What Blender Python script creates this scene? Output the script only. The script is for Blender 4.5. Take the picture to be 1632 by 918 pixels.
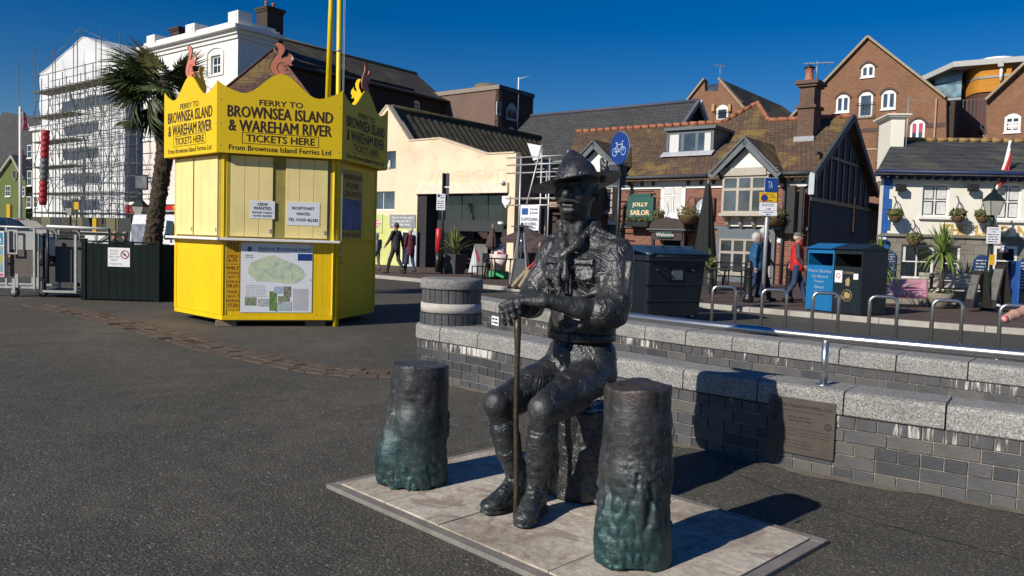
import bpy,bmesh,math,random
import numpy as np
from mathutils import Vector,Matrix
from mathutils.geometry import tessellate_polygon
random.seed(7)
R=math.radians
PI=math.pi
SC=bpy.context.scene
COL=SC.collection
for o in list(bpy.data.objects):bpy.data.objects.remove(o)

# ------------------------------------------------------------ camera, sky, sun, exposure
EYE,FOCAL=1.4,1270.0
ROLL,PITCH=R(1.8),math.atan(74/1270.0)
cam_d=bpy.data.cameras.new('camera')
cam=bpy.data.objects.new('camera',cam_d);COL.objects.link(cam);SC.camera=cam
cam_d.sensor_width=36.0;cam_d.lens=36.0*FOCAL/1632.0
cam_d.clip_start=0.05;cam_d.clip_end=3000
cam.matrix_world=Matrix.Translation((0,0,EYE))@Matrix.Rotation(R(90)-PITCH,4,'X')@Matrix.Rotation(ROLL,4,'Z')

SUN_EL=R(29.5)
SUN_TO=Vector((-0.745,-0.667,0)).normalized()*math.cos(SUN_EL)+Vector((0,0,math.sin(SUN_EL)))
world=bpy.data.worlds.new('World');SC.world=world;world.use_nodes=True
wn=world.node_tree;wn.nodes.clear()
w_out=wn.nodes.new('ShaderNodeOutputWorld');w_bg=wn.nodes.new('ShaderNodeBackground')
sky=wn.nodes.new('ShaderNodeTexSky');sky.sky_type='NISHITA';sky.sun_disc=False
sky.sun_elevation=SUN_EL;sky.sun_rotation=math.atan2(SUN_TO.x,SUN_TO.y)
sky.altitude=0;sky.air_density=1.0;sky.dust_density=0.1;sky.ozone_density=4.0
w_hsv=wn.nodes.new('ShaderNodeHueSaturation');w_hsv.inputs['Saturation'].default_value=1.48
w_hsv.inputs['Hue'].default_value=0.514;wn.links.new(sky.outputs[0],w_hsv.inputs['Color'])
wn.links.new(w_hsv.outputs[0],w_bg.inputs[0]);w_bg.inputs[1].default_value=0.070
wn.links.new(w_bg.outputs[0],w_out.inputs[0])
sun_d=bpy.data.lights.new('sun','SUN');sun_d.energy=5.0;sun_d.angle=R(0.5);sun_d.color=(1.0,0.93,0.82)
sun=bpy.data.objects.new('sun',sun_d);COL.objects.link(sun)
sun.rotation_euler=SUN_TO.to_track_quat('Z','Y').to_euler();sun.location=(-20,-18,20)
SC.view_settings.view_transform='Standard';SC.view_settings.look='None'
SC.view_settings.exposure=0.0;SC.view_settings.gamma=1.0;SC.view_settings.use_curve_mapping=False

# where a direction of the photograph meets the ground / a distance / a facade
def ray(px,py):
    x=(px-816)/FOCAL;y=-(py-459)/FOCAL
    c,s=math.cos(ROLL),math.sin(ROLL);X=x*c-y*s;Y=x*s+y*c
    cp,sp=math.cos(PITCH),math.sin(PITCH)
    return Vector((X,cp+Y*sp,-sp+Y*cp))
def G(px,py,z=0.0):
    r=ray(px,py);t=(z-EYE)/r.z;return Vector((r.x*t,r.y*t,z))
def P(px,py,D):
    r=ray(px,py);t=D/r.y;return Vector((r.x*t,D,EYE+r.z*t))
class Face:
    """vertical facade plane: origin on the ground, direction a (degrees) towards image right; local x along, y away, z up"""
    def __init__(s,ox,oy,a):s.o=Vector((ox,oy,0));s.a=R(a);s.d=Vector((math.cos(s.a),math.sin(s.a),0));s.n=Vector((-s.d.y,s.d.x,0))
    def uv(s,px,py,off=0.0):
        r=ray(px,py);o=s.o+s.n*off;t=o.dot(s.n)/r.dot(s.n)
        h=Vector((r.x*t,r.y*t,0))-o
        return(h.dot(s.d),EYE+r.z*t)
    def rect(s,x0,y0,x1,y1,off=0.0):
        u0,a=s.uv(x0,(y0+y1)/2,off);u1,b=s.uv(x1,(y0+y1)/2,off)
        xm=(x0+x1)/2
        return(u0,u1,s.uv(xm,y1,off)[1],s.uv(xm,y0,off)[1])
    def w(s,u,y,z=0.0):return s.o+s.d*u+s.n*y+Vector((0,0,z))

# ------------------------------------------------------------ objects
def tag(o,label=None,cat=None,group=None,kind=None):
    if label:o['label']=label
    if cat:o['category']=cat
    if group:o['group']=group
    if kind:o['kind']=kind
    return o
def empty(name,loc=(0,0,0),rz=0.0,label=None,cat=None,group=None,kind=None):
    o=bpy.data.objects.new(name,None);COL.objects.link(o);o.empty_display_size=0.2
    o.location=loc;o.rotation_euler=(0,0,rz)
    return tag(o,label,cat,group,kind)
def face_root(name,f,label,cat,group=None):return empty(name,f.o,f.a,label,cat,group)
def children(o):return[c for c in bpy.data.objects if c.parent==o]
def copy_tree(o,parent=None):
    c=o.copy();COL.objects.link(c)
    if parent:c.parent=parent
    for ch in KIDS.get(o.name,[]):copy_tree(ch,c)
    KIDS.setdefault(c.name,[])
    if parent:KIDS.setdefault(parent.name,[]).append(c)
    return c
KIDS={}
def link(name,me,mats=None,parent=None,loc=None,rot=None):
    o=bpy.data.objects.new(name,me);COL.objects.link(o)
    if mats is not None and not me.materials:
        for m in(mats if isinstance(mats,(list,tuple))else[mats]):me.materials.append(m)
    if parent is not None:o.parent=parent;KIDS.setdefault(parent.name,[]).append(o)
    if loc is not None:o.location=loc
    if rot is not None:o.rotation_euler=rot
    return o
def np_mesh(name,V,Fq,smooth=True):
    me=bpy.data.meshes.new(name);V=np.asarray(V,dtype=np.float32);Fq=np.asarray(Fq,dtype=np.int32)
    n,k=Fq.shape
    me.vertices.add(len(V));me.vertices.foreach_set('co',V.ravel())
    me.loops.add(n*k);me.loops.foreach_set('vertex_index',Fq.ravel())
    me.polygons.add(n);me.polygons.foreach_set('loop_start',np.arange(0,n*k,k,dtype=np.int32))
    me.polygons.foreach_set('use_smooth',np.full(n,smooth));me.update(calc_edges=True);me.validate()
    return me

class MB:
    def __init__(s):s.v=[];s.f=[];s.m=[];s.sm=[]
    def add(s,vs,fs,m=0,smooth=False,M=None):
        b=len(s.v)
        for p in vs:
            p=Vector(p);s.v.append(M@p if M is not None else p)
        for f in fs:s.f.append([b+i for i in f]);s.m.append(m);s.sm.append(smooth)
        return s
    def box(s,x0,x1,y0,y1,z0,z1,m=0,M=None,ch=0.0):
        if ch:
            c=ch;vs=[]
            for z,i in((z0,c),(z0+c,0),(z1-c,0),(z1,c)):
                vs+=[(x0+c,y0+i,z),(x1-c,y0+i,z),(x1-i,y0+c,z),(x1-i,y1-c,z),(x1-c,y1-i,z),(x0+c,y1-i,z),(x0+i,y1-c,z),(x0+i,y0+c,z)]
            fs=[tuple(range(7,-1,-1)),tuple(range(24,32))]
            for r_ in range(3):
                for k in range(8):fs.append((r_*8+k,r_*8+(k+1)%8,r_*8+8+(k+1)%8,r_*8+8+k))
            return s.add(vs,fs,m,False,M)
        vs=[(x0,y0,z0),(x1,y0,z0),(x1,y1,z0),(x0,y1,z0),(x0,y0,z1),(x1,y0,z1),(x1,y1,z1),(x0,y1,z1)]
        return s.add(vs,[(3,2,1,0),(4,5,6,7),(0,1,5,4),(1,2,6,5),(2,3,7,6),(3,0,4,7)],m,False,M)
    def bar(s,a,b,w,h=None,m=0):
        """rectangular bar from a to b"""
        a=Vector(a);b=Vector(b);h=h or w;d=(b-a);L=d.length
        if L<1e-6:return s
        q=d.to_track_quat('X','Z').to_matrix().to_4x4()
        return s.box(0,L,-w/2,w/2,-h/2,h/2,m,Matrix.Translation(a)@q)
    def tube(s,pts,r,n=8,m=0,closed=False,caps=True,smooth=True):
        pts=[Vector(p)for p in pts];k=len(pts)
        rr=r if isinstance(r,(list,tuple))else[r]*k
        vs=[];up=None
        for i,p in enumerate(pts):
            t=(pts[(i+1)%k]-pts[i-1])if closed else(pts[min(i+1,k-1)]-pts[max(i-1,0)])
            t.normalize()
            if up is None:up=t.orthogonal().normalized()
            else:
                up=up-t*up.dot(t)
                up=up.normalized()if up.length>1e-5 else t.orthogonal().normalized()
            sd=t.cross(up)
            for j in range(n):
                a=2*PI*j/n;vs.append(p+(up*math.cos(a)+sd*math.sin(a))*rr[i])
        fs=[]
        for i in range(k if closed else k-1):
            for j in range(n):
                i2=(i+1)%k;fs.append((i*n+j,i*n+(j+1)%n,i2*n+(j+1)%n,i2*n+j))
        s.add(vs,fs,m,smooth)
        if caps and not closed:
            b=len(s.v)-len(vs)
            s.f+=[[b+j for j in range(n)][::-1],[b+(k-1)*n+j for j in range(n)]];s.m+=[m,m];s.sm+=[False,False]
        return s
    def lathe(s,prof,n=16,m=0,M=None,smooth=True,a0=0.0):
        """profile [(r, z)] turned about z"""
        vs=[];k=len(prof)
        for r,z in prof:
            for j in range(n):
                a=a0+2*PI*j/n;vs.append((r*math.cos(a),r*math.sin(a),z))
        fs=[(i*n+j,i*n+(j+1)%n,(i+1)*n+(j+1)%n,(i+1)*n+j)for i in range(k-1)for j in range(n)]
        s.add(vs,fs,m,smooth,M)
        b=len(s.v)-len(vs)
        s.f+=[[b+j for j in range(n)][::-1],[b+(k-1)*n+j for j in range(n)]];s.m+=[m,m];s.sm+=[False,False]
        return s
    def prism(s,poly,y0,y1,m=0,holes=(),M=None,side=None,axis='y'):
        """outline in (x,z) given a thickness from y0 to y1 (front y0), with holes"""
        side=m if side is None else side
        loops=[list(poly)]+[list(h)for h in holes]
        flat=[p for l in loops for p in l];n=len(flat)
        def v3(p,y):return(p[0],y,p[1])if axis=='y' else((p[0],p[1],y)if axis=='z' else(y,p[0],p[1]))
        tris=tessellate_polygon([[Vector((p[0],p[1],0))for p in l]for l in loops])
        vs=[v3(p,y0)for p in flat]+[v3(p,y1)for p in flat]
        fs=[];
        for t in tris:
            a,b,c=flat[t[0]],flat[t[1]],flat[t[2]]
            ar=(b[0]-a[0])*(c[1]-a[1])-(c[0]-a[0])*(b[1]-a[1])
            if abs(ar)<1e-10:continue
            t=tuple(t)if ar>0 else tuple(reversed(t))
            if axis=='y':fs.append(t);fs.append(tuple(i+n for i in reversed(t)))
            else:fs.append(tuple(reversed(t)));fs.append(tuple(i+n for i in t))
        s.add(vs,fs,m,False,M)
        b0=len(s.v)-2*n;off=0
        for li,l in enumerate(loops):
            k=len(l);A=sum(l[i][0]*l[(i+1)%k][1]-l[(i+1)%k][0]*l[i][1]for i in range(k))
            ccw=(A>0)==(li==0)
            for i in range(k):
                p,q=off+i,off+(i+1)%k
                f=[b0+p,b0+p+n,b0+q+n,b0+q]
                if ccw!=(axis=='y'):f=f[::-1]
                s.f.append(f if axis!='y' else f[::-1]if not ccw else f);s.m.append(side);s.sm.append(False)
            off+=k
        return s
    def build(s,name,mats=None,parent=None,loc=None,rot=None,me_name=None):
        me=bpy.data.meshes.new(me_name or name);me.from_pydata([tuple(p)for p in s.v],[],s.f)
        ms=mats if isinstance(mats,(list,tuple))else[mats]
        for m in ms:me.materials.append(m)
        me.polygons.foreach_set('material_index',s.m);me.polygons.foreach_set('use_smooth',s.sm);me.update()
        return link(name,me,None,parent,loc,rot)
def box(name,m,parent,x0,x1,y0,y1,z0,z1,ch=0.0):return MB().box(x0,x1,y0,y1,z0,z1,ch=ch).build(name,m,parent)
def recalc(o):
    bm=bmesh.new();bm.from_mesh(o.data);bmesh.ops.recalc_face_normals(bm,faces=bm.faces);bm.to_mesh(o.data);bm.free();return o

# ------------------------------------------------------------ signed-distance modelling (bodies, stumps)
def vnoise(p,sc,seed=0):
    q=p*sc;i=np.floor(q).astype(np.int64);f=q-i;f=f*f*(3-2*f);out=0
    for dx in(0,1):
        for dy in(0,1):
            for dz in(0,1):
                h=((i[...,0]+dx)*73856093)^((i[...,1]+dy)*19349663)^((i[...,2]+dz)*83492791)^(seed*2654435761)
                h=(h^(h>>13))*1274126177&0x7fffffff;h=(h^(h>>16))&0xffff
                w=(f[...,0]if dx else 1-f[...,0])*(f[...,1]if dy else 1-f[...,1])*(f[...,2]if dz else 1-f[...,2])
                out=out+w*(h/65535.0*2-1)
    return out
def surface_nets(F,org,h):
    S=F<0;nx,ny,nz=F.shape
    cs=[(a,b,c)for a in(0,1)for b in(0,1)for c in(0,1)]
    sub=lambda A,c:A[c[0]:nx-1+c[0],c[1]:ny-1+c[1],c[2]:nz-1+c[2]]
    cnt=sum(sub(S,c).astype(np.int8)for c in cs);act=(cnt>0)&(cnt<8)
    I=np.argwhere(act);idx=-np.ones(act.shape,dtype=np.int64);idx[act]=np.arange(len(I))
    fv={c:sub(F,c)[act]for c in cs};pos=np.zeros((len(I),3));n=np.zeros(len(I))
    for a in cs:
        for ax in range(3):
            if a[ax]:continue
            b=list(a);b[ax]=1;b=tuple(b);fa,fb=fv[a],fv[b];cr=(fa<0)!=(fb<0)
            t=np.where(cr,fa/np.where(cr,fa-fb,1),0);e=np.tile(np.array(a,float),(len(I),1));e[:,ax]=t
            pos[cr]+=e[cr];n+=cr
    V=(I+pos/n[:,None])*h+org;Fs=[]
    for ax in range(3):
        u,v=[(1,2),(2,0),(0,1)][ax]
        sl0=[slice(1,None)]*3;sl1=[slice(1,None)]*3;sl0[ax]=slice(0,-1)
        A=S[tuple(sl0)];B=S[tuple(sl1)];cr=np.argwhere(A!=B)
        if not len(cr):continue
        a_in=A[A!=B]
        base=cr.copy();base[:,u]+=1;base[:,v]+=1
        def c(du,dv):
            q=base.copy();q[:,u]+=du;q[:,v]+=dv
            ok=np.all((q>=0)&(q<np.array(act.shape)),axis=1);q=np.clip(q,0,np.array(act.shape)-1)
            return np.where(ok,idx[q[:,0],q[:,1],q[:,2]],-1)
        Q=np.stack([c(-1,-1),c(0,-1),c(0,0),c(-1,0)],1);Q[~a_in]=Q[~a_in][:,::-1]
        Fs.append(Q[(Q>=0).all(1)])
    return V,np.concatenate(Fs)
def sdf(prims,h,name,mat,parent=None,k=0.02,noise=(),rough=None,loc=None,rot=None,only=None):
    """prims: ('c',a,b,ra,rb[,k]) tapered capsule; ('e',c,(rx,ry,rz)[,k,rot]) ellipsoid; ('b',c,(hx,hy,hz),r[,k,rot]) box; a leading '-' carves"""
    lo=np.full(3,1e9);hi=-lo;T=0.06;items=[]
    for p in prims:
        neg=p[0][0]=='-';t=p[0][-1]
        if t=='c':
            a,b=np.array(p[1],float),np.array(p[2],float);r=max(p[3],p[4]);kk=p[5]if len(p)>5 else k
            l,u=np.minimum(a,b)-r,np.maximum(a,b)+r;M=None
        else:
            c=np.array(p[1],float);d=np.array(p[2],float)
            if t=='e':kk=p[3]if len(p)>3 else k;rt=p[4]if len(p)>4 else None;ex=d
            else:kk=p[4]if len(p)>4 else k;rt=p[5]if len(p)>5 else None;ex=d+p[3]
            if rt is not None:
                from mathutils import Euler
                M=np.array(Euler([R(q)for q in rt]).to_matrix());e=np.abs(M)@ex
            else:M=None;e=ex
            l,u=c-e,c+e
        if not neg:lo=np.minimum(lo,l);hi=np.maximum(hi,u)
        items.append((neg,t,p,kk,M,l,u))
    lo-=3*h;hi+=3*h;n=np.ceil((hi-lo)/h).astype(int)+1
    F=np.full(n,T,dtype=np.float32)
    for neg,t,p,kk,M,l,u in items:
        i0=np.maximum(((l-T-kk-lo)/h).astype(int),0);i1=np.minimum(((u+T+kk-lo)/h).astype(int)+2,n)
        if(i1<=i0).any():continue
        g=np.stack(np.meshgrid(*[np.arange(i0[a],i1[a])*h+lo[a]for a in range(3)],indexing='ij'),-1)
        if t=='c':
            a,b=np.array(p[1],float),np.array(p[2],float);ba=b-a;q=g-a
            tt=np.clip((q@ba)/max(ba@ba,1e-9),0,1);d=np.linalg.norm(q-tt[...,None]*ba,axis=-1)-(p[3]+(p[4]-p[3])*tt)
        else:
            q=g-np.array(p[1],float)
            if M is not None:q=q@M
            e=np.array(p[2],float)
            if t=='e':
                k0=np.linalg.norm(q/e,axis=-1);k1=np.linalg.norm(q/e**2,axis=-1)+1e-6;d=k0*(k0-1)/k1
            else:
                w=np.abs(q)-e;d=np.linalg.norm(np.maximum(w,0),axis=-1)+np.minimum(w.max(-1),0)-p[3]
        sl=tuple(slice(i0[a],i1[a])for a in range(3));A=F[sl]
        if neg:
            hh=np.maximum(kk-np.abs(A+d),0)/kk;F[sl]=np.maximum(A,-d)+hh*hh*kk/4
        else:
            hh=np.maximum(kk-np.abs(A-d),0)/kk;F[sl]=np.minimum(np.minimum(A,d)-hh*hh*kk/4,T)
    if noise:
        band=np.abs(F)<T*0.7;pts=np.argwhere(band)*h+lo;dd=0
        for it in noise:
            amp,sc,sd,st=it[:4];q=pts*np.array(st);v=vnoise(q,sc,sd);v=amp*(1-2*np.abs(v)if sd%2 else v)
            if len(it)>4:v=v*np.clip((vnoise(pts,it[4],sd+9)-it[5])*5,0,1)
            dd=dd+v
        F[band]+=dd.astype(np.float32)
    V,Q=surface_nets(F,lo,h)
    return link(name,np_mesh(name,V,Q),mat,parent,loc,rot)

# ------------------------------------------------------------ lettering
TXT={}
def text(s,name,mat,parent,size,loc,rot=(R(90),0,0),bold=0.0,width=None,align='CENTER',depth=0.0,sx=None,height=None):
    cu=bpy.data.curves.new('t','FONT');cu.body=s;cu.size=size;cu.align_x=align;cu.align_y='CENTER'
    cu.extrude=depth;cu.resolution_u=2;cu.fill_mode='FRONT' if not depth else 'BOTH'
    t=bpy.data.objects.new('t',cu);COL.objects.link(t)
    dg=bpy.context.evaluated_depsgraph_get();me=bpy.data.meshes.new_from_object(t.evaluated_get(dg))
    bpy.data.objects.remove(t);bpy.data.curves.remove(cu)
    if not len(me.vertices):return None
    n=len(me.vertices);co=np.empty(n*3,np.float32);me.vertices.foreach_get('co',co);co=co.reshape(-1,3)
    w=co[:,0].max()-co[:,0].min();hh=co[:,1].max()-co[:,1].min()
    if width:co[:,0]*=width/max(w,1e-6)
    if height:co[:,1]-=(co[:,1].max()+co[:,1].min())/2;co[:,1]*=height/max(hh,1e-6)
    if align=='CENTER':co[:,0]-=(co[:,0].max()+co[:,0].min())/2
    if bold>0:
        d=(height or hh)*(.012+bold*2.0);fc=[list(p.vertices)for p in me.polygons];V=[];F_=[]
        for k,(ox,oz)in enumerate(((-d,0),(d,0),(0,d* .5),(0,-d* .5))):
            F_+=[[i+k*n for i in f]for f in fc];V+=[(float(q[0])*(1-2*d/max(w,width or 0))+ox,float(q[1])+oz,float(q[2])+ .0003*k)for q in co]
        me=bpy.data.meshes.new(name);me.from_pydata(V,[],F_)
    else:me.vertices.foreach_set('co',co.ravel())
    me.update();me.materials.clear();me.materials.append(mat)
    return link(name,me,None,parent,loc,rot)
# ------------------------------------------------------------ materials
def nt(m):
    m.use_nodes=True;t=m.node_tree;t.nodes.clear();o=t.nodes.new('ShaderNodeOutputMaterial');b=t.nodes.new('ShaderNodeBsdfPrincipled')
    t.links.new(b.outputs[0],o.inputs[0]);return t,b
def node(t,typ,**k):
    n=t.nodes.new(typ)
    for a,v in k.items():
        if a in n.inputs:n.inputs[a].default_value=v
        else:setattr(n,a,v)
    return n
def c4(c):return(c[0],c[1],c[2],1.0)
def hexc(r,g,b):
    f=lambda v:(v/255.0/12.92)if v/255.0<=0.04045 else((v/255.0+0.055)/1.055)**2.4
    return(f(r),f(g),f(b))
def ramp(t,src,stops):
    r=t.nodes.new('ShaderNodeValToRGB');e=r.color_ramp.elements
    while len(e)<len(stops):e.new(0.5)
    for i,(p,c)in enumerate(stops):e[i].position=p;e[i].color=c4(c)if not isinstance(c,float)else(c,c,c,1)
    t.links.new(src,r.inputs[0]);return r
def noise_n(t,vec,scale,detail=4,rough=0.6,dist=0.0):
    n=node(t,'ShaderNodeTexNoise',Scale=scale,Detail=detail,Roughness=rough,Distortion=dist);t.links.new(vec,n.inputs['Vector']);return n
def mix(t,fac,a,b,mode='MIX'):
    m=t.nodes.new('ShaderNodeMix');m.data_type='RGBA';m.blend_type=mode
    for i,v in((0,fac),(6,a),(7,b)):
        if isinstance(v,bpy.types.NodeSocket):t.links.new(v,m.inputs[i])
        elif i==0:m.inputs[0].default_value=v
        else:m.inputs[i].default_value=c4(v)
    return m.outputs[2]
def bump(t,b,h,strength,dist=0.01):
    n=node(t,'ShaderNodeBump',Strength=strength,Distance=dist);t.links.new(h,n.inputs['Height']);t.links.new(n.outputs[0],b.inputs['Normal']);return n
MATS={}
def mat(name,col,rough=0.6,metal=0.0,var=0.12,sc=6.0,bmp=0.0,bsc=60.0,bd=0.01,dirt=None,coat=0.0,spec=0.5,dsc=1.5):
    """plain surface with procedural colour variation, fine relief and optional dirt patches"""
    if name in MATS:return MATS[name]
    m=bpy.data.materials.new(name);t,b=nt(m);tc=t.nodes.new('ShaderNodeTexCoord').outputs['Object']
    n=noise_n(t,tc,sc,5);lo=tuple(max(c*(1-var),0)for c in col);hi=tuple(min(c*(1+var),1)for c in col)
    c=ramp(t,n.outputs[0],[(0.3,lo),(0.7,hi)]).outputs[0]
    if dirt:
        d=noise_n(t,tc,dsc,6,0.7,0.5);f=ramp(t,d.outputs[0],[(0.5,0.0),(0.72,1.0)]).outputs[0];c=mix(t,f,c,dirt)
    t.links.new(c,b.inputs['Base Color']);b.inputs['Roughness'].default_value=rough;b.inputs['Metallic'].default_value=metal
    b.inputs['Coat Weight'].default_value=coat;b.inputs['Specular IOR Level'].default_value=spec
    if bmp:
        h=noise_n(t,tc,bsc,4);bump(t,b,h.outputs[0],bmp,bd)
    MATS[name]=m;return m
def uvec(t,sx=1,sz=1):
    """(x+y, z) of the object: runs along any vertical wall"""
    tc=t.nodes.new('ShaderNodeTexCoord').outputs['Object'];s=t.nodes.new('ShaderNodeSeparateXYZ');t.links.new(tc,s.inputs[0])
    a=t.nodes.new('ShaderNodeMath');t.links.new(s.outputs[0],a.inputs[0]);t.links.new(s.outputs[1],a.inputs[1])
    c=t.nodes.new('ShaderNodeCombineXYZ');t.links.new(a.outputs[0],c.inputs[0]);t.links.new(s.outputs[2],c.inputs[1]);return c.outputs[0],tc
def brick_mat(name,c1,c2,mortar,w=0.225,h=0.075,ms=0.01,rough=0.85,bmp=0.5,var=0.25,dirt=None,off=0.5,squash=1):
    if name in MATS:return MATS[name]
    m=bpy.data.materials.new(name);t,b=nt(m);v,tc=uvec(t)
    k=node(t,'ShaderNodeTexBrick',Scale=1.0);k.inputs['Brick Width'].default_value=w;k.inputs['Row Height'].default_value=h
    k.inputs['Mortar Size'].default_value=ms;k.inputs['Color1'].default_value=c4(c1);k.inputs['Color2'].default_value=c4(c2);k.inputs['Mortar'].default_value=c4(mortar);k.inputs['Mortar Smooth'].default_value=0.3
    k.offset=off;t.links.new(v,k.inputs['Vector'])
    n=noise_n(t,tc,0.8,6,0.65);g=ramp(t,n.outputs[0],[(0.25,1-var),(0.75,1.0)]).outputs[0]
    c=mix(t,1.0,k.outputs[0],g,'MULTIPLY')
    if dirt:
        d=noise_n(t,tc,0.7,6,0.7,0.6);f=ramp(t,d.outputs[0],[(0.5,0.0),(0.68,1.0)]).outputs[0];c=mix(t,f,c,dirt)
    t.links.new(c,b.inputs['Base Color']);b.inputs['Roughness'].default_value=rough
    iv=t.nodes.new('ShaderNodeMath');iv.operation='SUBTRACT';iv.inputs[0].default_value=1;t.links.new(k.outputs[1],iv.inputs[1]);bump(t,b,iv.outputs[0],bmp,0.01)
    MATS[name]=m;return m
def tile_mat(name,c1,c2,gap,w=0.22,h=0.16,lichen=None,lich2=None,rough=0.85,lp=0.56,ms=0.012):
    """roof tiles: courses by height, shadow line under each course, lichen patches"""
    if name in MATS:return MATS[name]
    m=brick_mat(name,c1,c2,gap,w,h,ms,rough,0.9,0.35);t=m.node_tree;b=next(n for n in t.nodes if n.type=='BSDF_PRINCIPLED')
    src=b.inputs['Base Color'].links[0].from_socket;tc=t.nodes.new('ShaderNodeTexCoord').outputs['Object']
    n0=noise_n(t,tc,7.0,5,0.7);src=mix(t,0.5,src,ramp(t,n0.outputs[0],[(0.3,0.45),(0.7,1.5)]).outputs[0],'MULTIPLY')
    if lichen:
        n=noise_n(t,tc,0.55,8,0.72,0.3);f=ramp(t,n.outputs[0],[(lp,0.0),(lp+0.1,0.85)]).outputs[0]
        n2=noise_n(t,tc,18,3,0.7);f2=ramp(t,n2.outputs[0],[(0.38,0.0),(0.6,1.0)]).outputs[0]
        ff=mix(t,1.0,f,f2,'MULTIPLY');src=mix(t,ff,src,lichen)
    t.links.new(src,b.inputs['Base Color']);return m
def glass_mat(name,col,rough=0.06,spec=0.9):
    if name in MATS:return MATS[name]
    m=bpy.data.materials.new(name);t,b=nt(m);tc=t.nodes.new('ShaderNodeTexCoord').outputs['Object']
    n=noise_n(t,tc,0.9,2);t.links.new(ramp(t,n.outputs[0],[(0.35,tuple(c* .5 for c in col)),(0.65,tuple(c*1.4 for c in col))]).outputs[0],b.inputs['Base Color'])
    b.inputs['Roughness'].default_value=rough;b.inputs['Specular IOR Level'].default_value=spec;b.inputs['IOR'].default_value=1.5
    w=noise_n(t,tc,1.7,1);bump(t,b,w.outputs[0],0.12,0.02);MATS[name]=m;return m

def asphalt():
    m=bpy.data.materials.new('asphalt');t,b=nt(m);tc=t.nodes.new('ShaderNodeTexCoord').outputs['Object']
    v1=node(t,'ShaderNodeTexVoronoi',Scale=75.0);t.links.new(tc,v1.inputs['Vector'])
    big=noise_n(t,tc,0.30,8,0.62,0.8);mid=noise_n(t,tc,5,5,0.7);fin=noise_n(t,tc,70,4,0.7)
    base=ramp(t,big.outputs[0],[(0.3,(0.054,0.052,0.043)),(0.5,(0.074,0.070,0.058)),(0.7,(0.106,0.097,0.079))]).outputs[0]
    base=mix(t,0.75,base,ramp(t,mid.outputs[0],[(0.25,0.62),(0.75,1.35)]).outputs[0],'MULTIPLY')
    base=mix(t,0.9,base,ramp(t,fin.outputs[0],[(0.3,0.45),(0.7,1.6)]).outputs[0],'MULTIPLY')
    st=node(t,'ShaderNodeTexVoronoi',Scale=32.0);t.links.new(tc,st.inputs['Vector'])
    rnd=t.nodes.new('ShaderNodeSeparateColor');t.links.new(st.outputs['Color'],rnd.inputs[0])
    near=ramp(t,st.outputs['Distance'],[(0.16,1.0),(0.26,0.0)]).outputs[0];pick=ramp(t,rnd.outputs[0],[(0.87,0.0),(0.92,1.0)]).outputs[0]
    base=mix(t,mix(t,1.0,near,pick,'MULTIPLY'),base,(0.30,0.28,0.25))
    pat=noise_n(t,tc,0.8,3,0.5,1.5);base=mix(t,ramp(t,pat.outputs[0],[(0.57,0.0),(0.60,0.45)]).outputs[0],base,(0.055,0.053,0.045));stn=noise_n(t,tc,2.2,7,0.75,0.6);base=mix(t,ramp(t,stn.outputs[0],[(0.56,0.0),(0.75,0.5)]).outputs[0],base,(0.15,0.135,0.105))
    st2=node(t,'ShaderNodeTexVoronoi',Scale=120.0);t.links.new(tc,st2.inputs['Vector']);rn2=t.nodes.new('ShaderNodeSeparateColor');t.links.new(st2.outputs['Color'],rn2.inputs[0])
    base=mix(t,ramp(t,rn2.outputs[1],[(0.85,0.0),(0.9,0.7)]).outputs[0],base,(0.19,0.175,0.155))
    cr=node(t,'ShaderNodeTexVoronoi',Scale=0.42);cr.feature='DISTANCE_TO_EDGE';dn=noise_n(t,tc,1.4,5,0.7)
    wv=t.nodes.new('ShaderNodeVectorMath');wv.operation='MULTIPLY_ADD';t.links.new(dn.outputs['Color'],wv.inputs[0]);wv.inputs[1].default_value=(1.1,1.1,0);t.links.new(tc,wv.inputs[2]);t.links.new(wv.outputs[0],cr.inputs['Vector'])
    base=mix(t,mix(t,1.0,ramp(t,cr.outputs['Distance'],[(0.0,0.5),(0.005,0.0)]).outputs[0],ramp(t,mid.outputs[0],[(0.5,0.0),(0.6,1.0)]).outputs[0],'MULTIPLY'),base,(0.02,0.018,0.016))
    t.links.new(base,b.inputs['Base Color']);b.inputs['Roughness'].default_value=0.88;b.inputs['Specular IOR Level'].default_value=0.3
    h=mix(t,0.6,fin.outputs[0],v1.outputs['Distance']);bump(t,b,h,0.85,0.008);MATS['asphalt']=m;return m
def granite(name,c=0.27,warm=1.0):
    m=bpy.data.materials.new(name);t,b=nt(m);tc=t.nodes.new('ShaderNodeTexCoord').outputs['Object']
    n=noise_n(t,tc,130,3,0.8);v=node(t,'ShaderNodeTexVoronoi',Scale=170.0);t.links.new(tc,v.inputs['Vector']);big=noise_n(t,tc,3,5,0.6)
    s=t.nodes.new('ShaderNodeSeparateColor');t.links.new(v.outputs['Color'],s.inputs[0])
    col=ramp(t,s.outputs[0],[(0.0,tuple(c* .35*k for k in(1,1,1))),(0.3,(c* .75,c* .74,c* .7*warm)),(0.7,(c*1.05,c*1.03,c* .98*warm)),(1.0,(c*1.7,c*1.68,c*1.6*warm))]).outputs[0]
    col=mix(t,0.6,col,ramp(t,big.outputs[0],[(0.3,0.65),(0.7,1.15)]).outputs[0],'MULTIPLY')
    moss=noise_n(t,tc,1.7,6,0.7,0.4);col=mix(t,ramp(t,moss.outputs[0],[(0.56,0.0),(0.75,0.4)]).outputs[0],col,(0.13,0.12,0.05))
    t.links.new(col,b.inputs['Base Color']);b.inputs['Roughness'].default_value=0.8;bump(t,b,n.outputs[0],0.5,0.004);MATS[name]=m;return m
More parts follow.
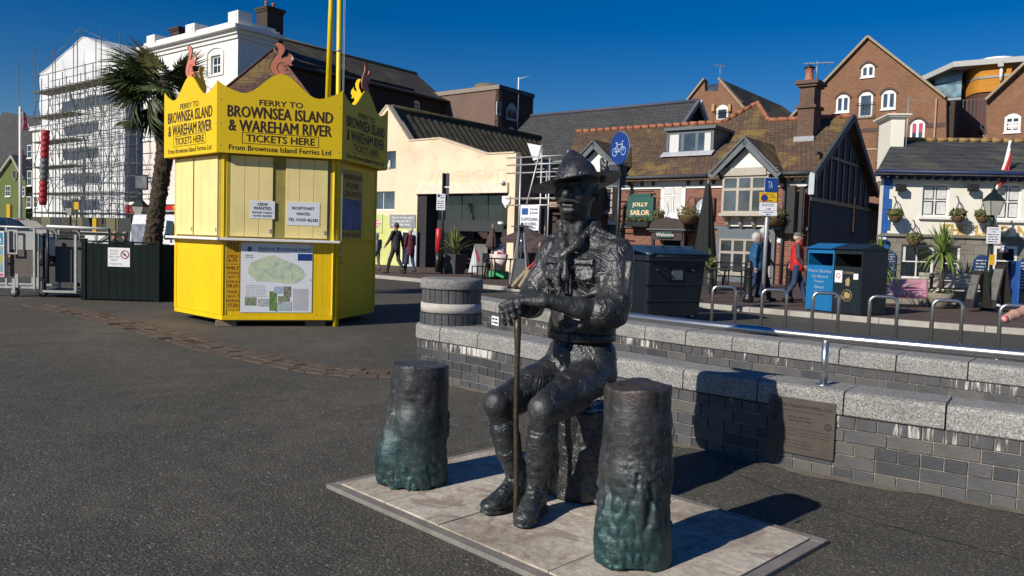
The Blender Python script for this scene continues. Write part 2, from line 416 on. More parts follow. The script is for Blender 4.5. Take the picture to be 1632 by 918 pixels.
def bronze(name,green=0.0,z0=0.0,z1=1.0,browntop=0.0,striate=False,crease=True):
    """dark patinated bronze; verdigris rises from z0 fading out at z1 (object space)"""
    m=bpy.data.materials.new(name);t,b=nt(m);tc=t.nodes.new('ShaderNodeTexCoord').outputs['Object']
    n=noise_n(t,tc,5,8,0.7,0.5);n2=noise_n(t,tc,26,6,0.7,0.4);n3=noise_n(t,tc,90,4,0.7)
    col=ramp(t,n.outputs[0],[(0.3,(0.026,0.029,0.034)),(0.5,(0.054,0.057,0.062)),(0.62,(0.085,0.082,0.082)),(0.76,(0.15,0.11,0.08))]).outputs[0]
    col=mix(t,ramp(t,n2.outputs[0],[(0.52,0.0),(0.75,0.45)]).outputs[0],col,(0.24,0.235,0.235))  # pale flecks mixed into the colour as painted highlights
    s=t.nodes.new('ShaderNodeSeparateXYZ');t.links.new(tc,s.inputs[0])
    if green:
        mr=node(t,'ShaderNodeMapRange');mr.inputs[1].default_value=z0;mr.inputs[2].default_value=z1;mr.inputs[3].default_value=1.0;mr.inputs[4].default_value=0.0
        ad=t.nodes.new('ShaderNodeMath');ad.operation='MULTIPLY_ADD';t.links.new(n.outputs[0],ad.inputs[0]);ad.inputs[1].default_value=(z1-z0)*1.5;t.links.new(s.outputs[2],ad.inputs[2])
        sb=t.nodes.new('ShaderNodeMath');sb.operation='SUBTRACT';t.links.new(ad.outputs[0],sb.inputs[0]);sb.inputs[1].default_value=(z1-z0)* .75;t.links.new(sb.outputs[0],mr.inputs[0])
        f=t.nodes.new('ShaderNodeMath');f.operation='MULTIPLY';t.links.new(mr.outputs[0],f.inputs[0]);f.inputs[1].default_value=green
        gc=ramp(t,n2.outputs[0],[(0.3,(0.010,0.040,0.046)),(0.52,(0.022,0.085,0.085)),(0.75,(0.07,0.20,0.185))]).outputs[0]
        col=mix(t,f.outputs[0],col,gc)
    if browntop:
        mr=node(t,'ShaderNodeMapRange');mr.inputs[1].default_value=browntop- .12;mr.inputs[2].default_value=browntop;t.links.new(s.outputs[2],mr.inputs[0])
        col=mix(t,mr.outputs[0],col,ramp(t,n2.outputs[0],[(0.3,(0.05,0.037,0.03)),(0.7,(0.12,0.09,0.075))]).outputs[0])
    t.links.new(col,b.inputs['Base Color']);b.inputs['Metallic'].default_value=0.5
    t.links.new(ramp(t,n2.outputs[0],[(0.3,0.20 if crease else .36),(0.7,0.42 if crease else .58)]).outputs[0],b.inputs['Roughness'])
    wv=noise_n(t,tc,14,5,0.6,1.2);hh=mix(t,0.5,wv.outputs[0],n3.outputs[0])
    if striate:
        mp=t.nodes.new('ShaderNodeMapping');t.links.new(tc,mp.inputs[0]);mp.inputs['Scale'].default_value=(4,4,70);ns=noise_n(t,mp.outputs[0],1.0,5,0.7);hh=mix(t,0.28,hh,ns.outputs[0])
    bn=bump(t,b,hh,0.6,0.010)
    if crease:
        nc=noise_n(t,tc,6.5,3,0.5,1.6);m1=t.nodes.new('ShaderNodeMath');m1.operation='SUBTRACT';t.links.new(nc.outputs[0],m1.inputs[0]);m1.inputs[1].default_value= .5
        m2=t.nodes.new('ShaderNodeMath');m2.operation='ABSOLUTE';t.links.new(m1.outputs[0],m2.inputs[0]);rc=ramp(t,m2.outputs[0],[(0.0,0.0),(0.05,1.0)])
        b2=node(t,'ShaderNodeBump',Strength=.45,Distance=.008);t.links.new(rc.outputs[0],b2.inputs['Height']);t.links.new(bn.outputs[0],b2.inputs['Normal']);t.links.new(b2.outputs[0],b.inputs['Normal'])
    MATS[name]=m;return m
def stained(name,c,w):
    """dark engineering brick face with white lime weeping down from its top edge"""
    m=bpy.data.materials.new(name);t,b=nt(m);tc=t.nodes.new('ShaderNodeTexCoord').outputs['Object']
    s=t.nodes.new('ShaderNodeSeparateXYZ');t.links.new(tc,s.inputs[0])
    oi=t.nodes.new('ShaderNodeObjectInfo');gg=t.nodes.new('ShaderNodeNewGeometry')
    mp=t.nodes.new('ShaderNodeMapping');t.links.new(gg.outputs['Position'],mp.inputs[0]);mp.inputs['Scale'].default_value=(22,22,2.2)
    n=noise_n(t,mp.outputs[0],1.0,5,0.7);big=noise_n(t,gg.outputs['Position'],1.3,3)
    ad=t.nodes.new('ShaderNodeMath');ad.operation='MULTIPLY_ADD';t.links.new(s.outputs[2],ad.inputs[0]);ad.inputs[1].default_value=w;t.links.new(n.outputs[0],ad.inputs[2])
    ad2=t.nodes.new('ShaderNodeMath');ad2.operation='MULTIPLY_ADD';t.links.new(big.outputs[0],ad2.inputs[0]);ad2.inputs[1].default_value=1.5;t.links.new(ad.outputs[0],ad2.inputs[2])
    f=ramp(t,ad2.outputs[0],[(0.0,0.0),(1.0,1.0)]);f.color_ramp.elements[0].position=0.5
    sub=t.nodes.new('ShaderNodeMath');sub.operation='SUBTRACT';t.links.new(ad2.outputs[0],sub.inputs[0]);sub.inputs[1].default_value=0.72
    f=ramp(t,sub.outputs[0],[(0.62,0.0),(0.72,0.9)]).outputs[0]
    n2=noise_n(t,gg.outputs['Position'],9,5,0.7);base=ramp(t,n2.outputs[0],[(0.3,tuple(q* .75 for q in c)),(0.7,tuple(q*1.25 for q in c))]).outputs[0]
    t.links.new(mix(t,f,base,(0.62,0.6,0.55)),b.inputs['Base Color']);b.inputs['Roughness'].default_value=0.6
    n3=noise_n(t,tc,60,4);bump(t,b,n3.outputs[0],0.35,0.004);MATS[name]=m;return m
def plank_paint(name,col,w=0.1,rough=0.42):
    """painted tongue-and-groove boarding"""
    m=bpy.data.materials.new(name);t,b=nt(m);v,tc=uvec(t)
    n=noise_n(t,tc,2.5,6,0.65);n2=noise_n(t,tc,30,4)
    gp_=t.nodes.new('ShaderNodeNewGeometry').outputs['Position'];st_=t.nodes.new('ShaderNodeMapping');t.links.new(gp_,st_.inputs[0]);st_.inputs['Scale'].default_value=(9,9,1.2);n3=noise_n(t,st_.outputs[0],1.0,6,0.7)
    c_=ramp(t,n.outputs[0],[(0.3,tuple(c* .86 for c in col)),(0.65,col)]).outputs[0];c_=mix(t,ramp(t,n3.outputs[0],[(0.56,0.0),(0.78,0.35)]).outputs[0],c_,(col[0]* .55,col[1]* .5,col[2]* .5+ .01))
    t.links.new(c_,b.inputs['Base Color'])
    b.inputs['Roughness'].default_value=rough;bump(t,b,n2.outputs[0],0.12,0.003);MATS[name]=m;return m
def leafy(name,c1,c2,rough=0.55):
    m=bpy.data.materials.new(name);t,b=nt(m);tc=t.nodes.new('ShaderNodeTexCoord').outputs['Object'];n=noise_n(t,tc,3.5,4,0.7)
    t.links.new(ramp(t,n.outputs[0],[(0.3,c1),(0.7,c2)]).outputs[0],b.inputs['Base Color']);b.inputs['Roughness'].default_value=rough
    b.inputs['Subsurface Weight'].default_value=0.0;MATS[name]=m;return m
def photo_mat(name,cols,sc=9.0):
    m=bpy.data.materials.new(name);t,b=nt(m);tc=t.nodes.new('ShaderNodeTexCoord').outputs['Object'];n=noise_n(t,tc,sc,5,0.6,0.5)
    k=len(cols);t.links.new(ramp(t,n.outputs[0],[(0.3+0.4*i/(k-1),c)for i,c in enumerate(cols)]).outputs[0],b.inputs['Base Color']);b.inputs['Roughness'].default_value=0.5;MATS[name]=m;return m

ASPH=asphalt();GRAN=granite('granite',0.29);GRAN_D=granite('granite_dull',0.24)
WHITE=mat('white_paint',(0.78,0.77,0.74),0.5,var=0.05);CREAM=mat('cream_render',(0.80,0.65,0.46),0.85,var=0.05,sc=1.2,bmp=0.25,bsc=40,dirt=(0.62,0.49,0.34),dsc=0.5)
OFFWHITE=mat('off_white_render',(0.76,0.75,0.71),0.8,var=0.06,sc=2,bmp=0.15);PINKW=mat('pale_pink_render',(0.75,0.66,0.6),0.8)
BLACK=mat('black_paint',(0.012,0.013,0.014),0.4,var=0.3);DARK=mat('dark_interior',(0.012,0.012,0.014),0.9)
GREYB=mat('slate_blue_paint',(0.10,0.125,0.145),0.55,var=0.08);STEEL=mat('brushed_steel',(0.55,0.56,0.57),0.3,0.95,var=0.08,sc=30,bmp=0.05)
GALV=mat('galvanised_steel',(0.38,0.39,0.40),0.5,0.5,var=0.2,sc=15);GLASS=glass_mat('window_glass',(0.02,0.028,0.038));GLASSB=glass_mat('bright_window_glass',(0.06,0.085,0.12),0.12)
CURT=mat('white_curtain',(0.62,0.62,0.6),0.9,var=0.15,sc=14);PINKC=mat('pink_curtain',(0.45,0.09,0.15),0.9)
YEL=plank_paint('yellow_paint',(0.92,0.60,0.002));YELP=plank_paint('pale_yellow_paint',(0.92,0.75,0.32));YELS=mat('yellow_sign_board',(0.76,0.52,0.001),0.5,var=0.05,sc=1.5)
BRICKR=brick_mat('red_brick',hexc(150,92,70),hexc(118,66,50),(0.28,0.22,0.18));BRICKB=brick_mat('brown_brick',(0.30,0.145,0.075),(0.225,0.108,0.058),(0.24,0.15,0.10),0.225,0.075,0.007,var=0.3)
BRICKD=brick_mat('dark_and_shaded_brick',(0.065,0.042,0.032),(0.045,0.03,0.024),(0.06,0.045,0.035));BRICKP=brick_mat('dusty_pink_brick',(0.21,0.13,0.10),(0.17,0.105,0.085),(0.2,0.15,0.12))  # BRICKD: dark brick, also carries the shade of some unlit side walls
BRICKK=brick_mat('black_brick',(0.03,0.03,0.032),(0.02,0.02,0.022),(0.05,0.05,0.05));STONE=brick_mat('grey_stone_blocks',(0.30,0.28,0.23),(0.235,0.22,0.185),(0.19,0.175,0.14),0.42,0.24,0.012,var=0.3)
TILEB=tile_mat('brown_roof_tiles',(0.185,0.112,0.068),(0.115,0.074,0.050),(0.035,0.024,0.018),0.18,0.085,lichen=(0.34,0.235,0.04),ms=0.010,lp=.515)
TILER=tile_mat('weathered_hip_tiles',(0.17,0.085,0.06),(0.10,0.06,0.045),(0.03,0.02,0.018),0.3,0.17,lichen=(0.30,0.21,0.05),lp=0.5)
SLATE=tile_mat('grey_slates',(0.075,0.075,0.078),(0.055,0.055,0.058),(0.03,0.03,0.03),0.35,0.2,lichen=(0.12,0.11,0.07),lp=0.6)
SLATEM=tile_mat('mossy_slates',(0.085,0.088,0.086),(0.05,0.053,0.053),(0.025,0.027,0.025),0.35,0.16,lichen=(0.15,0.14,0.07),lp=0.5)
SLATEG=tile_mat('mossy_dark_roof',(0.07,0.06,0.05),(0.05,0.045,0.038),(0.02,0.02,0.018),0.4,0.22,lichen=(0.14,0.12,0.04),lp=0.5)
CORR=mat('mossy_corrugated_sheet',(0.085,0.072,0.042),0.9,var=0.4,sc=2.5,bmp=0.4,bsc=20,dirt=(0.022,0.021,0.018))
TERRA=mat('terracotta',(0.42,0.16,0.09),0.8,var=0.25);RIDGE=mat('orange_ridge_tile',(0.33,0.13,0.07),0.85,var=0.3,sc=4)
INK=mat('dark_brown_lettering',(0.035,0.012,0.008),0.6);INKB=mat('black_print',(0.02,0.02,0.022),0.6);INKN=mat('navy_print',(0.02,0.03,0.09),0.6)
PAPER=mat('white_paper',(0.74,0.76,0.80),0.6,var=0.03);RED=mat('red_plastic',(0.5,0.02,0.025),0.4);SKIN=mat('skin',(0.48,0.25,0.18),0.55,var=0.1,sc=12)
BLUE=mat('royal_blue_paint',(0.02,0.075,0.27),0.45);NAVY=mat('navy_sign_face',(0.012,0.045,0.22),0.4);GOLD=mat('gold_lettering',(0.60,0.40,0.10),0.5)
RUBBER=mat('dark_rubber',(0.02,0.02,0.02),0.8);TIMB=mat('weathered_timber',(0.24,0.19,0.13),0.85,var=0.25,sc=9)
DGREEN=mat('dark_green_timber',(0.006,0.013,0.013),0.8,spec=.15,var=0.25,sc=3,bmp=0.3,bsc=30)
# ------------------------------------------------------------ ground, kerb, pavement
def sheet(name,pts,z,m,kind='structure',label=None):
    me=bpy.data.meshes.new(name);me.from_pydata([(p[0],p[1],z)for p in pts],[],[list(range(len(pts)))])
    o=link(name,me,m);tag(o,label,None,None,kind);return o
sheet('ground',[(-1500,-300),(1500,-300),(1500,1500),(-1500,1500)],0.0,ASPH,label='grey brown asphalt quayside with scattered pale chippings')
def catmull(pts,step=0.1):
    P_=[Vector((p[0],p[1],0))for p in pts];P_=[P_[0]*2-P_[1]]+P_+[P_[-1]*2-P_[-2]];out=[]
    for i in range(1,len(P_)-2):
        a,b,c,d=P_[i-1:i+3];n=max(2,int((c-b).length/step))
        for k in range(n):
            t=k/n;out.append(0.5*((2*b)+(c-a)*t+(2*a-5*b+4*c-d)*t*t+(3*b-a-3*c+d)*t**3))
    out.append(P_[-2]);return out
class Path:
    def __init__(s,pts,step=0.05):
        s.p=catmull(pts,step);s.c=[0]
        for a,b in zip(s.p,s.p[1:]):s.c.append(s.c[-1]+(b-a).length)
        s.L=s.c[-1]
    def at(s,u,off=0.0):
        """point at length u moved off towards the camera side (right of travel)"""
        import bisect
        i=min(max(bisect.bisect_right(s.c,u)-1,0),len(s.p)-2)
        a,b=s.p[i],s.p[i+1];t=(u-s.c[i])/max(s.c[i+1]-s.c[i],1e-9);d=(b-a).normalized();n=Vector((d.y,-d.x,0))
        return a.lerp(b,t)+n*off,d
    def near(s,q):
        i=min(range(len(s.p)),key=lambda k:(s.p[k]-q).length);return s.c[i]
def sweep(mb,path,s0,s1,prof,n=2,m=0,origin=None):
    """closed cross-section [(offset towards camera, z)] swept along the path; origin makes it local"""
    k=len(prof);vs=[]
    for i in range(n+1):
        u=s0+(s1-s0)*i/n
        for of,z in prof:
            p,_=path.at(u,of);vs.append(Vector((p.x,p.y,z))-(origin or Vector()))
    fs=[(i*k+j,i*k+(j+1)%k,(i+1)*k+(j+1)%k,(i+1)*k+j)for i in range(n)for j in range(k)]
    mb.add(vs,fs,m);b=len(mb.v)-len(vs)
    mb.f+=[[b+j for j in range(k)][::-1],[b+n*k+j for j in range(k)]];mb.m+=[m,m];mb.sm+=[False,False]
    return mb

kerb_path=Path([(-46,68),(-20,42.5),(-3.66,26.3),(0.2,22.3),(4.55,18.3),(7.1,15.95),(9.1,14.5),(13,12.3),(22,8)],0.5)
pv=[kerb_path.at(u,-0.15)[0]for u in np.arange(0,kerb_path.L,1.0)]
PAVE=brick_mat('red_block_paving',(0.13,0.085,0.072),(0.10,0.065,0.055),(0.05,0.04,0.035),0.2,0.1,0.006,var=0.3)
def flat_uv(m):
    t=m.node_tree;br=next(n for n in t.nodes if n.type=='TEX_BRICK');tc=next(n for n in t.nodes if n.type=='TEX_COORD')
    t.links.new(tc.outputs['Object'],br.inputs['Vector'])
flat_uv(PAVE)
sheet('pavement',[(p.x,p.y)for p in pv]+[(40,8),(60,90),(-46,90)],0.10,PAVE,label='red block pavement in front of the pubs and arcade')
kerb=empty('kerb',(0,0,0),kind='structure');tag(kerb,'pale granite kerb along the far side of the road')
KST=mat('pale_kerb_stone',(0.36,0.34,0.30),0.85,var=0.2,sc=3,bmp=0.3)
u=kerb_path.near(Vector((-9,31.5,0)))
while u<kerb_path.near(Vector((14,11.8,0))):
    mb=MB();sweep(mb,kerb_path,u,u+0.9,[(0,-0.02),(0.0,0.09),(-0.02,0.11),(-0.16,0.112),(-0.16,-0.02)],1);mb.build('kerb_stone',KST,kerb);u+=0.912
mb=MB();sweep(mb,kerb_path,0.1,kerb_path.near(Vector((-9,31.5,0))),[(0,-0.02),(0.0,0.11),(-0.16,0.112),(-0.16,-0.02)],30);mb.build('kerb_run',KST,kerb)
# thin white line by the far kerb
wl=MB();sweep(wl,kerb_path,kerb_path.near(Vector((0.5,22,0))),kerb_path.near(Vector((4.4,18.4,0))),[(0.75,0.001),(0.75,0.005),(0.67,0.005),(0.67,0.001)],12);tag(wl.build('road_marking',mat('worn_line_paint',(0.45,0.45,0.42),0.8,var=0.3,sc=20)),kind='structure')

# worn strip of old setts crossing the quay
SETT=mat('brown_worn_sett',(0.105,0.078,0.055),0.85,var=0.35,sc=9,bmp=0.6,bsc=60,dirt=(0.065,0.052,0.04))
strip=empty('sett_strip',(0,0,0),kind='structure');tag(strip,'narrow strip of worn brown setts crossing the asphalt beside the ticket kiosk')
spts=[G(*p)for p in[(60,486),(130,498),(203,516),(295,541),(350,556),(410,569),(495,586),(560,594),(632,596),(700,600)]]
sp=Path([(p.x,p.y)for p in spts],0.1)
mb=MB();sweep(mb,sp,0,sp.L,[(0.27,-0.01),(0.27,0.002),(-0.27,0.002),(-0.27,-0.01)],40);mb.build('strip_bed',mat('dark_rusty_bed',(0.045,0.026,0.015),0.95,var=0.5,sc=20),strip)
random.seed(3);u=0.0
while u<sp.L-0.3:
    for r_ in range(3):
        if random.random()<0.05:continue
        a=-0.26+r_*0.175;o_=0.1*(r_%2);w_=random.uniform(0.195,0.212)
        mb=MB();h_=random.uniform(0.004,0.012)
        sweep(mb,sp,u+o_,min(u+o_+w_,sp.L),[(a,0),(a,h_),(a+random.uniform(.158, .172),h_+ .002),(a+0.17,0)],1);mb.build('sett',SETT,strip)
    u+=0.216

# stone base of the statue
A_=Vector((0.707,-0.707,0));B_=Vector((0.707,0.707,0));L_=Vector((-1.0,4.36,0))
base=empty('statue_base',L_,math.atan2(A_.y,A_.x));base['kind']='structure';tag(base,'flat base of pale flagstones in a grey border under the bronze statue')
LA,LB=2.24,1.37
FLAG=bpy.data.materials.new('pale_flagstone');t,b=nt(FLAG);tc=t.nodes.new('ShaderNodeTexCoord').outputs['Object'];gp=t.nodes.new('ShaderNodeNewGeometry').outputs['Position']
n1=noise_n(t,gp,1.6,8,0.72,0.5);n2=noise_n(t,gp,28,6,0.75);n3=noise_n(t,gp,3.2,8,0.75,1.2)
c_=ramp(t,n1.outputs[0],[(0.3,(0.30,0.25,0.195)),(0.47,(0.50,0.44,0.36)),(0.66,(0.66,0.60,0.51))]).outputs[0]
c_=mix(t,0.8,c_,ramp(t,n2.outputs[0],[(0.3,0.55),(0.7,1.25)]).outputs[0],'MULTIPLY');c_=mix(t,ramp(t,n3.outputs[0],[(0.52,0.0),(0.60,0.65)]).outputs[0],c_,(0.22,0.165,0.125))
vs_=node(t,'ShaderNodeTexVoronoi',Scale=9.0);t.links.new(gp,vs_.inputs['Vector']);c_=mix(t,ramp(t,vs_.outputs['Distance'],[(0.02,0.6),(0.08,0.0)]).outputs[0],c_,(0.12,0.1,0.085))
t.links.new(c_,b.inputs['Base Color']);b.inputs['Roughness'].default_value=0.85;bump(t,b,mix(t,0.4,n2.outputs[0],n1.outputs[0]),0.6,0.012);MATS['flag']=FLAG
BORD=mat('grey_border_strip',(0.20,0.185,0.165),0.8,var=0.2,sc=12,bmp=0.3)
bw=0.06
for k,(x0,x1,y0,y1)in enumerate([(0,LA,0,bw),(0,LA,LB-bw,LB),(0,bw,bw+ .003,LB-bw- .003),(LA-bw,LA,bw+ .003,LB-bw- .003)]):
    box('border_strip',BORD,base,x0,x1,y0,y1,-0.05,0.022,ch=0.003)
box('bedding',mat('mortar_bed',(0.08,0.065,0.05),0.95,var=0.3),base,bw+ .004,LA-bw- .004,bw+ .004,LB-bw- .004,-0.05,0.012)
def loc_ab(px,py):
    q=G(px,py, .03)-L_;return q.dot(A_),q.dot(B_)
cols_front=[loc_ab(615,799)[0],loc_ab(698,835.6)[0],loc_ab(801,877)[0],1.62]
cols_back=[0.46,0.98,1.42,1.86]
g_=0.0022
for r_,(v0,v1,cs)in enumerate([(bw,0.70,cols_front),(0.70,LB-bw,cols_back)]):
    xs=[bw]+cs+[LA-bw]
    for a,b2 in zip(xs,xs[1:]):
        h_=0.028+random.uniform(-.002, .002);box('flagstone',FLAG,base,a+g_,b2-g_,v0+g_,v1-g_,0.0,h_)

# ------------------------------------------------------------ terrace walls
CP=0.0815
ENGB=stained('engineering_brick',(0.072,0.072,0.076),0.0);
ENG=[mat('engineering_brick_%d'%i,c,0.5,var=0.2,sc=7,bmp=0.3,bsc=50)for i,c in enumerate([(0.070,0.073,0.079),(0.090,0.090,0.094),(0.052,0.054,0.060),(0.105,0.10,0.094)])]
MORT=mat('pale_mortar',(0.26,0.235,0.20),0.95,var=0.35,sc=14,bmp=0.4)
def coping_prof(z0,z1,d0,d1,r=0.035):
    return[(d0,z0+ .008),(d0,z1-r),(d0-r* .3,z1-r* .3),(d0-r,z1),(-d1+r,z1),(-d1+r* .3,z1-r* .3),(-d1,z1-r),(-d1,z0+ .008),(-d1+ .02,z0),(d0- .008,z0)]
def make_wall(name,label,path,joints,z0,z1,depth,rows,seed):
    w=empty(name,(0,0,0));w.location=path.at(path.L* .5,-depth/2)[0];og=Vector(w.location);tag(w,label,'wall');random.seed(seed)
    mb=MB();sweep(mb,path,0.02,path.L- .02,[(-0.012,-0.02),(-0.012,z0),(-depth+ .01,z0),(-depth+ .01,-0.02)],int(path.L/ .12),origin=og);mb.build('mortar_core',MORT,w)
    for a,b2 in zip(joints,joints[1:]):
        mb=MB();j=random.uniform(-.002, .002);sweep(mb,path,a+ .005,b2- .005,[(o_+j,z_+j)for o_,z_ in coping_prof(z0+ .006,z1,0.012,depth)],6,origin=og)
        mb.build('coping_stone',GRAN,w)
    for r_,(s0,s1,full)in enumerate(rows):
        pitch=0.244 if r_%2 else 0.122;zt=z0-r_*CP;u=s0+(0.061 if r_%4==1 else 0)
        while u<s1- .02:
            e=min(u+pitch,s1);mb=MB();j=random.uniform(-.002, .003);zc=max(zt-CP+ .009,-0.02)
            o_,_=path.at((u+e)/2);o_=Vector((o_.x,o_.y,zt-CP))
            sweep(mb,path,u+ .004,e- .004,[(j,zc+ .002),(j,zt- .002),(j- .003,zt),(-.05,zt),(-.05,zc),(j- .003,zc)],1 if pitch< .2 else 2,origin=o_)
            mb.build('brick',ENGB if r_==0 and full else random.choice(ENG),w,o_-og);u+=pitch
    return w
C_=Vector((-0.62,8.2,0));arc=[(C_.x+ .35*math.cos(R(a)),C_.y+ .35*math.sin(R(a)))for a in(60,95,130,165,200,225)]
low=Path(arc+[(-.3,7.42),(.07,6.97),(.45,6.5),(.85,6.04),(1.24,5.61),(1.65,5.23),(2.04,4.90),(2.53,4.56),(2.9,4.31),(3.4,4.0),(4.2,3.55)],0.04)
def path_px(path,px,z):
    best=min(path.p,key=lambda q:abs(PXOF(q,z)-px)if q.y<8.25 or path is not low else 1e9);return path.near(best)
def PXOF(q,z):
    Z=z-EYE;cp,sp=math.cos(PITCH),math.sin(PITCH);d=q.y*cp-Z*sp;v=q.y*sp+Z*cp;x=q.x/d;y=v/d
    return 816+FOCAL*(x*math.cos(ROLL)+y*math.sin(ROLL))
jl=[path_px(low,px, .46)for px in(704.6,761,825,878,930,985,1091,1208,1348,1510)]
jl=[0.05,0.05+(jl[0]- .05)/2]+jl+[jl[-1]+ .57,jl[-1]+1.14]
lw=make_wall('low_wall','curved low wall of dark engineering bricks with granite coping behind the statue',low,jl, .385, .54, .36,[(0.1,low.L- .3,True)]+[(0.1,low.L- .3,False)]*4,5)
upp=Path([(-1.0,12.6),(-.48,11.7),(.4,10.1),(1.33,8.68),(2.15,7.83),(2.7,7.3),(3.3,6.76),(3.75,6.40),(4.1,6.1),(5.2,5.2)],0.04)
ju=[path_px(upp,px, .46)for px in(1031,1094,1165,1242,1335,1433,1544)]
back=list(np.linspace(0.03,ju[0],10))
make_wall('upper_wall','second low brick wall with granite coping, farther back behind the handrail',upp,back+ju[1:]+[ju[-1]+ .57,ju[-1]+1.1], .385, .54, .40,
          [(0.1,upp.L- .3,True),(0.1,upp.L- .3,False),(0.1,4.6,False),(0.1,4.6,False),(0.1,4.6,False)],6)

# striped round pillar on the wall's end
pil=empty('round_pillar',(C_.x,C_.y,0.54));tag(pil,'squat round pillar of dark upright bricks with white band and granite cap','pillar')
MB().lathe([(0.285,0),(0.285, .355)],40).build('mortar_core',MORT,pil)
def rings(z0,z1,r,n,ph,name,mats,parent):
    for k in range(n):
        a0=2*PI*(k+ph)/n+ .012;a1=2*PI*(k+1+ph)/n- .012;am=(a0+a1)/2
        mb=MB();q=random.uniform(-.002, .002)
        vs=[(rr*math.cos(a),rr*math.sin(a),z)for z in(z0,z1)for rr,a in((r- .04,a0),(r+q,a0),(r+q+ .001,am),(r+q,a1),(r- .04,a1))]
        mb.add(vs,[(4,3,2,1,0),(5,6,7,8,9),(0,1,6,5),(1,2,7,6),(2,3,8,7),(3,4,9,8),(4,0,5,9)]);mb.build(name,random.choice(mats),parent)
rings(0.003,0.112, .318,28,0,'brick',ENG[:3],pil);rings(0.222,0.355, .303,26, .4,'brick',ENG[:3],pil)
MB().lathe([(.30, .122),(.312, .124),(.314, .17),(.311, .215),(.30, .217)],48).build('white_band',mat('lime_washed_concrete',(0.47,0.44,0.40),0.85,var=0.18,sc=6,bmp=.4,dirt=(0.3,0.28,0.26)),pil)
MB().lathe([(.29, .358),(.318, .36),(.322, .37),(.322, .435),(.31, .46),(.27, .468),(.0, .470)],48).build('cap',GRAN_D,pil)

# handrail
rail=empty('handrail',tuple(low.at(path_px(low,1306, .54),-.16)[0])[:2]+(0.54,));tag(rail,'brushed steel handrail standing on the low wall coping','handrail');ro=Vector(rail.location)
s0=path_px(low,905, .54)
MB().tube([low.at(u,-.14)[0]+Vector((0,0, .85))-ro for u in np.arange(s0,low.L- .1, .12)], .030,16).build('top_rail',STEEL,rail)
for px in(930,1306,1715):
    u=path_px(low,px, .54);q=low.at(u,-.14)[0]-ro
    MB().tube([q+Vector((0,0, .539)),q+Vector((0,0, .835))], .022,14).build('post',STEEL,rail)
    MB().lathe([(.05,0.0),(.05, .006),(.045, .01)],18,M=Matrix.Translation(q+Vector((0,0, .5395)))).build('base_flange',STEEL,rail)

# plaque on the wall
ua,ub=path_px(low,1228, .3),path_px(low,1337, .3);pa,pb=low.at(ua, .022)[0],low.at(ub, .022)[0];pd=(pb-pa);pw=pd.length;pang=math.atan2(pd.y,pd.x)
plq=empty('plaque',(pa+pb)/2+Vector((0,0, .285)),pang);tag(plq,'dark metal memorial plaque screwed to the low wall beside the statue','plaque')
PLM=mat('dull_bronze_plate',(0.095,0.082,0.068),0.5,0.4,var=0.15,sc=8,bmp=.1);hp= .185
MB().box(-pw/2,pw/2,0, .012,-hp,hp- .012,ch=.002).build('plate',PLM,plq)
PT=mat('dark_engraving',(0.025,0.022,0.02),0.6)
text('ROBERT BADEN-POWELL O.M.','lettering',PT,plq, .035,(.01,-.002, .125),width=pw* .88,height=.02,bold=.01)
def print_lines(parent,m,x0,x1,z0,z1,n,y=-.0015,hh=.35,seed=1,name='small_print',ragged=.15):
    """unreadable small print: rows of word-sized dashes"""
    rr=random.Random(seed);mb=MB();st=(z1-z0)/n
    for i in range(n):
        z=z1-(i+ .5)*st;x=x0+rr.uniform(0,ragged)*(x1-x0)* .3;e=x1-rr.uniform(0,ragged)*(x1-x0)
        while x<e:
            w=min(rr.uniform(.8,2.6)*st,e-x);mb.add([(x,y,z-st*hh/2),(x+w,y,z-st*hh/2),(x+w,y,z+st*hh/2),(x,y,z+st*hh/2)],[(0,1,2,3)]);x+=w+st* .4
    return mb.build(name,m,parent)
print_lines(plq,PT,-pw* .44,pw* .44, .085, .103,1);print_lines(plq,PT,-pw* .2,pw* .2, .02, .065,2,seed=2);print_lines(plq,PT,-pw* .42,pw* .45,-.07,-.015,3,seed=4,ragged=.02,hh=.25);print_lines(plq,PT,-pw* .25,pw* .25,-.15,-.09,3,seed=5,hh=.25)
for sx in(-1,1):
    e=MB();cx,cz=sx*pw* .40, .035 if sx<0 else .02
    e.prism([(cx+ .024*math.cos(a),cz+ .024*math.sin(a))for a in np.linspace(0,2*PI,20)[:-1]],-.002, .001)
    e.build('emblem_disc',PT,plq);f_=MB()
    for dx,tl in((0,0),(-.009, .5),(.009,-.5)):f_.prism([(cx+dx,cz- .014),(cx+dx- .004-tl* .006,cz),(cx+dx-tl* .012,cz+ .016),(cx+dx+ .004-tl* .006,cz)],-.0035,-.002)
    f_.build('fleur_emblem',PLM,plq)
for sx,sz in((-1,-1),(1,-1),(-1,1),(1,1)):MB().lathe([(.007,0),(.005, .003)],10,M=Matrix.Translation((sx*(pw/2- .012),0,(-hp+ .012)if sz<0 else hp- .024))@Matrix.Rotation(R(90),4,'X')).build('screw',mat('brass',(0.5,0.36,0.14),0.35,0.9),plq)
# little notice on the upper wall
us=path_px(upp,790, .3);q,d=upp.at(us, .012);ns=empty('wall_notice',(q.x,q.y, .275),math.atan2(d.y,d.x));tag(ns,'small white notice with two printed lines on the upper brick wall','notice')
MB().box(-.11, .11,0, .006,-.065, .065,ch=.002).build('notice_plate',PAPER,ns);print_lines(ns,INKB,-.09, .09,-.05, .05,2,seed=3,hh=.45)
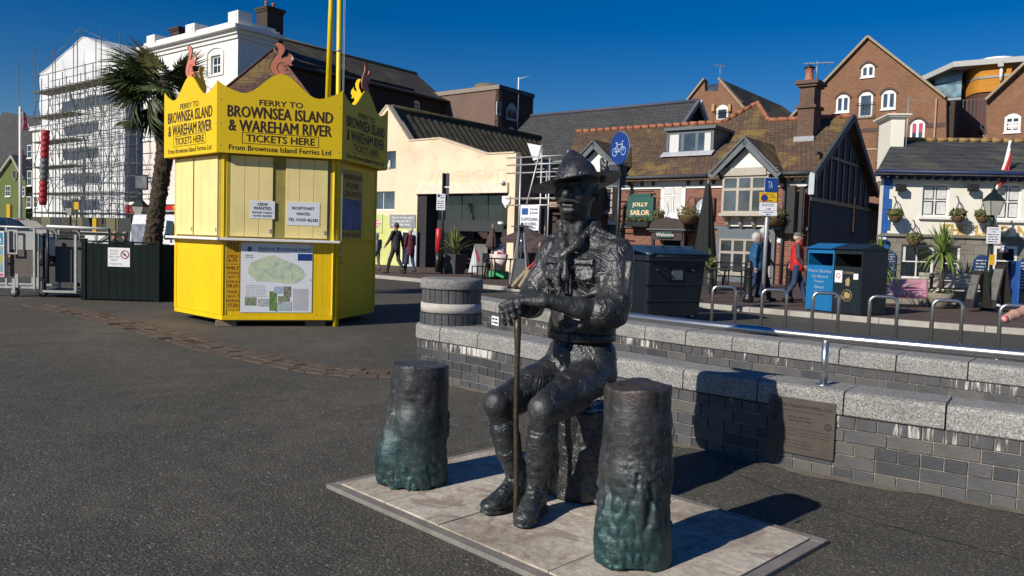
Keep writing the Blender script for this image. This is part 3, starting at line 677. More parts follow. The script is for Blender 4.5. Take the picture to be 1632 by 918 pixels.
# bicycle racks
for i,(px,py)in enumerate([(1155,456),(1235,461),(1317,466),(1409,472),(1511,478),(1621,486)]):
    Z=FOCAL* .65/(py-384-(px-816)* .0314);q=P(px,py,Z)
    if i==0:
        rk=empty('bike_rack',(q.x,q.y,0),R(-10));pts=[];w2= .19;r_= .09;H_= .75
        pts=[(-w2,0, .0),(-w2,0,H_-r_)]+[(-w2+r_-r_*math.cos(a),0,H_-r_+r_*math.sin(a))for a in np.linspace(.2,PI/2,5)]+[(w2-r_+r_*math.sin(a),0,H_-r_+r_*math.cos(a))for a in np.linspace(0,PI/2- .2,5)]+[(w2,0,H_-r_),(w2,0,0)]
        MB().tube(pts, .027,12).build('hoop',STEEL,rk);
        for sx in(-1,1):MB().lathe([(.06,0.001),(.06, .008),(.05, .012)],14,M=Matrix.Translation((sx*w2,0,0))).build('foot_plate',STEEL,rk)
        first_rack=rk
    else:rk=copy_tree(first_rack);rk.location=(q.x,q.y,0);rk.rotation_euler=(0,0,R(-10-2*i))
    tag(rk,['steel hoop bike rack right of the wheelie bin, farthest left','steel hoop bike rack in front of the red jacket man','steel hoop bike rack in front of the blue recycling bin','steel hoop bike rack below the pink banner','steel hoop bike rack in front of the stone planter and bench','steel hoop bike rack behind the pointing fingers, farthest right'][i],'bike rack','steel hoop bike racks behind the handrail')

# dusty mortar fillet along the wall foot and a jagged crack in the asphalt
rr=random.Random(9);vs=[];us_=np.arange(.5,low.L- .2, .05)
for u in us_:
    for of in(-.01, .07+ .035*math.sin(u*5.1)+ .02*math.sin(u*13.7+1)+rr.uniform(0, .018)):p,_=low.at(u,of);vs.append((p.x,p.y, .006 if of< .02 else .0035))
MB().add(vs,[(2*i,2*i+1,2*i+3,2*i+2)for i in range(len(us_)-1)]).build('wall_foot_mortar',mat('dusty_mortar',(.155, .135, .105), .95,var=.35,sc=9,bmp=.6,bsc=40))['kind']='structure'
cp_=[G(*p)for p in((1140,742),(1215,772),(1290,800),(1374,826),(1429,842),(1518,864),(1640,896))];vs=[]
for a,b2 in zip(cp_,cp_[1:]):
    for k in range(9):q=a.lerp(b2,k/9)+Vector((rr.uniform(-.012, .012),rr.uniform(-.012, .012),0));w_=rr.uniform(.0012, .004);vs+=[(q.x-w_,q.y-w_, .003),(q.x+w_,q.y+w_, .003)]
MB().add(vs,[(2*i,2*i+1,2*i+3,2*i+2)for i in range(len(vs)//2-1)]).build('asphalt_crack',mat('crack_dark',(.018, .015, .012),1.0))['kind']='structure'
# ------------------------------------------------------------ bronze statue, its seat and the two stumps
BZ=bronze('bronze', .12,0.0, .45);BZB=bronze('bronze_skin', .12,0, .45,crease=False);BZH=bronze('bronze_hat');BZL=bronze('bronze_lower', .22,0.0, .45)
ST=empty('bronze_statue',(.385,4.30, .03),R(-38.3));tag(ST,'bronze statue of a seated moustached man in broad hat and shorts holding a staff','statue')
# local frame: -y is where he faces, +x his left (image right)
NZ=((.0022,16,1,(1,1,1)),(.0012,38,3,(1,1,1)))
NSK=((.0012,50,1,(1,1,1)),(.0008,120,4,(1,1,1)))
NCL=((.006,5,1,(1.8,1, .7)),(.0035,13,3,(1.6,1, .6)),(.0008,60,4,(1,1,1)))
SHL,SHR=(.208, .01,1.325),(-.218, .01,1.325)
ELL,ELR=(.262,-.13,1.02),(-.262,-.12,1.02)
WRL,WRR=(.06,-.43,1.085),(-.13,-.42,1.04)
KNL,KNR=(.135,-.52, .565),(-.165,-.50, .545)
ANL,ANR=(.035,-.42, .11),(-.125,-.375, .11)
# seat: rough bronze tree section
sdf([('c',(0.04, .06,0.0),(0.02, .04, .50), .215, .20, .03),('c',(.14,-.03,0.0),(.10,-.0, .35), .10, .08, .05),('c',(-.1,-.02,0.0),(-.08,0, .4), .10, .07, .05),('b',(0, .05,-.1),(.4, .4, .1), .0),('-b',(0,0,-.2),(.6, .6, .2),0)][:3]+[('-b',(0,0,-.2),(.6, .6, .2),0.0, .005),('-c',(.085,-.17,0),(.075,-.15, .6), .018, .02, .02),('-c',(-.03,-.19,0),(-.04,-.15, .6), .02, .014, .02),('-b',(0,0, .75),(.6, .6, .25),0.0, .01)],
    .008,'seat_block',bronze('bronze_seat_bark'),ST, .03,noise=((.016,9,1,(1,1, .25)),(.006,30,3,(1,1, .5)),(.002,80,4,(1,1,1))))
HS=1.12;HC=Vector((-.018,-.072,1.655));HY=R(14)
def hd(x,y,z):
    """head frame -> statue frame (turned a little to his left)"""
    c,s=math.cos(HY),math.sin(HY);x,y,z=x*HS,y*HS,z*HS;return(HC.x+x*c-y*s,HC.y+x*s+y*c,HC.z+z)
hr=(0,0,14)
def fingers(wr,kn,spread,tips,r=.0125):
    out=[]
    for i in range(4):
        a=Vector(kn[i]);m1=Vector(tips[i][0]);m2=Vector(tips[i][1]);e=Vector(tips[i][2])
        out+=[('c',a,m1,r*1.12,r*1.05, .006),('e',a,(r*1.35,r*1.3,r*1.25), .006),('c',m1,m2,r*1.02,r* .95, .005),('e',m1,(r*1.12,)*3, .004),('c',m2,e,r* .92,r* .78, .004)]
    return out
def hs(p):return(p[0],p[1],tuple(q*HS for q in p[2]))+p[3:]if p[0][-1]=='e' else(p[0],p[1],p[2],p[3]*HS,p[4]*HS)+p[5:]
body=[hs(p)for p in[ # head
    ('e',hd(0, .015, .03),(.098, .118, .125), .03,hr),('e',hd(0,-.03,-.045),(.074, .082, .095), .03,hr),('e',hd(0,-.058,-.112),(.042, .04, .034), .03,hr),
    ('e',hd(0,-.103, .022),(.068, .022, .016), .02,hr),('c',hd(0,-.108, .018),hd(0,-.142,-.03), .012, .018, .014),('e',hd(.016,-.125,-.036),(.012, .014, .011), .008,hr),('e',hd(-.016,-.125,-.036),(.012, .014, .011), .008,hr),
    ('-e',hd(.036,-.118, .0),(.021, .018, .013), .014,hr),('-e',hd(-.036,-.118, .0),(.021, .018, .013), .014,hr),('e',hd(.036,-.098, .0),(.016, .013, .012), .004,hr),('e',hd(-.036,-.098, .0),(.016, .013, .012), .004,hr),
    ('c',hd(.02,-.106,-.016),hd(.052,-.096,-.012), .005, .004, .008),('c',hd(-.02,-.106,-.016),hd(-.052,-.096,-.012), .005, .004, .008),
    ('e',hd(.052,-.074,-.028),(.026, .026, .022), .02,hr),('e',hd(-.052,-.074,-.028),(.026, .026, .022), .02,hr),
    ('c',hd(.004,-.130,-.054),hd(.050,-.108,-.066), .013, .008, .005),('c',hd(-.004,-.130,-.054),hd(-.050,-.108,-.066), .013, .008, .005),
    ('c',hd(-.022,-.112,-.079),hd(.022,-.112,-.079), .0085, .0085, .006),('-c',hd(-.026,-.124,-.0715),hd(.026,-.124,-.0715), .0035, .0035, .004),('c',hd(-.02,-.104,-.104),hd(.02,-.104,-.104), .012, .012, .02),
    ('e',hd(.098, .022,-.015),(.013, .024, .038), .008,(0,-8,14+20)),('e',hd(-.098, .022,-.015),(.013, .024, .038), .008,(0,8,14-20)),('-e',hd(.106, .014,-.012),(.008, .012, .02), .006,hr)]]+[
    ('c',(.0,-.045,1.35),hd(0, .005,-.06), .072, .066, .03),('c',hd(-.05,-.03,-.09),hd(-.03,-.04,-.2), .02, .018, .02),('c',hd(.05,-.03,-.09),hd(.03,-.04,-.2), .02, .018, .02),
    # core, arms
    ('c',(0,0, .75),(0,0,1.3), .12, .12, .03),('c',SHL,ELL, .055, .05),('c',SHR,ELR, .055, .05),('c',(-.18,0,1.32),(.18,0,1.32), .05, .05),
    ('c',ELL,(.17,-.29,1.05), .056, .052, .02),('c',(.17,-.29,1.05),WRL, .052, .034, .02),('c',ELR,(-.2,-.28,1.03), .054, .05, .02),('c',(-.2,-.28,1.03),WRR, .05, .033, .02),
    # thighs, knees, shins
    ('c',(.09,0, .66),KNL, .095, .072),('c',(-.09,0, .66),KNR, .095, .072),('e',(KNL[0],KNL[1]- .012,KNL[2]+ .008),(.056, .048, .058), .03),('e',(KNR[0],KNR[1]- .012,KNR[2]+ .008),(.056, .048, .058), .03),
    ('c',KNL,ANL, .062, .044),('c',KNR,ANR, .062, .044)]
# his left hand (image right arm) lies on top; right hand below grips the staff
def hand(wr,dirv,up,side,curl,s=1.0):
    w=Vector(wr);d=Vector(dirv).normalized();u=Vector(up);u=(u-d*u.dot(d)).normalized();sd=d.cross(u)*side
    o=[];kn=[]
    for i in range(4):
        f=(i-1.5);kn.append(w+d*(.098- .005*abs(f- .2))*s+sd*f* .027*s+u*(.014- .004*abs(f))*s)
    for i in range(4):o.append(('c',w+sd*(i-1.5)* .012*s,kn[i], .024*s, .018*s, .014))
    o.append(('c',w+sd*-.01,w+d* .05*s+sd*-.035*s-u* .014*s, .022*s, .021*s, .014))
    ln=(.040, .046, .043, .034)
    for i in range(4):
        a=kn[i];dd=d.copy();p0=a
        for j,(fr,cv)in enumerate(((1.0,curl[0]),(.72,curl[1]),(.58,curl[2]))):
            q=Matrix.Rotation(-cv*(1+ .08*(i-1.5)),3,d.cross(u));dd=(q@dd).normalized();p1=p0+dd*ln[i]*fr*s*1.15
            r0=(.0135, .0122, .0112)[j]*s;o+=[('c',p0,p1,r0,r0* .9, .004),('e',p0,(r0*1.12,)*3, .004)];p0=p1
    t0=w+d* .045*s-sd* .036*s-u* .012*s;t1=t0+(d* .75-sd* .45-u* .5).normalized()* .042*s;t2=t1+(d* .95+sd* .25-u* .4).normalized()* .036*s
    o+=[('c',t0,t1, .0165*s, .0145*s, .006),('c',t1,t2, .0145*s, .0115*s, .003)]
    return o
body+=hand(WRL,(-1.0,-.30, .06),(.05,-.45, .9),-1,(1.0, .85, .5),1.1)
body+=hand(WRR,(.35,-.9, .12),(-.35,-.1, .95),-1,(.8, .9, .6),1.08)
b_=sdf(body, .0052,'body',BZB,ST, .02,noise=NSK)
# boots
for nm,an,toe,yaw in(('boot',ANL,(.105,-.625),0),('boot',ANR,(-.145,-.60),0)):
    ax,ay=an[0],an[1];tx,ty=toe;v=Vector((tx-ax,ty-ay,0));d=v.normalized();n_=Vector((-d.y,d.x,0));A0=Vector((ax,ay,0));yz=math.degrees(math.atan2(d.y,d.x))+90
    pr=[('c',A0+Vector((0,0, .21)),A0+Vector((0,0, .10)), .052, .055, .03),('c',A0-d* .04+Vector((0,0, .05)),A0+d* .10+Vector((0,0, .055)), .048, .046, .04),('c',A0+Vector((0,0, .12)),A0+d* .13+Vector((0,0, .058)), .045, .042, .04),
          ('e',A0+d*(v.length- .055)+Vector((0,0, .042)),(.058, .072, .040), .03,(0,0,yz)),('b',A0-d* .045+Vector((0,0, .012)),(.036, .035, .010), .008, .006,(0,0,yz)),('e',A0+d*(v.length- .085)+Vector((0,0, .012)),(.063, .105, .018), .008,(0,0,yz)),('c',A0+Vector((0,0, .012)),A0+d* .09+Vector((0,0, .010)), .040, .046, .01),('-b',(0,-.4,-.2),(1,1, .2),0, .002),
          ('-c',A0+d*(v.length- .105)+n_* .06+Vector((0,0, .06)),A0+d*(v.length- .105)-n_* .06+Vector((0,0, .06)), .004, .004, .006)]
    for i in range(5):
        q=A0+d*(.050+ .026*i)+Vector((0,0, .162- .021*i));pr.append(('c',q+n_* .022,q-n_* .022+Vector((0,0,-.006)), .0065, .0065, .004))
    sdf(pr, .0055,nm,BZL,ST, .01,noise=NZ)
    MB().tube([A0+d*(.045+ .026*(i%2))+n_*(.02 if i%2 else-.02)+Vector((0,0, .185- .022*i))for i in range(6)], .004,6).build('bootlace',BZL,ST)
# stockings with turned-down tops
for kn,an in((KNL,ANL),(KNR,ANR)):
    k_,a_=Vector(kn),Vector(an);t1=k_.lerp(a_, .34);t2=k_.lerp(a_, .56)
    calf=k_.lerp(a_, .42)+Vector((0, .022,0))
    sdf([('c',t1,a_+Vector((0,0, .05)), .064, .049, .02),('c',calf,k_.lerp(a_, .7), .062, .05, .03),('c',k_.lerp(a_, .30),t2, .069, .068, .004),('c',k_.lerp(a_, .285),k_.lerp(a_, .30), .071, .071, .004),('c',t2-Vector((0,0, .003)),t2, .0705, .070, .003)],
        .0065,'stocking',BZL,ST, .01,noise=((.002,20,1,(1,1, .4)),(.0015,60,4,(1,1,1))))
# shirt with sleeves rolled above the elbow
sh=[('e',(0, .02,1.15),(.215, .145, .24), .05),('e',(0, .0, .93),(.20, .155, .16), .06),('c',(-.15, .02,1.31),(.15, .02,1.31), .09, .09, .05),('c',(-.02,-.02,1.43),(.16, .01,1.325), .075, .075, .05),('c',(-.02,-.02,1.43),(-.17, .01,1.325), .075, .075, .05),('e',(.10,-.085,1.24),(.10, .07, .10), .05),('e',(-.10,-.085,1.24),(.10, .07, .10), .05),
      ('c',SHL,(.25,-.08,1.10), .080, .090, .04),('c',SHR,(-.252,-.08,1.10), .080, .088, .04),('c',(.256,-.10,1.07),(.235,-.19,1.03), .090, .088, .02),('c',(-.255,-.1,1.07),(-.24,-.18,1.03), .085, .080, .02),('c',(.20,-.22,1.02),(.15,-.25, .95), .05, .018, .03),
      ('e',(.262,-.12, .995),(.075, .085, .06), .03),('e',(-.26,-.115,1.0),(.07, .08, .055), .03),
      # placket, pockets, collar, shoulder straps, folds
      ('c',(.0,-.165,1.30),(.0,-.150, .86), .014, .014, .012),('b',(.098,-.142,1.235),(.05, .014, .055), .006, .008,(-8,0,12)),('b',(-.098,-.142,1.235),(.05, .014, .055), .006, .008,(-8,0,-12)),('b',(.098,-.152,1.275),(.054, .012, .016), .005, .004,(-8,0,12)),('b',(-.098,-.152,1.275),(.054, .012, .016), .005, .004,(-8,0,-12)),
      ('c',(.08,-.05,1.455),(.225, .0,1.392), .016, .020, .008),('c',(-.10,-.05,1.445),(-.235, .0,1.392), .016, .020, .008),('c',(.04,-.115,1.38),(.085,-.03,1.47), .026, .02, .02),('c',(-.06,-.115,1.38),(-.115,-.03,1.46), .026, .02, .02),('c',(.085,-.02,1.48),(0, .06,1.50), .02, .02, .02),('c',(-.115,-.02,1.46),(0, .06,1.50), .02, .02, .02),('c',(.02,-.15,1.33),(.17,-.12,1.29), .010, .006, .012),('c',(.0,-.17,1.18),(.17,-.13,1.16), .012, .008, .015),('c',(.03,-.16,1.25),(.12,-.15,1.14), .010, .006, .012),('c',(-.18,-.11,1.30),(-.12,-.15,1.05), .012, .010, .02),('c',(.27,-.05,1.22),(.30,-.12,1.05), .014, .010, .015),('c',(.17,-.10,1.25),(.22,-.16,1.06), .014, .010, .015),
      ('c',(.2,-.1,1.14),(.05,-.155,1.08), .016, .012, .03),('c',(.19,-.09,1.08),(.03,-.15,1.0), .018, .012, .03),('c',(-.19,-.09,1.12),(-.05,-.15,1.04), .018, .012, .03),('c',(-.16,-.09,1.03),(-.02,-.15, .95), .018, .012, .03),('c',(.16,-.09,1.0),(.02,-.15, .91), .018, .012, .03),
      ('c',(.22,-.06,1.27),(.27,-.11,1.13), .014, .018, .02),('c',(.31,-.04,1.28),(.33,-.1,1.12), .012, .016, .02),('c',(.2,-.14,1.09),(.33,-.14,1.10), .014, .014, .015),('c',(.21,-.17,1.05),(.33,-.17,1.03), .014, .012, .012),('c',(-.2,-.13,1.09),(-.33,-.12,1.10), .012, .012, .015),('-e',(0,-.06,1.50),(.065, .06, .06), .02)]
sdf(sh, .0058,'shirt',BZ,ST, .03,noise=NCL)
for z in(1.20,1.11,1.02, .94):MB().lathe([(.0,-.003),(.009,-.002),(.009, .003),(.0, .005)],10,M=Matrix.Translation((.0,-.182+(1.2-z)* .03,z))@Matrix.Rotation(R(90),4,'X')).build('button',BZ,ST)
# belt and shorts
MB().lathe([(.186,-.02),(.193,-.018),(.195, .018),(.186, .022)],40,M=Matrix.Translation((0, .0, .875))@Matrix.Diagonal((1.0, .86,1,1))).build('belt',BZ,ST)
MB().box(-.032, .032,-.178,-.16, .852, .898,ch=.004).build('belt_buckle',BZ,ST)
def mid(a,b,t):return Vector(a).lerp(Vector(b),t)
srt=[('e',(0, .01, .78),(.20, .17, .13), .05)]
for hp,kn,sx in(((.10, .0, .68),KNL,1),((-.10, .0, .68),KNR,-1)):
    kk=mid(hp,kn, .92)+Vector((0,0, .0));srt+=[('c',hp,mid(hp,kn, .5), .122, .105, .04),('c',mid(hp,kn, .5),kk, .105, .080, .03),('c',mid(hp,kn, .90),mid(hp,kn, .94), .083, .081, .006),('c',mid(hp,kn, .5)+Vector((0,0,-.05)),mid(hp,kn, .86)+Vector((0,0,-.035)), .08, .07, .03)]
sdf(srt, .0062,'shorts',BZ,ST, .03,noise=NCL)
# neckerchief with knot and hanging ends, lanyard and cord
sdf([('c',hd(-.085, .03,-.16),(-.055,-.125,1.36), .024, .026, .02),('c',hd(.085, .03,-.16),(.05,-.135,1.37), .024, .026, .02),('c',hd(-.085, .03,-.16),hd(0, .1,-.14), .024, .022, .03),('c',hd(.085, .03,-.16),hd(0, .1,-.14), .024, .022, .03),('c',(-.055,-.125,1.36),(-.012,-.165,1.315), .026, .022, .02),('c',(.05,-.135,1.37),(-.008,-.165,1.315), .026, .022, .02),
     ('e',(-.012,-.178,1.305),(.030, .026, .026), .006),('c',(-.02,-.178,1.29),(-.05,-.182,1.17), .017, .026, .01),('c',(.0,-.18,1.29),(.012,-.19,1.19), .015, .022, .01),('c',(-.04,-.185,1.22),(-.035,-.187,1.13), .012, .016, .01),('-c',(-.045,-.215,1.28),(-.06,-.21,1.14), .006, .006, .006),('-c',(-.0,-.215,1.28),(.01,-.215,1.18), .006, .006, .006)],
    .005,'neckerchief',BZ,ST, .02,noise=((.004,22,1,(1,1, .5)),(.0015,70,4,(1,1,1))))
MB().tube([(-.015,-.19,1.14),(-.03,-.195,1.09),(-.06,-.19,1.05),(-.09,-.18,1.07),(-.085,-.18,1.12),(-.05,-.19,1.13)], .008,8).build('lanyard',BZ,ST)
# broad brimmed hat with pinched crown
def hat():
    n,rings_=48,[]
    # (radius x, radius y, z, brim curl)
    prof=[(.0, .186),(.016, .181),(.042, .155),(.074, .118),(.100, .078),(.111, .043),(.115, .017),(.119, .0),(.165,-.002),(.205,-.003),(.238,-.003),(.2405, .001),(.237, .006),(.205, .005),(.165, .004),(.1, .002)]
    vs=[];k=len(prof)
    for r,z in prof:
        for j in range(n):
            a=2*PI*j/n;d=1.0;zz=z
            if z> .02 and r> .001 and r< .11:d=1- .13*max(0,math.cos(4*a+PI))*min(1,(z- .02)/ .1)
            if r> .12:zz+= .005*math.cos(2*a)*(r/ .228)**2+ .004*math.sin(3*a+1)
            vs.append((r*d*math.cos(a),r*d*1.06*math.sin(a),zz))
    fs=[(i*n+j,i*n+(j+1)%n,(i+1)*n+(j+1)%n,(i+1)*n+j)for i in range(k-1)for j in range(n)]
    V=np.array(vs);return V,fs
V,fs=hat();me=bpy.data.meshes.new('hat');me.from_pydata(V.tolist(),[],fs);me.polygons.foreach_set('use_smooth',[True]*len(fs));me.update()
hato=link('hat',me,BZH,ST,hd(-.004, .012, .030),(R(-2),R(-12.5),HY));sb=hato.modifiers.new('s','SUBSURF');sb.levels=sb.render_levels=2;hato.data.materials[0]=BZH
tx=bpy.data.textures.new('hat_dents','CLOUDS');tx.noise_scale= .035;dm=hato.modifiers.new('d','DISPLACE');dm.texture=tx;dm.strength= .007;dm.mid_level= .5
MB().lathe([(.112,0),(.119, .002),(.117, .03),(.108, .034)],40,M=Matrix.Diagonal((1,1.06,1,1))).build('hat_band',BZH,ST,hd(-.004, .012, .040),(R(-2),R(-12.5),HY))
sdf([('c',(.0,0,0),(.01, .0, .05), .018, .024, .01),('c',(.01,0, .05),(-.012,0, .105), .022, .012, .01),('c',(.0,0, .02),(.022,0, .09), .014, .01, .01)], .004,'hat_plume',BZH,ST, .01,loc=hd(.118, .03, .05),noise=((.002,40,1,(1,1, .4)),))
# staff
sp_=Vector((-.045,-.515,1.005));se_=Vector((-.0,-.535, .0))
MB().tube([se_.lerp(sp_,t)+Vector((.003*math.sin(9*t),0,0))for t in np.linspace(0,1,14)],[.0135]*11+[.015, .018, .017],12).build('staff',mat('worn_bronze',(0.075,0.056,0.036),0.42,0.5,var=.25,sc=20,bmp=.3),ST)

def stump(name,base,top,r0,r1,h,lean,label,seed,bumps,m,dark_top=False):
    o=empty(name,(base.x,base.y, .03));tag(o,label,'stump','bronze tree stumps flanking the statue')
    pr=[('c',(lean[0]* .0,0,-.05),(lean[0]* .5,lean[1]* .5,h* .5),r0,(r0+r1)/2* .97, .02),('c',(lean[0]* .5,lean[1]* .5,h* .5),(lean[0],lean[1],h+ .2),(r0+r1)/2* .97,r1, .04)]+bumps
    pr+=[('-b',(0,0,-.2),(.6, .6, .2),0, .004),('-b',(lean[0],lean[1],h+ .3),(.6, .6, .3),0, .008,(math.degrees(0.0)+top[0],top[1],0))]
    sdf(pr, .0058,'trunk',m,o, .03,noise=((.006,5,seed,(1,1, .4)),(.003,14,seed+3,(1,1, .6)),(.0009,40,seed+5,(.3, .3,1.6)),(.009,12,seed+2,(1,1, .45),4.2, .15),(.006,30,seed+4,(1,1, .6),3.6, .05),(.004,60,seed+6,(1,1,1),4.5, .08)))
    return o
BSL=bronze('bronze_stump_left', .70, .0, .48,striate=True,crease=False);BSR=bronze('bronze_stump_right', .85, .0, .46,browntop=.80,striate=True,crease=False)
sl=Vector((-.525,4.44,0))
stump('tree_stump',sl,(-1.5,2), .195, .155, .672,(.035, .0),'left bronze tree stump with verdigris burl swelling from its lower left side',11,
      [('e',(-.115,-.06, .13),(.10, .115, .19), .06),('-c',(-.06,-.22, .02),(-.05,-.20, .22), .014, .02, .02),('-e',(-.075,-.21, .30),(.03, .04, .05), .02),('c',(-.14,-.08, .30),(-.11,-.11, .40), .03, .012, .03)],BSL)
sr=Vector((.565,3.43,0))
stump('tree_stump',sr,(1.5,-2.5), .178, .148, .775,(-.0, .0),'right bronze tree stump, nearest the camera, with ragged green bark at its foot',7,
      [('e',(-.085,-.07, .10),(.095, .09, .22), .06),('e',(.03,-.115, .20),(.07, .07, .15), .05),('-c',(.02,-.205, .02),(.04,-.165, .38), .004, .009, .012),('-c',(-.05,-.20, .08),(-.015,-.165, .42), .004, .008, .012),('c',(.11,-.12, .66),(.09,-.14, .58), .010, .007, .008),('c',(.135,-.1, .66),(.13,-.12, .58), .008, .010, .008)],BSR)
# ------------------------------------------------------------ six-sided yellow ticket kiosk
KC=Vector((-3.93,13.36,0));KA=R(16.8)
kio=empty('ticket_kiosk',KC,KA);tag(kio,'bright yellow six-sided ferry ticket kiosk with crown-shaped sign boards','kiosk')
LB_,LS_=1.60,1.78;AP,AS=LB_* .866,LS_* .866
Z0,ZC,ZT= .10,1.32,2.60
def side_M(k):return Matrix.Rotation(R(60*k),4,'Z')
SQ=[(.13,1.33),(.32,1.39),(.51,1.33),(.62,1.17),(.6,1.0),(.5, .85),(.46, .74),(.57, .79),(.70, .84),(.76, .93),(.77,1.03),(.83, .95),(.93, .90),(1.0, .77),(.98, .67),(.9, .62),(.88, .53),(.96, .49),(.87, .43),(.72, .48),(.67, .37),(.70, .25),(.84, .22),(.85, .13),(.67, .08),(.48, .01),(.22, .01),(.06, .11),(-.02, .30),(.03, .53),(.17, .74),(.29, .91),(.32,1.1),(.25,1.23)]
SQR=mat('squirrel_red_paint',(0.60,0.20,0.125),0.6,var=.06)
def crown(L):
    def zz(t):
        t=min(t,1-t)
        return 3.435+ .15*(1-t/ .20)**1.7 if t< .20 else 3.435+ .315*(.5- .5*math.cos(PI*min((t- .20)/ .30,1)))
    h2=[(i/48,zz(i/48))for i in range(49)]
    return[(-L/2,2.56)]+[(-L/2+a*L,z)for a,z in h2]+[(L/2,2.56)]
for k in range(-2,4):
    M_=side_M(k);rz=R(60*k)
    # crown board with lettering and squirrel
    out=crown(LS_- .006);out=[out[0]]+out[1:-1]+[out[-1]];out=[(LS_/2- .003,2.56)]+list(reversed(out[1:-1]))+[(-LS_/2+ .003,2.56)]
    bd=MB().prism(out[::-1],-AS,-AS+ .018).build('sign_board',YELS,kio,rot=(0,0,rz))
    recalc(bd)
    tx_=[('FERRY TO', .62, .082,3.315, .012),('BROWNSEA ISLAND',1.50, .165,3.165, .013),('& WAREHAM RIVER',1.47, .165,2.965, .013),('TICKETS HERE', .98, .105,2.79, .014),('From Brownsea Island Ferries Ltd',1.45, .075,2.645, .008)]
    if k in(-1,0,1):
        for s_,w_,h_,z_,bo in tx_:text(s_,'lettering',INK,bd, .15,(0,-AS- .002,z_),width=w_,height=h_,bold=bo)
        fr=MB();w2,h2= .545, .082
        for a in((-w2,w2,h2- .008,h2),(-w2,w2,-h2,-h2+ .008),(-w2,-w2+ .008,-h2,h2),(w2- .008,w2,-h2,h2)):fr.box(a[0],a[1],-AS- .002,-AS,2.79+a[2],2.79+a[3])
        fr.build('text_frame',INK,bd)
        for sx in(-1,1):
            for z_ in(2.66,2.98,3.32):MB().lathe([(.009,0),(.006, .005)],8,M=Matrix.Translation((sx*(LS_/2- .05),-AS,z_))@Matrix.Rotation(R(90),4,'X')).build('screw',GALV,bd)
    s_= .345;sq=MB().prism([((x- .5)*s_,z*s_+3.735)for x,z in SQ][::-1],-AS+ .0185,-AS+ .032,m=0)
    for i in range(len(sq.f)):
        ys=[sq.v[j].y for j in sq.f[i]]
        if min(ys)>-AS+ .031:sq.m[i]=1
    so=recalc(sq.build('squirrel_cutout',[SQR,YELS],kio,rot=(0,0,rz)))
    # painted outlines of haunch, arm, eye
    if k in(-1,0,1):
        ln=MB();yy=-AS+ .017
        def cv(pts,r=.004):ln.tube([((x- .5)*s_,yy,z*s_+3.735)for x,z in pts],r,4,smooth=False)
        cv([(x,z)for x,z in SQ]+[SQ[0]], .0035);cv([(.38, .12),(.28, .28),(.34, .48),(.5, .56),(.62, .5)]);cv([(.5, .44),(.62, .4),(.72, .45)]);cv([(.5, .3),(.62, .22),(.7, .24)]);ln.build('painted_outline',INK,so)
        MB().prism([((.83+ .022*math.cos(a)- .5)*s_,(.80+ .022*math.sin(a))*s_+3.735)for a in np.linspace(0,2*PI,9)[:-1]],yy- .001,yy).build('eye',INKB,so)
        MB().prism([((x- .5)*s_,z*s_+3.735)for x,z in[(.88, .68),(.97, .74),(.95, .83),(.88, .8)]][::-1],yy- .001,yy).build('muzzle_patch',WHITE,so)
    # body: boards, corner post, shutters
    W2=LB_/2;n=15 if k!=1 else 10;pw_=(LB_- .10)/n
    pn=MB().box(-W2+ .003,W2- .003,-AP+ .02,-AP+ .05,Z0+ .05,ZT+ .35).build('wall_panel',YEL,kio,rot=(0,0,rz))
    if k in(-1,0,1):
        for i in range(n):
            x0=-W2+ .05+i*pw_;MB().box(x0+ .0015,x0+pw_- .0015,-AP+ .002,-AP+ .019,Z0+ .075,ZC- .04,ch=.002).build('board',YEL,pn)
    MB().box(-W2- .004,W2+ .004,-AP- .012,-AP+ .018,Z0,Z0+ .07,ch=.004).build('skirting',YEL,kio,rot=(0,0,rz))
    MB().box(-W2- .02,-W2+ .05,-AP- .006,-AP+ .018,Z0+ .072,ZT+ .3).build('corner_post',YEL,kio,rot=(0,0,rz));MB().box(W2- .05,W2+ .02,-AP- .0055,-AP+ .0185,Z0+ .072,ZT+ .3).build('corner_post',YEL,kio,rot=(0,0,rz))
    MB().box(-LS_/2+ .02,LS_/2- .02,-AS+ .02,-AP+ .02,2.565,2.60).build('soffit',YEL,kio,rot=(0,0,rz))
    if k in(-1,0):
        MB().box(-W2- .09,W2+ .09,-AP- .13,-AP+ .0,ZC- .035,ZC+ .005,ch=.006).build('counter_ledge',WHITE,kio,rot=(0,0,rz))
    if k in(-1,0):
        bays=[(-.70,-.10),(.08, .70)]if k==0 else[(-.74,-.14),(-.10, .66)]
        for bi,(a,c)in enumerate(bays):
            sh_=MB().box(a+ .004,c- .004,-AP- .012,-AP+ .0,ZC+ .03,ZT- .06).build('shutter',YELP,kio,rot=(0,0,rz));m_=3;q=(c-a)/m_
            for i in range(m_):MB().box(a+i*q+ .003,a+(i+1)*q- .003,-AP- .026,-AP- .0125,ZC+ .032,ZT- .062,ch=.003).build('shutter_board',YELP,sh_)
            MB().box(c- .05,c- .02,-AP- .032,-AP- .0265,ZC+ .09,ZC+ .15,ch=.002).build('latch',GALV,sh_)
        MB().box(-W2+ .05,W2- .05,-AP- .006,-AP+ .0015,ZC+ .02,ZT- .03).build('shutter_recess',mat('olive_shadow_paint',(0.30,0.25,0.06), .7),kio,rot=(0,0,rz))
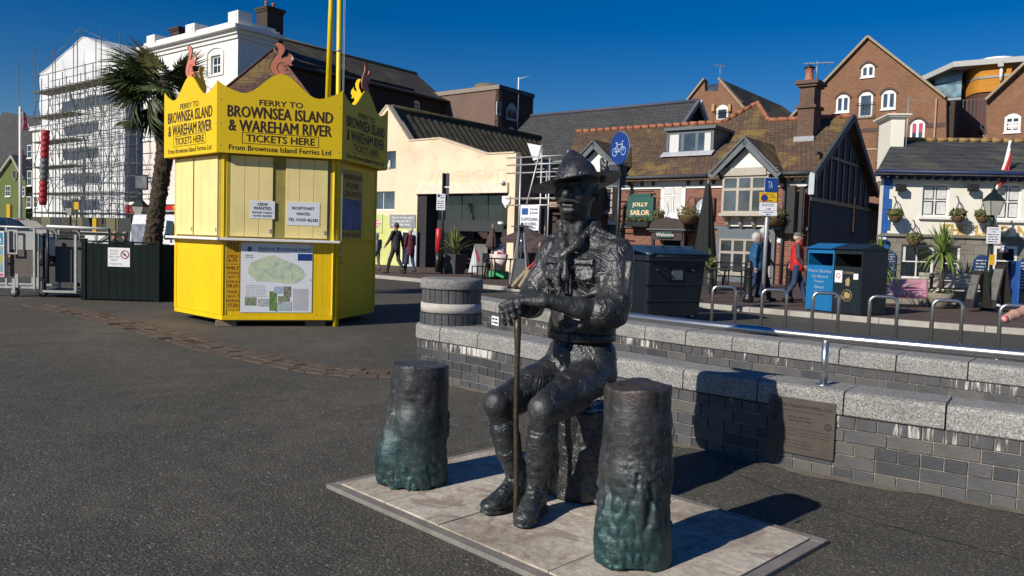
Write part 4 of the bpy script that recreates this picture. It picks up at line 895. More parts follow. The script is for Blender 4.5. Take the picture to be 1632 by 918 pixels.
    if k==1:
        MB().box(-W2+ .12,W2- .12,-AP- .03,-AP- .013,ZC+ .02,2.52,ch=.003).build('window_shutter',YEL,kio,rot=(0,0,rz))
        MB().box(-W2+ .15,W2- .15,-AP- .008,-AP- .001,Z0+ .15,ZC- .06,ch=.003).build('door_panel',YEL,kio,rot=(0,0,rz))
        MB().tube([(-W2+ .2,-AP- .01,ZC- .25),(-W2+ .2,-AP- .04,ZC- .25),(-W2+ .2,-AP- .04,ZC- .35),(-W2+ .2,-AP- .01,ZC- .35)], .008,6).build('handle',GALV,kio,rot=(0,0,rz))
fl=MB();fl.prism([(LB_* .98*math.cos(R(30+60*i+30)),LB_* .98*math.sin(R(30+60*i+30)))for i in range(6)],Z0- .02,Z0,axis='z');recalc(fl.build('floor',TIMB,kio))
rf=MB();rf.prism([(LB_*math.cos(R(60*i)),LB_*math.sin(R(60*i)))for i in range(6)],2.93,2.96,axis='z');recalc(rf.build('roof',mat('grey_felt',(.12, .12, .12), .9),kio))
# notices, price board and map poster fixed to the front (all paper thin in reality)
def kx(px,py,k,off=0.0):
    """pixel -> local x,z on kiosk side k"""
    a=KA+R(60*k);o=Face(0,0,math.degrees(a));c=Vector((KC.x,KC.y,0))-o.n*(AP if True else 0)*1.0-o.n*off;o.o=c;return o.uv(px,py)
def notice(name,px0,py0,px1,py1,k,y,m,lab,lines,cat='notice',ink=INKB):
    a=kx(px0,(py0+py1)/2,k,-y);b2=kx(px1,(py0+py1)/2,k,-y);xm=(px0+px1)/2;zt=kx(xm,py0,k,-y)[1];zb=kx(xm,py1,k,-y)[1]
    w,h=b2[0]-a[0],zt-zb;ang=KA+R(60*k);f=Face(0,0,math.degrees(ang));c=KC-f.n*(AP-y)+f.d*(a[0]+b2[0])/2
    o=empty(name,(c.x,c.y,(zt+zb)/2),ang);tag(o,lab,cat);MB().box(-w/2,w/2,-.004,0,-h/2,h/2).build('sheet',m,o)
    for s_,cz,hh,ww,bo in lines:text(s_,'lettering',ink,o, .1,(0,-.0055,cz*h),width=ww*w,height=hh*h,bold=bo)
    return o,w,h
notice('crew_notice',398.5,320,438,348.5,0,-.0275,PAPER,'white notice reading CREW WANTED taped to the left front shutter',[('CREW', .30, .17, .42, .008),('WANTED', .08, .18, .72, .008),('PHONE TODAY',-.16, .11, .82, .005),('01929 462383',-.34, .11, .74, .005)])
notice('receptionist_notice',457,322.5,509.5,359.5,0,-.0275,PAPER,'white notice reading RECEPTIONIST WANTED taped to the right front shutter',[('RECEPTIONIST', .24, .12, .68, .005),('WANTED', .0, .12, .42, .005),('TEL: 01929 462383',-.26, .13, .9, .005)])
o,w,h=notice('price_board',355.5,384,381.5,495,0, .0005,mat('amber_price_panel',(0.60,0.33,0.004), .5,var=.06),'narrow amber price panel beside the map poster on the kiosk front',[('ADULT', .455, .045, .88, .005),('£10.75', .395, .045, .84, .005),('CHILD', .285, .045, .84, .005),('£6.75', .225, .045, .72, .005),('FAMILY', .115, .045, .92, .005),('2 Adults', .05, .045, .92,0),('+ upto 3',-.012, .045, .92,0),('Children',-.076, .045, .96,0),('£28.25',-.14, .045, .84, .005),('1 Adult',-.225, .045, .78,0),('+ upto 3',-.29, .045, .92,0),('Children',-.352, .045, .96,0),('£17.50',-.42, .045, .82, .005)],'price board',mat('brown_red_print',(0.17,0.03,0.004), .6))
for z_ in(.345, .17):MB().box(-w* .42,w* .42,-.0055,-.004,z_*h- .004,z_*h+ .004).build('rule',MATS['brown_red_print'],o)
o,w,h=notice('map_poster',383.5,388,497.5,498,0,-.003,PAPER,'large white island map poster on the kiosk front below the ledge',[],'poster')
text('Explore Brownsea Island','lettering',INKN,o, .1,(w* .105,-.0055,h* .415),width=w* .73,height=h* .07)
ISL=photo_mat('map_green_wash',[(0.25,0.40,0.27),(0.42,0.55,0.42),(0.62,0.66,0.45),(0.38,0.52,0.35)],7)
isl=[(-.40, .13),(-.36, .22),(-.25, .27),(-.12, .32),(-.04, .33),(.06, .28),(.16, .24),(.28, .20),(.36, .14),(.40, .05),(.36,-.01),(.28,-.07),(.16,-.08),(.04,-.06),(-.06,-.06),(-.18,-.05),(-.28,-.05),(-.34, .0),(-.39, .06)]
recalc(MB().prism([(x*w,z*h)for x,z in isl],-.0055,-.004).build('island_map',ISL,o))
lf=MB()
for i,a in enumerate((20,75,130,200,255,320)): # oak-leaf like emblem, generic leaves
    c_=(-.38*w+ .022*math.cos(R(a)), .41*h+ .026*math.sin(R(a)));lf.prism([(c_[0]+ .024*math.cos(R(a+q))*(1 if q%180==0 else .45),c_[1]+ .024*math.sin(R(a+q))*(1 if q%180==0 else .45))for q in range(0,360,45)],-.0055,-.004)
recalc(lf.build('leaf_emblem',INKN,o));print_lines(o,INKN,-w* .44,-w* .32,h* .28,h* .335,2,-.0055);print_lines(o,INKN,-w* .27,w* .25,h* .36,h* .375,1,-.0055)
MB().box(w* .29,w* .495,-.0055,-.004,h* .26,h* .36).build('blue_panel',NAVY,o);MB().box(w* .23,w* .45,-.005,-.004,-h* .47,-h* .15).build('grey_panel',mat('pale_grey_print',(.50, .50, .52), .6),o)
print_lines(o,mat('faint_print',(.38, .38, .42), .7),-w* .43,-w* .13,-h* .28,-h* .10,6,-.0055,seed=8)
PH=[photo_mat('printed_photo_%d'%i,c,25)for i,c in enumerate([[(.02, .05, .01),(.3, .35, .2),(.1, .1, .05)],[(.1, .2, .3),(.5, .6, .6),(.4, .05, .05)],[(.03, .1, .02),(.25, .4, .08)],[(.15, .3, .5),(.6, .65, .7)],[(.08, .06, .05),(.4, .38, .3)]])]
for i,(x0,x1,z0,z1)in enumerate([(-.44,-.28,-.40,-.28),(-.26,-.09,-.41,-.30),(-.10, .0,-.35,-.19),(-.04, .20,-.22,-.12),(.10, .20,-.27,-.12),(.02, .18,-.34,-.26),(.01, .21,-.47,-.34),(-.10, .0,-.47,-.35)]):
    MB().box(x0*w,x1*w,-.006- .0003*i,-.004,z0*h,z1*h).build('printed_photo',PH[i%5],o)
for sx,sz in((-.48, .48),(.48, .48),(.48,-.02),(0,-.48)):MB().lathe([(.009,0),(.006, .004)],8,M=Matrix.Translation((sx*w,-.004,sz*h))@Matrix.Rotation(R(90),4,'X')).build('screw',BLACK,o)
o,w,h=notice('river_cruise_poster',544,272,577,381,1,-.032,mat('dull_yellow_print',(.50, .38, .06), .6),'poster for WAREHAM RIVER CRUISES on the shaded right side',[('WAREHAM', .40, .075, .9, .03),('RIVER', .28, .075, .6, .03),('CRUISES', .16, .075, .88, .03),('01929 462383',-.44, .06, .9, .02)],'poster',mat('dark_red_print',(.25, .01, .015), .6))
MB().box(-w* .46,w* .46,-.006,-.004,-h* .37,h* .08).build('printed_photo',photo_mat('river_photo',[(.03, .06, .02),(.05, .12, .3),(.1, .2, .45)],3),o)
for px,x_ in((360,0),(503,1)):
    q=G(px,520);bl=empty('timber_block',(q.x,q.y+ .03,0),KA);tag(bl,'short timber block under the kiosk, %s one in front'%('left' if not x_ else 'right'),'block','timber blocks under the kiosk');MB().box(-.16, .14,-.0, .3, .0, .078,ch=.004).build('block',TIMB,bl)
# yellow poles
q=G(535,520);p1=P(541,0,q.y);yp=empty('yellow_pole',(q.x,q.y,0));tag(yp,'tall yellow flagpole standing in front of the kiosk corner','flagpole')
dx=(p1.x-q.x)/p1.z;MB().tube([(0,0,0),(dx*3,0,3),(dx*7,0,7)],[.045, .038, .034],14).build('pole',mat('yellow_gloss',(.80, .60, .01), .3),yp)
MB().tube([(.075+dx*7,-.02,7),(.06,-.03,1.1)], .004,5).build('halyard',mat('grey_rope',(.4, .4, .38), .9),yp);MB().tube([(.10+dx*7,-.02,7),(.07,-.03,1.4),(.065,-.03,1.1)], .004,5).build('halyard',MATS['grey_rope'],yp)
for z_ in(3.45,4.2):MB().lathe([(.046,0),(.046, .03)],12,M=Matrix.Translation((dx*z_,0,z_))).build('clamp',GALV,yp)
q=P(523,158,13.1);p1=P(528,0,13.1);yp=empty('yellow_pole',(q.x,q.y,2.96));tag(yp,'second yellow pole rising from the kiosk roof behind the crown board','flagpole')
MB().tube([(-.02,0,0),((p1.x-q.x)*3.2,0,4.6)], .042,12).build('pole',MATS['yellow_gloss'],yp)
# ------------------------------------------------------------ planter, palm, trolleys on the left
fz=15.5;x0,x1=(136-816)/FOCAL*fz,(246-816)/FOCAL*fz
pl=empty('timber_planter',(x0,fz,0));tag(pl,'large dark green boarded planter holding the palm tree','planter');Wp=x1-x0;n=9
for i in range(n):MB().box(i*Wp/n+ .002,(i+1)*Wp/n- .002,0, .025, .03,1.12+ .012*math.sin(i*5),ch=.003).build('board',DGREEN,pl)
dp=3.0
for i in range(14):MB().box(Wp+ .075,Wp+ .10, .1+i*dp/14+ .002, .1+(i+1)*dp/14- .002, .03,1.12,ch=.003).build('board',DGREEN,pl)
MB().box(Wp+ .004,Wp+ .09,-.02, .07,0,1.2,ch=.004).build('corner_post',DGREEN,pl);MB().box(-.09,-.004,-.02, .07,0,1.2,ch=.004).build('corner_post',DGREEN,pl)
MB().box(-.02,Wp,-.03, .05,1.135,1.165,ch=.003).build('top_rail',DGREEN,pl);MB().box(.02,Wp+ .07, .04,dp,0, .98).build('soil',mat('dark_soil',(.03, .024, .018), .95,var=.4,bmp=.8,bsc=20),pl)
sg=empty('bird_notice',((188.5-816)/FOCAL*fz,fz- .006, .0));q=P(188.5,410,fz);sg.location.z=q.z;tag(sg,'white notice asking people not to feed the birds on the dark planter','notice')
MB().box(-.215, .215,-.006,0,-.185, .185,ch=.002).build('notice_plate',PAPER,sg)
for s_,z_,w_ in(('PLEASE', .125, .15),('DO NOT', .065, .15),('FEED THE', .005, .2),('BIRDS',-.055, .13),('THANK YOU',-.13, .24)):text(s_,'lettering',mat('grey_print',(.22, .22, .24), .6),sg, .05,(-.09 if z_>-.1 else-.06,-.0075,z_),width=w_,height=.036)
MR=mat('maroon_print',(.25, .02, .04), .6);rg=MB();ca=[(.115+ .085*math.cos(a), .055+ .085*math.sin(a))for a in np.linspace(0,2*PI,25)[:-1]];ci=[(.115+ .066*math.cos(a), .055+ .066*math.sin(a))for a in np.linspace(0,2*PI,25)[:-1]]
rg.prism(ca,-.0085,-.006,holes=[ci]);rg.bar((.07,-.0075, .10),(.16,-.0075, .01), .002, .018);rg.build('red_ring',MR,sg);recalc(MB().prism([(.07, .07),(.09, .09),(.12, .08),(.15, .06),(.14, .03),(.10, .02),(.085, .04)],-.0078,-.006).build('bird_symbol',MATS['grey_print'],sg))

def rough_trunk(pts,radii,m,parent,name='trunk',seed=1,fib=140,fl=.12):
    o=sdf([('c',pts[i],pts[i+1],radii[i],radii[i+1], .03)for i in range(len(pts)-1)], .018,name,m,parent, .03,noise=((.018,9,seed,(1,1,1.6)),(.014,26,seed+1,(1,1,1))))
    return o
PALM_L=[leafy('palm_leaf_%d'%i,a,b)for i,(a,b)in enumerate([((.055, .08, .02),(.12, .155, .045)),((.028, .042, .014),(.06, .085, .026)),((.10, .10, .035),(.18, .17, .06))])]
FIB=mat('palm_fibre',(.062, .047, .033), .95,var=.45,sc=14,bmp=.9,bsc=45,bd=.03)
def fan_mesh(n,L,spread,droop,seed,pet=.45):
    rr=random.Random(seed);mb=MB();mb.tube([(0,0,0),(pet* .5,0, .03),(pet,0,0)],[.014, .01, .007],4)
    for i in range(n):
        a=-spread/2+spread*i/(n-1);l=L*(.72+ .28*math.cos(a* .8))*rr.uniform(.88,1.06);w= .020*rr.uniform(.8,1.2);fold= .3*(i%2- .5)
        ds=Vector((math.cos(a),math.sin(a),0));sd=Vector((-math.sin(a),math.cos(a),fold)).normalized();o=Vector((pet,0,0));pv_=[]
        for t,ww in((0, .35),(.35,1),(.7, .8),(1, .05)):
            c=o+ds*l*t+Vector((0,0,-droop*l*t*t*rr.uniform(.8,1.3)));pv_+=[c-sd*w*ww,c+sd*w*ww]
        mb.add(pv_,[(0,1,3,2),(2,3,5,4),(4,5,7,6)])
    me=bpy.data.meshes.new('frond');me.from_pydata([tuple(v)for v in mb.v],[],mb.f);me.update();return me
pz=16.6;tp=[P(*a,pz)for a in((243,392),(249,340),(257,285),(264,235),(262,195),(262,160))]
palm=empty('palm_tree',(tp[0].x,pz, .98));tag(palm,'fan palm with shaggy fibrous trunk and dark leaf crown beside the kiosk','palm tree');og=palm.location.copy()
rough_trunk([(tp[0].x,pz, .9)]and[tuple(Vector((tp[0].x,pz, .95))-og)]+[tuple(q-og)for q in tp],[.22, .20, .17, .165, .185, .20, .16],FIB,palm)
tr=MB();rr=random.Random(4)
for i in range(1100):
    t=rr.random()** .8*(len(tp)-1);k=min(int(t),len(tp)-2);c=tp[k].lerp(tp[k+1],t-k)-og;a=rr.uniform(0,2*PI);d=Vector((math.cos(a),math.sin(a),0));b0=c+d* .15;up= .10 if t>2.5 else .05
    e=b0+d*rr.uniform(.02, .09)+Vector((0,0,rr.uniform(-.12,up)));s_=Vector((-d.y,d.x,0))* .014;tr.add([b0-s_,b0+s_,e],[(0,1,2)])
tag(tr.build('leaf_stubs',FIB,palm),kind='stuff')
cc=P(262,140,pz)-og;crown_=MB();crown_.lathe([(.05,-.3),(.15,-.1),(.14, .1),(.04, .2)],10).build('crown',FIB,palm,loc=cc);crown_o=KIDS[palm.name][-1]
fm=[fan_mesh(26, .62,R(200), .25,s_, .42)for s_ in(1,2,3)]+[fan_mesh(22, .5,R(120), .9,4, .5)]
rr=random.Random(11)
for i in range(46):
    el=rr.uniform(-70,72);az=rr.uniform(0,360)
    if i<12:az=rr.uniform(150,215);el=rr.uniform(-15,42)
    low_=el<-25;me=fm[3]if low_ else fm[i%3];mm=PALM_L[(2 if el>45 else(1 if el<-10 or rr.random()< .55 else 0))]
    o=bpy.data.objects.new('frond',me);COL.objects.link(o);o.parent=crown_o;KIDS.setdefault(crown_o.name,[]).append(o)
    if not me.materials:me.materials.append(mm)
    o.material_slots[0].link='OBJECT';o.material_slots[0].material=mm
    s_=rr.uniform(.75,1.2)*(1.32 if i<12 else 1);o.matrix_local=Matrix.Rotation(R(az),4,'Z')@Matrix.Rotation(R(-el),4,'Y')@Matrix.Rotation(R(rr.uniform(-40,40)),4,'X')@Matrix.Diagonal((s_,s_,s_,1))
# low side shoot
sh2=P(205,188,pz+ .1)-og
MB().tube([cc+Vector((-.05,0,-.35)),(cc+sh2)/2+Vector((0,0, .05)),sh2], .012,5).build('dead_stalk',FIB,palm)
for k in range(4):
    o=bpy.data.objects.new('frond',fm[1]);COL.objects.link(o);o.parent=crown_o;KIDS[crown_o.name].append(o);o.material_slots[0].link='OBJECT';o.material_slots[0].material=PALM_L[1]
    o.matrix_local=Matrix.Translation(sh2-cc)@Matrix.Rotation(R(90*k+20),4,'Z')@Matrix.Rotation(R(30),4,'Y')@Matrix.Diagonal((.42, .42, .42,1))

# luggage trolleys
ALU=mat('dull_aluminium',(.40, .41, .40), .5, .5,var=.2,sc=8);PNL=mat('dark_grey_panel',(.055, .06, .068), .55,var=.15,sc=3,dirt=(.09, .09, .09));PNLG=mat('mid_grey_panel',(.36, .36, .35), .6,var=.12);BRN=mat('brown_grey_panel',(.10, .085, .075), .7,var=.2)
def castor(mb_parent,x,y,r=.09):
    MB().lathe([(r* .55,-.018),(r,-.02),(r, .02),(r* .55, .018)],16,M=Matrix.Translation((x,y,r))@Matrix.Rotation(R(90),4,'X')).build('wheel',RUBBER,mb_parent)
    w=KIDS[mb_parent.name][-1];MB().lathe([(.0,-.024),(r* .6,-.022),(r* .6, .022),(.0, .024)],12,M=Matrix.Translation((x,y,r))@Matrix.Rotation(R(90),4,'X')).build('rim',ALU,w)
    b=MB();b.box(x- .03,x+ .03,y- .035,y- .028,r- .01, .34);b.box(x- .03,x+ .03,y+ .028,y+ .035,r- .01, .34);b.box(x- .035,x+ .035,y- .035,y+ .035, .335, .36);b.build('castor_fork',ALU,mb_parent)
FT=Face(*G(20,473)[:2],1.5)
ta=empty('luggage_trolley',FT.w(0,0),FT.a);tag(ta,'grey panelled luggage trolley with castor wheel and poster at left edge','trolley')
X=lambda px:FT.uv(px,420)[0]
zt=FT.uv(30,363)[1];zb= .2
for a,c in((X(10.5),0),(X(55),0),(X(-60),0),(X(10.5), .9),(X(55), .9)):MB().box(a- .022,a+ .022,c- .02,c+ .02, .16,zt,ch=.003).build('post',ALU,ta)
for y in(0, .9):MB().box(X(-60),X(57),y- .025,y+ .025, .17, .215,ch=.003).build('bottom_rail',ALU,ta)
MB().tube([(X(-60),0,zt+ .02),(X(128),0,zt- .0)], .024,10).build('top_rail',ALU,ta);MB().tube([(X(70),0,zt),(X(86),0,zt- .02),(X(90),0,zt- .08),(X(91),0,zt- .25)], .016,8).build('handle',ALU,ta);MB().tube([(X(105),0,zt),(X(122),0,zt- .02),(X(127),0,zt- .08),(X(128),0,zt- .25)], .016,8).build('handle',ALU,ta)
MB().box(X(13),X(54), .05, .06,FT.uv(30,398)[1],zt- .03).build('upper_panel',PNLG,ta);MB().box(X(13),X(54), .062, .072,FT.uv(30,441)[1],FT.uv(30,398)[1]).build('lower_panel',BRN,ta)
fr=MB();a,b2,c,d=X(14),X(30),FT.uv(20,405)[1],FT.uv(20,366)[1]
for r_ in((a,b2,c,c+ .03),(a,b2,d- .03,d),(a,a+ .03,c+ .031,d- .031),(b2- .03,b2,c+ .031,d- .031)):fr.box(r_[0],r_[1],-.04,-.021,r_[2],r_[3])
fr.build('holder_frame',ALU,ta);MB().box(X(26),X(31),-.05,-.026,FT.uv(28,458)[1],FT.uv(28,436)[1]).build('bracket',ALU,ta);castor(ta,X(24),-.02, .095);castor(ta,X(24), .9, .095)
po=empty('advert_poster',FT.w(X(0),-.03,(FT.uv(0,441)[1]+FT.uv(0,368)[1])/2),FT.a);tag(po,'colourful poster hung on the trolley at the photo\'s left edge','poster');hh=(FT.uv(0,368)[1]-FT.uv(0,441)[1])/2
MB().box(-.55, .11,-.02,-.012,-hh,hh).build('sheet',PAPER,po);MB().box(-.53, .09,-.023,-.0205,-hh* .8,hh* .35).build('printed_picture',photo_mat('beach_print',[(.02, .12, .45),(.05, .3, .6),(.5, .45, .1),(.1, .3, .05)],2.2),po);MB().box(-.53, .09,-.023,-.0205,-hh* .97,-hh* .84).build('pink_band',mat('pink_print',(.6, .12, .2), .6),po);MB().box(-.53, .09,-.023,-.0205,hh* .4,hh* .93).build('teal_panel',mat('teal_print',(.03, .25, .4), .6),po);text('e','lettering',PAPER,po, .2,(.02,-.025,hh* .62),bold=.02)
tb=empty('luggage_trolley',FT.w(X(56), .1),FT.a);tag(tb,'open-sided luggage trolley with dark slate panel beside the planter','trolley');Xb=lambda px:X(px)-X(56)
z1=FT.uv(90,377)[1];z2=FT.uv(90,463)[1]
MB().box(Xb(68),Xb(113), .35, .36,FT.uv(90,452)[1],FT.uv(90,379)[1]).build('slate_panel',PNL,tb)
for a,y in((Xb(56),0),(Xb(116.5),0),(Xb(60), .7),(Xb(121), .7)):MB().box(a- .025,a+ .025,y- .02,y+ .02,z2,z1+ .05,ch=.003).build('post',ALU,tb)
MB().box(Xb(54),Xb(119),-.04, .0,z2- .05,z2- .004,ch=.004).build('base_rail',ALU,tb);MB().box(Xb(54),Xb(119), .68, .72,z2- .05,z2- .004,ch=.004).build('base_rail',ALU,tb);MB().box(Xb(55),Xb(118), .002, .678,z2- .045,z2- .015).build('deck',BRN,tb)
MB().box(Xb(58),Xb(172), .72, .76,FT.uv(100,374)[1],FT.uv(100,369)[1]).build('dark_rail',BLACK,tb);MB().tube([(Xb(64), .1,z2),(Xb(64), .1,z1)], .012,6).build('strut',ALU,tb);MB().box(Xb(59),Xb(63), .1, .14,z2- .1,z1+ .06).build('dark_post',BLACK,tb);MB().box(Xb(66),Xb(117), .30, .345,z1- .02,z1+ .04).build('upper_rail',BLACK,tb)
castor(tb,Xb(60), .1, .08);castor(tb,Xb(112), .5, .08)
q=G(180,472);hr_=empty('steel_barrier',(P(150,395,19).x,19,0));tag(hr_,'white topped low barrier seen above the planter behind the trolleys','barrier')
bx0=P(75,360,19).x-hr_.location.x;bx1=P(173,360,19).x-hr_.location.x;MB().tube([(bx0,0,1.42),(bx1,0,1.40)], .03,8).build('top_rail',WHITE,hr_);MB().box(bx0+ .8,bx1,-.01, .01, .95,1.32).build('white_panel',WHITE,hr_)
for t in(0, .5,1):MB().tube([(bx0+(bx1-bx0)*t, .03,0),(bx0+(bx1-bx0)*t, .03,1.4)], .03,8).build('post',BLACK,hr_)
MB().tube([(bx1- .9,-.05,1.15),(bx1- .6,-.05, .98),(bx1- .2,-.05,1.12),(bx1+ .1,-.05,1.3)], .02,6).build('curved_tube',ALU,hr_)
# ------------------------------------------------------------ building helpers
def window(root,r,y=0.0,nx=1,nz=1,fm=None,gm=None,fw=.06,mw=.035,sill=True,proud=.03,arch=0.0,recess=.05,curtain=None,name='window',split=None,cols=None,railing=False,panes=True):
    """frame with glazing bars standing `proud` of the wall; panes set back; optional segmental head, sill, curtain, guard rail"""
    fm=fm or WHITE;gm=gm or GLASS;x0,x1,z0,z1=r;w=x1-x0;cxs=cols or[i/nx for i in range(nx+1)];czs=split or[i/nz for i in range(nz+1)]
    top=[(x1,z1-arch),(x0+w* .75,z1-arch* .25),(x0+w* .5,z1),(x0+w* .25,z1-arch* .25),(x0,z1-arch)]if arch else[(x1,z1),(x0,z1)]
    outer=[(x0,z0),(x1,z0)]+top;holes=[];cells=[]
    zt=z1-arch* .8
    for i in range(len(cxs)-1):
        for j in range(len(czs)-1):
            a=x0+fw+cxs[i]*(w-2*fw)+(mw/2 if i else 0);c=x0+fw+cxs[i+1]*(w-2*fw)-(mw/2 if i<len(cxs)-2 else 0);H=zt-z0-2*fw
            b=z0+fw+czs[j]*H+(mw/2 if j else 0);d=z0+fw+czs[j+1]*H-(mw/2 if j<len(czs)-2 else 0);cells.append((a,c,b,d));holes.append([(a,b),(a,d),(c,d),(c,b)])
    f=recalc(MB().prism(outer,y-proud,y+recess,holes=holes).build(name,fm,root))
    cx_=cells
    for(a,c,b,d)in cx_:
        g=gm
        yg=y-min(.008,proud* .4)
        MB().add([(a- .004,yg,b- .004),(c+ .004,yg,b- .004),(c+ .004,yg,d+ .004),(a- .004,yg,d+ .004)],[(0,1,2,3)]).build('pane',g,f)
    if curtain:
        cm,parts_=curtain;mb=MB()
        for(a,c,b,d)in parts_:
            X0,X1=x0+fw+a*(w-2*fw),x0+fw+c*(w-2*fw);Z0_,Z1_=z0+fw+b*(zt-z0-2*fw),z0+fw+d*(zt-z0-2*fw);n=max(4,int((X1-X0)/ .05));vs=[]
            for i in range(n+1):xx=X0+(X1-X0)*i/n;yy=y-proud* .4- .004- .003*(i%2);vs+=[(xx,yy,Z0_),(xx,yy,Z1_)]
            mb.add(vs,[(2*i,2*i+2,2*i+3,2*i+1)for i in range(n)])
        mb.build('curtain',cm,f)
    if sill:MB().box(x0- .05,x1+ .05,y-proud- .06,y- .002,z0- .07,z0- .004).build('sill',fm,f)
    if railing:
        g=MB();zr=z0+min(1.0,(z1-z0)* .55);yy=y-proud- .16
        g.bar((x0- .12,yy,zr),(x1+ .12,yy,zr), .035);g.bar((x0- .12,yy,z0+ .02),(x1+ .12,yy,z0+ .02), .035);n=max(5,int(w/ .13))
        for i in range(n+1):xx=x0- .12+(w+ .24)*i/n;g.bar((xx,yy,z0),(xx,yy,zr), .018)
        for xx in(x0- .12,x1+ .12):g.bar((xx,yy,zr),(xx,y,zr), .03);g.bar((xx,yy,z0+ .02),(xx,y,z0+ .02), .03)
        g.build('guard_rail',BLACK,f)
    return f
def wallp(name,m,root,outer,y0,y1,holes=()):
    return recalc(MB().prism(outer,y0,y1,holes=holes).build(name,m,root))
def slope(name,m,root,pts,th=.12):
    """roof slope: polygon of 3D points given a thickness straight down"""
    n=len(pts);t=tessellate_polygon([[Vector(p)for p in pts]]);vs=[Vector(p)for p in pts]+[Vector(p)-Vector((0,0,th))for p in pts]
    fs=[tuple(a)for a in t]+[tuple(i+n for i in reversed(a))for a in t]+[(i,(i+1)%n,(i+1)%n+n,i+n)for i in range(n)]
    return recalc(MB().add(vs,fs).build(name,m,root))
def pxr(f,x0,y0,x1,y1,off=0.0):return f.rect(x0,y0,x1,y1,off)
def poly(f,pts,off=0.0):return[f.uv(x,y,off)for x,y in pts]
def chimney(root,x,y,z0,z1,w,d,m,pots=2,capm=None,name='chimney'):
    mb=MB().box(x-w/2,x+w/2,y-d/2,y+d/2,z0,z1- .30);c=mb.build(name,m,root);cm=capm or m
    MB().box(x-w/2- .06,x+w/2+ .06,y-d/2- .06,y+d/2+ .06,z1- .298,z1- .18).build('corbel',cm,c);MB().box(x-w/2- .11,x+w/2+ .11,y-d/2- .11,y+d/2+ .11,z1- .178,z1- .04).build('cap',cm,c)
    for i in range(pots):
        xx=x+(i-(pots-1)/2)*w/max(pots,1)* .9;MB().lathe([(.10,0),(.12, .05),(.10, .1),(.09, .34),(.12, .36),(.12, .42),(.08, .42)],12,M=Matrix.Translation((xx,y,z1- .04))).build('chimney_pot',TERRA,c)
    return c
def aerial(root,p,h,n=7,az=0.0,name='tv_aerial',own=None):
    o=empty(name,p,az);tag(o,own,'aerial');MB().tube([(0,0,0),(0,0,h)], .02,6).build('mast',GALV,o);mb=MB();mb.bar((-.5,0,h- .1),(.6,0,h- .08), .03)
    for i in range(n):mb.bar((-.45+i*1.0/n,-.22,h- .1),(-.45+i*1.0/n, .22,h- .1), .016)
    mb.build('aerial_array',GALV,o);return o

SA=-38.0
# ---- far-left: dark roofed block, green gabled building, white house, scaffolded building
f=Face(*P(0,350,92)[:2],SA);rt=face_root('dark_roofed_building',f,'large dark roofed building at the far left behind the green gable','building')
pp=poly(f,[(0,300),(-40,195),(-40,187),(60,203),(64,262),(64,340)]);z_e=f.uv(30,262)[1]
wallp('wall',BRICKD,rt,[(-8,0),(pp[5][0],0),(pp[5][0],z_e),(-8,z_e)],0,8)
slope('roof',SLATE,rt,[(-9,-.3,z_e- .2),(pp[5][0]+ .2,-.3,z_e- .2),(pp[3][0]+ .1,3.5,f.uv(60,203,3.5)[1]),(-9,3.5,f.uv(-40,187,3.5)[1])])
for px in(10,36,52):window(rt,f.rect(px-4,275,px+4,292),0,1,2)
f=Face(*P(0,350,74)[:2],SA);rt=face_root('green_gabled_building',f,'olive green gabled building with round gable window at the far left','building')
GRN=mat('olive_render',(.10, .13, .035), .85,var=.15,sc=1.5);pp=poly(f,[(-8,292),(22,250),(41,286),(41,352)])
wallp('wall',GRN,rt,[(pp[0][0],0),(pp[3][0],0),(pp[2][0],pp[2][1]),(pp[1][0],pp[1][1]),(pp[0][0],pp[0][1])],0,7)
for a,b2 in((pp[0],pp[1]),(pp[1],pp[2])):MB().bar((a[0],-.12,a[1]+ .05),(b2[0],-.12,b2[1]+ .05), .3, .22).build('barge_board',mat('pale_green_trim',(.30, .34, .25), .7),rt)
slope('roof',SLATE,rt,[(pp[1][0],-.2,pp[1][1]+ .2),(pp[2][0]+ .4,-.2,pp[2][1]+ .0),(pp[2][0]+ .4,7,pp[2][1]),(pp[1][0],7,pp[1][1]+ .2)]);slope('roof',SLATE,rt,[(pp[1][0],-.2,pp[1][1]+ .2),(pp[1][0],7,pp[1][1]+ .2),(pp[0][0]- .4,7,pp[0][1]),(pp[0][0]- .4,-.2,pp[0][1])])
u,v=f.uv(25,279);MB().lathe([(.42,-.02),(.42, .05),(.34, .05)],16,M=Matrix.Translation((u,0,v))@Matrix.Rotation(R(90),4,'X')).build('round_window',GLASS,rt);w_=KIDS[rt.name][-1];MB().tube([(u+ .45*math.cos(a),-.05,v+ .45*math.sin(a))for a in np.linspace(0,2*PI,17)[:-1]], .07,6,closed=True).build('frame',TIMB,w_)
window(rt,f.rect(9,296,17,313),0,2,2);window(rt,f.rect(33,298,40,313),0,2,2)
u,v=f.uv(25,216);chimney(rt,u,4.5,8,f.uv(25,218,4.5)[1], .7, .7,TERRA,1);u,v=f.uv(7,250);chimney(rt,u,1.5,5,f.uv(7,250,1.5)[1], .9, .9,brick_mat('orange_brick',(.3, .13, .05),(.22, .1, .04),(.2, .15, .1)),1)
WB=Face(-15.9,45.7,SA)
f=Face(-26.1,53.6,SA)
rt=face_root('white_house',f,'narrow white rendered house left of the scaffolding','building');a,b2=f.uv(39,300)[0],f.uv(66,300)[0];zt_=f.uv(50,206)[1]
wallp('wall',OFFWHITE,rt,[(a,0),(b2+1.5,0),(b2+1.5,zt_),(a,zt_)], .6,7);MB().box(a- .1,b2+1.5, .35,1.0,zt_,zt_+ .3).build('parapet',WHITE,rt)
for r_ in((44,231,51,252),(44,272,51,296),(43,313,50,331),(54,313,60,331)):window(rt,f.rect(*r_, .6), .6,1,2,fm=WHITE)

